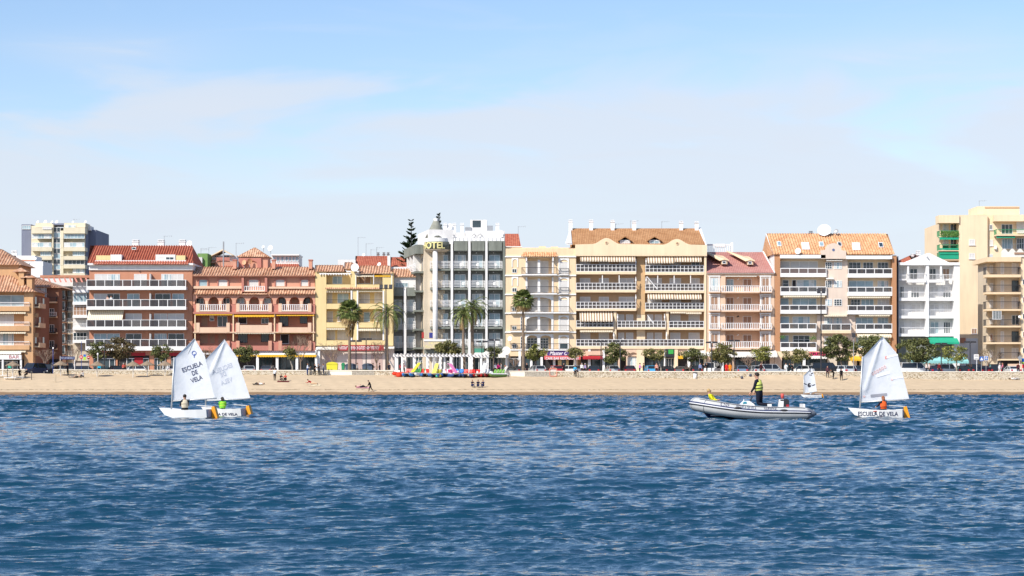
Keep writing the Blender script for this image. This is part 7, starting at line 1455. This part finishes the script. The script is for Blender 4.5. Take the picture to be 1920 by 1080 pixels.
pole_sign('tall blue flag pole at the wall gap', 99.3, 652, 318.8, lambda r_, Y: plate(r_, Y, 98.3, 100.6, 651, 654, white, 'lamp_cap'), 'flag_pole', 'pole', m=bluepole, r=.05)
pole_sign('no entry sign at the left corner of the terracotta block', 166, 668, 321, lambda r_, Y: (MB().lathe((X(166, Y), Y-.02, Z(670, Y)), [(.25, -.015), (.25, .015)], 20, ax='y').build('sign_disc', red_s, r_), plate(r_, Y, 164.3, 167.7, 669.3, 670.6, white, 'white_bar', .04)))
def globe(r_, Y): q = MB(); q.lathe((X(183.3, Y), Y, 0), [(.06, Z(667, Y)), (.16, Z(663.5, Y)), (.03, Z(661.5, Y))], 10); q.build('lantern', white, r_)
pole_sign('small white lantern post by the first tree of the terracotta block', 183.3, 667, 320.8, globe, 'lantern_post', 'street lamp', m=white)
def b3(r_, Y):
    p_ = plate(r_, Y, 1826, 1835, 664.5, 674, white)
    for z_ in (666.3, 668.4, 671.6): plate(p_, Y, 1827, 1834, z_, z_+.7, mat('grey_print', (.25, .25, .28), .6, 0), 'printed_line', .032)
pole_sign('white rectangular notice on a pale post, leftmost of the right road signs', 1831.5, 674, 320.6, b3, group='road signs at the right', m=white)
def b4(r_, Y): plate(r_, Y, 1837, 1844, 668.5, 677, blue_s); q = MB(); q.slab([(X(1837.8, Y), Y-.045, Z(675.5, Y)), (X(1843.2, Y), Y-.045, Z(675.5, Y)), (X(1840.5, Y), Y-.045, Z(669.5, Y))], (0, .01, 0)); q.build('white_triangle', white, r_)
pole_sign('blue pedestrian crossing sign with white triangle', 1840.3, 677, 320.6, b4, group='road signs at the right')
def b5(r_, Y):
    plate(r_, Y, 1845.3, 1852.8, 667.5, 675.8, white); plate(r_, Y, 1846, 1852.1, 668.3, 675, blue_s, 'blue_panel', .032); plate(r_, Y, 1848.5, 1849.6, 669.5, 674, white, 'arrow', .064); plate(r_, Y, 1847, 1851, 671, 672.2, white, 'arrow', .064)
pole_sign('blue square sign with white arrows', 1849, 675, 320.6, b5, group='road signs at the right')
def b6(r_, Y): q = MB(); q.slab([(X(1908, Y), Y-.03, Z(671, Y)), (X(1912, Y), Y-.03, Z(677, Y)), (X(1917, Y), Y-.03, Z(671, Y)), (X(1912, Y), Y-.03, Z(666, Y))], (0, .04, 0)); q.build('sign_panel', metal_g, r_)
pole_sign('grey backed diamond shaped sign at the far right', 1912, 671, 320.6, b6, m=white)
ad = thing('advertising_panel', 'blue and green advertising panel at the right edge', 'billboard', (X(1919, 321), 321, PZ)); plate(ad, 321, 1915.5, 1923, 672, 678.5, blue_s); plate(ad, 321, 1915.5, 1923, 678.6, 682, mat('lime_panel', '#9ccc3a', .6, 0)); q = MB(); q.box(X(1917, 321), X(1922, 321), 321, 321.1, 3, Z(682, 321)); q.build('stand', metal_d, ad)
# bins and kiosk
def bin_(label, p0, p1, y0, m, name='rubbish_container', y1=696):
    Y = 323.4; root = thing(name, label, 'container', (X((p0+p1)/2, Y), Y, 2.93)); q = MB(); x0, x1, zt = X(p0, Y), X(p1, Y), Z(y0, Y); q.slab([(x0+.1, Y, 3.05), (x1-.1, Y, 3.05), (x1, Y, zt-.35), (x0, Y, zt-.35)], (0, 1.1, 0)); q.build('body', m, root)
    q = MB(); n = 8; q.slab([(x0-.04, Y-.05, zt-.35), (x1+.04, Y-.05, zt-.35)]+[(x1+.04-(x1-x0+.08)*i/n, Y-.05, zt-.33+.33*math.sin(PI*i/n)**.5) for i in range(n+1)], (0, 1.2, 0)); q.build('lid', m, root)
    for x_ in (x0+.25, x1-.25): q = MB(); q.lathe((x_, Y+.05, 3.0), [(.1, -.05), (.1, .05)], 8, ax='y'); q.build('wheel', tyre, root)
bin_('bright yellow recycling container behind the hedge', 612, 633, 678.5, mat('yellow_plastic', '#d8cf3c', .5, .05)); bin_('green recycling bin right of the yellow one', 640, 646, 680, mat('green_plastic', '#2f8a5c', .5, .05))
bin_('slate grey rubbish container left of the pair behind the hedge', 647, 667, 681, mat('slate_plastic', '#4e5a6a', .5, .05)); bin_('slate grey rubbish container right of the pair behind the hedge', 679, 699, 681, mat('slate_plastic', '#4e5a6a', .5, .05))
wb = thing('litter_bin', 'white litter bin with black lid on the sand before the wall', 'bin', sand_at(1303, 710.5)); c_ = wb.location; q = MB(); q.lathe((c_.x, c_.y, 0), [(.26, c_.z-.1), (.3, c_.z+.85)], 12); q.build('body', white, wb, True); q = MB(); q.lathe((c_.x, c_.y, 0), [(.34, c_.z+.85), (.34, c_.z+.95), (.1, c_.z+1.02)], 12); q.build('lid', metal_d, wb)
for l_, px, py in (('dark round float on the sand nearer the litter bin', 1391, 709), ('dark round float higher up by the wall foot', 1407, 704.5)):
    c_ = sand_at(px, py+1.5); q = MB(); q.ell(c_+Vector((0, 0, .2)), (.22, .22, .20), 12, 8); q.tube([c_+Vector((-.1, 0, .4)), c_+Vector((0, 0, .47)), c_+Vector((.1, 0, .4))], .02); tag(q.build('mooring_float', mat('dark_float', (.05, .06, .10), .5, .05), None, True, loc=c_), l_, 'float')
fr = thing('goal_frame', 'small rounded red and white frame standing against the wall', 'frame', sand_at(1037.5, 706)); Y = fr.location.y; q = MB(); pts_ = []
for k in range(33):
    t = 2*PI*k/32; cx_, sx_ = math.cos(t), math.sin(t); pts_.append((X(1037.5+6.8*math.copysign(abs(cx_)**.4, cx_), Y), Y, Z(698-7.4*math.copysign(abs(sx_)**.4, sx_), Y)))
q.tube(pts_, .075, 8, cap=False); q.build('frame', mat('red_white_pipe', '#c8806c', .6, .1), fr, True); q = MB(); q.box(X(1032, Y), X(1043, Y), Y+.03, Y+.05, Z(704, Y), Z(692, Y)); q.build('net_panel', mat('white_net', (.75, .7, .68), .8, .1, alpha=.45), fr)
# ------------------------------------------------------------------ pergola at the beach entrance
pg = thing('pergola', 'long white pergola behind the row of pedal boats', 'pergola', (X(830, 319.5), 319.5, 2.9)); zt = Z(663, 319); posts = [742, 754, 776, 801, 825, 845, 866, 884, 902, 914]
q = MB(); q.box(X(737, 319), X(917, 319), 319, 319.25, zt-.45, zt-.18); q.box(X(737, 319), X(917, 319), 322.6, 322.85, zt-.45, zt-.18); q.build('beam', white, pg)
for i in range(28): q = MB(); c = X(738+i*6.55, 319); q.slab([(c, 318.5, zt-.17), (c+.14, 318.5, zt-.17), (c+.14, 318.5, zt), (c, 318.5, zt)], (0, 4.9, 0)); q.build('rafter', white, pg)
for p_ in posts: 
    for y in (319.02, 322.62): q = MB(); c = X(p_, 319); q.box(c-.16, c+.16, y, y+.21, 2.2, zt-.451); q.build('post', white, pg)
q = MB(); q.box(X(737, 318.4), X(750, 318.4), 318.3, 318.7, 2.2, Z(694, 318.4)); q.build('low_wall', white, pg)
# ------------------------------------------------------------------ pedal boats
def plastic(h): return mat('plastic_'+h[1:], h, .45, .06, 3)
def pedal_boat(label, px, py, c1, c2, c3, yaw, slide=False, canopy=False, sc=1.0):
    c_ = sand_at(px, py); root = thing('pedal_boat', label, 'pedal boat', (0, 0, 0), 0, 'pedal boats lined up on the sand')
    for s in (-1, 1):
        q = MB(); q.tube([(-1.65, s*.55, .42), (-1.45, s*.55, .28), (-.9, s*.55, .22), (.9, s*.55, .22), (1.4, s*.55, .27), (1.55, s*.55, .34)], [.06, .18, .23, .23, .19, .10], 10); q.build('float', plastic(c2), root, True)
    q = MB(); q.slab([(-1.4, -.78, .42), (1.4, -.78, .42), (1.5, -.7, .52), (-1.55, -.7, .56)], (0, 1.5, 0)); q.build('deck', white, root)
    for s in (-1, 1):
        for x_ in (-.25, .75): q = MB(); q.slab([(x_-.25, s*.38-.22, .56), (x_+.22, s*.38-.22, .56), (x_+.42, s*.38-.22, 1.12), (x_+.32, s*.38-.22, 1.14), (x_+.14, s*.38-.22, .68), (x_-.25, s*.38-.22, .66)], (0, .44, 0)); q.build('seat', plastic(c1), root)
    q = MB(); q.lathe((-.95, 0, .62), [(.26, -.1), (.26, .1)], 12, ax='y'); q.build('pedal_housing', plastic(c3), root)
    if slide:
        q = MB(); q.slab([(-1.5, -.26, .62), (-1.35, -.26, .58), (.55, -.26, 1.95), (.95, -.26, 1.95), (.95, -.26, 2.02), (.5, -.26, 2.02)], (0, .52, 0)); sl_ = q.build('slide', plastic(slide), root)
        for s in (-1, 1): q = MB(); q.tube([(1.15, s*.26, .55), (.95, s*.26, 1.95), (.95, s*.26, 2.35), (.4, s*.26, 2.3), (.35, s*.26, 1.85)], .03, 6); q.build('handrail', white, sl_)
        q = MB(); [q.tube([(1.1-.03*k, -.26, .8+.22*k), (1.1-.03*k, .26, .8+.22*k)], .02, 5) for k in range(5)]; q.build('ladder', white, sl_)
    root.location = c_; root.rotation_euler = (0, 0, R(yaw)); root.scale = (sc,)*3; return root
for a in (('pedal boat with red seats and blue floats, leftmost of the row', 768, 706, '#d8342a', '#2f7fc8', '#c8342a', 75), ('pedal boat with upright yellow slide', 783, 705.5, '#3a9a4c', '#e4e4e2', '#2f8a5c', 60, '#d8cc3a'), ('pedal boat with red seats beside the yellow slide', 797, 706, '#d23428', '#3a78c0', '#cfcfcf', 95),
          ('pedal boat with low yellow slide in the middle of the row', 818, 707, '#e0d440', '#2f5a9a', '#e0c83a', 80, '#e4da62'), ('all white pedal boat', 836, 706, '#e4e4e0', '#3a6ab0', '#dcdcdc', 90), ('pedal boat with pink slide', 847, 707, '#c8447c', '#2c4a80', '#d8d8d8', 120, '#d07aa8'),
          ('pedal boat with bright blue seats', 860, 706, '#1f78d0', '#24406c', '#dcdcdc', 85), ('pedal boat with red seats right of the blue one', 878, 707, '#d4302a', '#2a4a88', '#c02a24', 80), ('pedal boat with red seats and red floats', 893, 707, '#cf2f2a', '#a82024', '#d8d8d8', 100),
          ('white pedal boat with white slide near the right end', 908, 706.5, '#e0e0de', '#8a1c20', '#2c2c2c', 75, '#e2e2e0'), ('pedal boat with green seats, rightmost of the row', 931, 707, '#6fa04a', '#5c7a40', '#e4e4e4', 35)):
    pedal_boat(*a)
c_ = sand_at(747, 706.5); q = MB(); rg = random.Random(5)
for i in range(7): q.ell(c_+Vector((rg.uniform(-.55, .55), rg.uniform(-.3, .3), rg.uniform(.12, .5))), (.42, .34, .3), 10, 7)
tag(q.build('canvas_pile', mat('red_canvas', '#cc3a20', .8, .1, 4), None, True, loc=c_), 'crumpled bright red heap of canvas at the left end of the pedal boats', 'canvas')
for l_, px, cc_ in (('turquoise beach ball by the yellow slide boat', 820, '#3ab8a0'), ('yellow beach ball beside the turquoise one', 824.5, '#e8c832')):
    c_ = sand_at(px, 707.5); q = MB(); q.ell(c_+Vector((0, -.6, .24)), (.25, .25, .24), 12, 8); tag(q.build('beach_ball', plastic(cc_), None, True, loc=c_), l_, 'ball')
# ------------------------------------------------------------------ straw parasols and sunbeds
straw = mat('straw', '#8d7b66', .95, .25, 9, bump=.8, bscale=22)
def parasol(label, px, ptop, pfoot, dx=0):
    c_ = sand_at(px, pfoot); Y = c_.y; s = F/Y; root = thing('straw_parasol', label, 'parasol', c_, 0, 'straw parasols on the sand'); zt = Z(ptop, Y); q = MB(); q.tube([c_-Vector((0, 0, .3)), Vector((c_.x, Y, zt-.1))], .06, 8); q.build('pole', mat('pale_pole', (.62, .60, .56), .7, .05), root)
    q = MB(); n = 22; rg_ = random.Random(int(px)); prof = [(.04, zt), (.35, zt-.16), (.75, zt-.38), (1.12, zt-.62)]; vs = []
    for k, (r_, z_) in enumerate(prof):
        for j in range(n): a = 2*PI*j/n; f = 1+(rg_.uniform(-.08, .08) if k == 3 else 0); vs.append((c_.x+r_*f*math.cos(a), Y+r_*f*math.sin(a), z_+(rg_.uniform(-.07, .03) if k == 3 else 0)))
    q.add(vs, [(i*n+j, i*n+(j+1) % n, (i+1)*n+(j+1) % n, (i+1)*n+j) for i in range(3) for j in range(n)]); q.lathe((c_.x, Y, 0), [(.10, zt-.02), (.02, zt+.12)], 8)
    for j in range(70): a = rg_.random()*6.28; q.add([(c_.x+1.08*math.cos(a), Y+1.08*math.sin(a), zt-.6), (c_.x+1.13*math.cos(a+.06), Y+1.13*math.sin(a+.06), zt-.62), (c_.x+1.16*math.cos(a+.03), Y+1.16*math.sin(a+.03), zt-.62-rg_.uniform(.08, .22))], [(0, 1, 2)])
    q.build('thatch', straw, root)
for l_, a, b_, c in (('straw parasol above the sunbeds at the left edge', 24, 677.5, 709), ('straw parasol below the blue name board', 113.5, 676.5, 704), ('straw parasol by the corner of the terracotta block', 182, 677.5, 706), ('straw parasol second in front of the terracotta block', 249.5, 677.5, 708), ('straw parasol third in front of the terracotta block', 276, 676.8, 705), ('straw parasol nearest the left dinghy mast', 309.5, 677, 705)): parasol(l_, a, b_, c)
def sunbed(label, px, py, yaw):
    c_ = sand_at(px, py); root = thing('sunbed', label, 'sunbed', (0, 0, 0), 0, 'white sunbeds at the left edge'); q = MB(); q.box(-.95, .95, -.32, -.27, .28, .34); q.box(-.95, .95, .27, .32, .28, .34); q.box(-.95, -.9, -.27, .27, .28, .34); q.build('frame', white, root)
    for x_, y_ in ((-.8, -.3), (-.8, .3), (.7, -.3), (.7, .3)): q = MB(); q.tube([(x_, y_, 0), (x_, y_, .28)], .025, 6); q.build('leg', white, root)
    q = MB(); q.box(-.9, .35, -.26, .26, .335, .36); q.slab([(.35, -.26, .335), (.95, -.26, .62), (.94, -.26, .65), (.34, -.26, .36)], (0, .52, 0)); q.build('mattress', white, root); place(root, c_, R(yaw))
sunbed('white sunbed at the very left edge of the photo', 5, 708, 10); sunbed('white sunbed under the leftmost straw parasol', 20, 712, -8); sunbed('white sunbed right of the leftmost parasol pole', 33, 711, 5)
for l_, px, y0, y1 in (('white post at the left edge by the sunbeds', 5, 674, 708), ('thin dark post between the sunbeds', 14, 680, 710), ('short dark post right of the seated pair', 59, 697, 712), ('pair of thin wooden stakes on the open sand', 103, 702, 717)):
    c_ = sand_at(px, y1); q = MB(); q.tube([c_-Vector((0, 0, .2)), Vector((c_.x, c_.y, Z(y0, c_.y)))], .05, 7); 
    if px == 103: q.tube([c_+Vector((.14, 0, -.2)), Vector((c_.x+.14, c_.y, Z(y0+1, c_.y)))], .04, 7)
    tag(q.build('post', {5: white, 14: metal_d, 59: metal_d}.get(px, mat('pale_wood', (.5, .42, .3), .8, .1)), None, loc=c_), l_, 'post')
# ------------------------------------------------------------------ people ashore
def on_sand(label, px, py, pose, face, **k): return person(label, sand_at(px, py), pose, R(face), group=None, **k)
def towel(label, px, py, col, yaw=0, w=1.7):
    c_ = sand_at(px, py); q = MB(); ca, sa = math.cos(R(yaw)), math.sin(R(yaw)); n_ = 6; v = []
    for j in range(3):
        for i in range(n_+1): a, b_ = (i/n_-.5)*w, (j/2-.5)*.8; x_, y_ = c_.x+a*ca-b_*sa, c_.y+a*sa+b_*ca; v.append((x_, y_, sand_z(x_, y_)+.05+.015*math.sin(i*2+j)))
    q.add(v, [(j*(n_+1)+i, j*(n_+1)+i+1, (j+1)*(n_+1)+i+1, (j+1)*(n_+1)+i) for j in range(2) for i in range(n_)]); q.add([(a, b_, c-.03) for a, b_, c in v], [(0, 1, 2, 3)][:0]); tag(q.build('towel', cm(col), None, loc=c_), label, 'towel')
on_sand('person in black sitting on the sand left of the pair near the sunbeds', 37, 708, 'chair', -70, top='#1a1a1e', hair='dark'); on_sand('person in black jacket sitting right of the other near the sunbeds', 50, 708, 'chair', -110, top='#15161c', hair='dark')
on_sand('person in dark coat standing in the gap under the blue name board', 127, 704, 'talk', 170, top='#2a2430', bot='#14141a', hair='red', long=True)
on_sand('person in white top sitting alone on the sand below the no entry sign', 156, 708.5, 'sit', 150, top='#c8c4c0', bot='#20222a', hair='dark'); on_sand('person in dark clothes lying stretched on the sand below the no entry sign', 141, 708.5, 'lie', 180, top='#3a3634', bot='#8a8078')
on_sand('person in white shirt and black trousers standing on the sand right of the sails', 515.3, 713.5, 'stand2', -100, top='#d4dae0', bot='#16171c'); on_sand('person in dark top sitting on the sand left of the one in red', 526.5, 714.5, 'sit', -60, top='#2a2024', bot='#7a6a60'); on_sand('person in red top sitting on the sand right of the white shirted walker', 536, 714.5, 'sit', -110, top='#c8483c', bot='#22242a')
towel('dark red towel under the pair sitting on the sand', 531, 715.5, '#6a2c2c')
on_sand('person in white top and dark trousers lying on the sand right of the sails', 486, 722, 'lie', 180, top='#dcdcd8', bot='#1c1e26'); on_sand('person in red top lying face down below the salmon block corner', 584, 722, 'prone', 180, top='#a02428', bot='#d0b090')
towel('pale towel under the person in red top', 590, 723, '#d8c8a8'); on_sand('person in pinkish top lying with dark legs below the hedge', 676, 727, 'lie', 0, top='#d8b0ac', bot='#2c2c38', hair='brown'); towel('pink towel under the person lying below the hedge', 680, 727.5, '#c8909a', w=1.9)
on_sand('person in black hood walking head down along the wet sand', 694.5, 735, 'stoop', 180, top='#141416', bot='#17181c', shoes='#c09070', hair='cap')
for a in (('person in navy sitting leftmost of the trio on the open sand', 885, 726, -60, '#1c2036', 'brown'), ('person in navy jacket sitting in the middle of the trio on the sand', 896.5, 726, -90, '#1a1e38', 'dark'), ('person in blue sitting rightmost of the trio on the sand', 906.5, 726, -120, '#22284a', 'brown')): on_sand(a[0], a[1], a[2], 'sit', a[3], top=a[4], bot='#27305a', hair=a[5])
on_sand('person in turquoise shirt standing with back turned before the stone wall', 1078.3, 707, 'stand', 90, top='#3aa8d8', bot='#1a1c26'); on_sand('person in dark clothes bending beside the turquoise shirt', 1085, 708, 'bend', 180, top='#26222a', bot='#a09080', sc=.85)
on_sand('person in white shirt and jeans leaning on the wall under the salmon block', 576.5, 703.5, 'talk', 0, top='#c4ccd8', bot='#2a3f70', hair='brown'); on_sand('person in black leftmost of the dark group by the wall end', 590, 704, 'talk', -40, top='#1c1a1c', bot='#18181c'); on_sand('person in brown jacket in the dark group by the wall', 598, 704, 'stand2', 180, top='#3a2c26', bot='#20202a', hair='brown'); on_sand('person in grey top and jeans rightmost of the group by the wall', 606.5, 704, 'talk', 200, top='#8a8c94', bot='#22283c', hair='dark')
on_sand('person in white dress walking at the right end of the pedal boats', 948, 706, 'walk', 180, top='#dcdad6', bot='#e0deda', hair='red', long=True)
on_sand('person in striped dark top beside the far dinghy sail on the beach', 1551.5, 708, 'stand', -80, top='#5a3a44', bot='#26242e'); on_sand('person in black bending towards the sand right of the far sail', 1563.5, 711, 'bend', 200, top='#1e1a1c', bot='#24201e'); on_sand('person in wetsuit standing rightmost of the three by the far sail', 1577.5, 713.5, 'stand', -90, top='#18181c', bot='#16161a')
on_sand('person lying by the wall foot at the far right', 1902, 712.5, 'lie', 0, top='#e2e2e0', bot='#b8b8b8')
def on_prom(label, px, pose='stand', face=-90, Y=320.3, **k): return person(label, (X(px, Y), Y, PZ), pose, R(face), **k)
for l_, px, pose, fc, k in (
 ('person in turquoise top behind the sunbeds, under the white shop fascia', 18, 'stand', -90, dict(top='#4ac0a8')), ('person in red and white standing behind the wall near the second parasol', 231.5, 'talk', -60, dict(top='#d06058', hair='grey')), ('person in rust jacket behind the wall near the second parasol', 236, 'stand2', 180, dict(top='#8a4028', hair='brown')), ('person in turquoise jacket at the corner of the terracotta block', 186, 'stand', -90, dict(top='#1ab0d0')),
 ('person in white behind the wall by the last straw parasol', 314, 'walk', 0, dict(top='#d8d8da', bot='#c8c8c8')), ('person in navy coat standing right of the date palm by the floodlight', 729.5, 'stand', -90, dict(top='#1c2030')), ('person in black left of the bare tree by the floodlight mast', 699, 'talk', 0, dict(top='#1a1818')), ('person in brown coat right of the bare tree by the floodlight mast', 712, 'stand2', 180, dict(top='#3c2a26')), ('person in pale coat sitting between the grey containers', 670, 'stand', 0, dict(top='#d8d0c8', hair='brown')),
 ('person in red top inside the pergola at its left end', 751.5, 'stand', -90, dict(top='#a83c3c')), ('person in pale pink inside the pergola at its left end', 757, 'talk', -80, dict(top='#d8a8a4', hair='brown')), ('person in white at the right end of the pergola', 929, 'stand', -90, dict(top='#e4e4e4', hair='grey')), ('person in magenta top at the right end of the pergola', 934, 'stand2', -60, dict(top='#d0387c', bot='#1c1c24')), ('person in grey right of the magenta top', 940, 'stand', 180, dict(top='#a8a09c', bot='#b0a89c')),
 ('person in black coat near the foot of the tall fan palm', 988, 'stand', -90, dict(top='#17171b')), ('person in black under the shop with the yellow wall', 1057, 'talk', -90, dict(top='#201c20')), ('person in white right of the turquoise shirt, behind the wall', 1091, 'stand', -90, dict(top='#e4e2de', hair='grey')), ('person in lilac behind the wall by the black hatchback', 1097.5, 'walk', 180, dict(top='#b8a4cc', hair='grey')), ('person in purple pink top left of the sky blue car', 1199.5, 'talk', 0, dict(top='#c070b8')), ('person in black with pale bag left of the sky blue car', 1206.5, 'stand', 180, dict(top='#1c1a1e')),
 ('person in salmon dress right of the sky blue car', 1231, 'stand', -90, dict(top='#d89c88', hair='brown')), ('person in blue and white left of the big white van', 1313, 'stand', -90, dict(top='#8088b0')), ('person in black next left of the big white van', 1318.5, 'talk', 0, dict(top='#1a181c')), ('person in dark jacket touching the big white van', 1325.5, 'stand2', 180, dict(top='#222026')), ('person in bright red jacket in front of the peach block', 1362.3, 'stand', -90, dict(top='#d42c28', bot='#c82824')), ('person in bright orange jacket right of the red one', 1368.7, 'stand', -90, dict(top='#e08a28', bot='#d88428', hair='brown')),
 ('person in maroon between the two silver cars of the peach block', 1427, 'stand', -90, dict(top='#3c1c20')), ('person in white shirt left of the white hatchback', 1473.5, 'stand2', -90, dict(top='#e2e4e4', bot='#d0d0d0')), ('person in black right of the white shirt, behind the wall', 1480, 'talk', 0, dict(top='#18181a')), ('person in dark coat just left of the white hatchback', 1486, 'walk', 180, dict(top='#1f1d22')),
 ('person in white at the cafe right of the white panel van', 1736.5, 'talk', 0, dict(top='#d8c8c0', hair='brown')), ('person in pale shirt at the cafe near the navy car', 1743, 'stand', 180, dict(top='#b8a8a4')), ('person in dark red beside the navy car', 1761, 'stand', -90, dict(top='#6c2024')), ('person in white top left of the pink pair partner', 1874.5, 'stand', -60, dict(top='#e6e2e0', bot='#d8d4d0', hair='grey')), ('person in dusky pink with red hat near the far right', 1880, 'stand2', 180, dict(top='#c07080', hair='red', long=True)), ('person in dark red left of the red jacket at the right edge', 1909, 'stand', -90, dict(top='#4c1820')), ('person in bright red jacket at the right edge', 1918, 'stand', 0, dict(top='#d02438', bot='#c8c8c8'))):
    on_prom(l_, px, pose, fc, **k)
# people on the terracotta block balcony
for l_, u, c_ in (('person in pale top leaning on the second balcony of the terracotta block, left', 192, '#d8b8a8'), ('person in white leaning on the second balcony of the terracotta block, right', 217, '#e0e0e0')): person(l_, (X(150+u/3.725, 339.2), 339.2, Z(430+541/3.725, 338.5)+.01), 'talk', R(-90), top=c_, hair='brown')
# cafe tables and chairs under the arches
ORD = iter(('first', 'second', 'third', 'fourth', 'fifth', 'sixth'))
def cafe_set(px, col, Y=334.9, grp='cafe chairs under the salmon block'):
    x_ = X(px, Y); od = next(ORD); t_ = thing('cafe_table', 'small dark cafe table, %s from the left under the salmon arcade' % od, 'table', (x_, Y, 3.05), group='cafe tables under the salmon block'); q = MB(); q.lathe((x_, Y, 0), [(.38, 3.77), (.38, 3.80)], 12); q.build('tabletop', metal_d, t_); q = MB(); q.tube([(x_, Y, 3.05), (x_, Y, 3.77)], .04); q.build('leg', metal_d, t_)
    for s in (-1, 1):
        c = thing('cafe_chair', 'dark red chair on the %s side of the %s cafe table under the salmon arcade' % ('left' if s < 0 else 'right', od), 'chair', (x_+s*.65, Y, 3.05), group=grp); q = MB(); q.box(x_+s*.45, x_+s*.87, Y-.22, Y+.22, 3.49, 3.53); q.build('seat', mat('wine_chair', col, .6), c); q = MB(); q.box(x_+s*.83, x_+s*.87, Y-.22, Y+.22, 3.531, 3.95); q.build('backrest', mat('wine_chair', col, .6), c)
        for a in (.47, .83):
            for y in (-.2, .17): q = MB(); q.box(x_+s*a, x_+s*(a+.03), Y+y, Y+y+.03, 3.05, 3.489); q.build('leg', metal_d, c)
for p_ in (486, 524, 536, 556, 568, 580): cafe_set(p_, '#5a1c20')
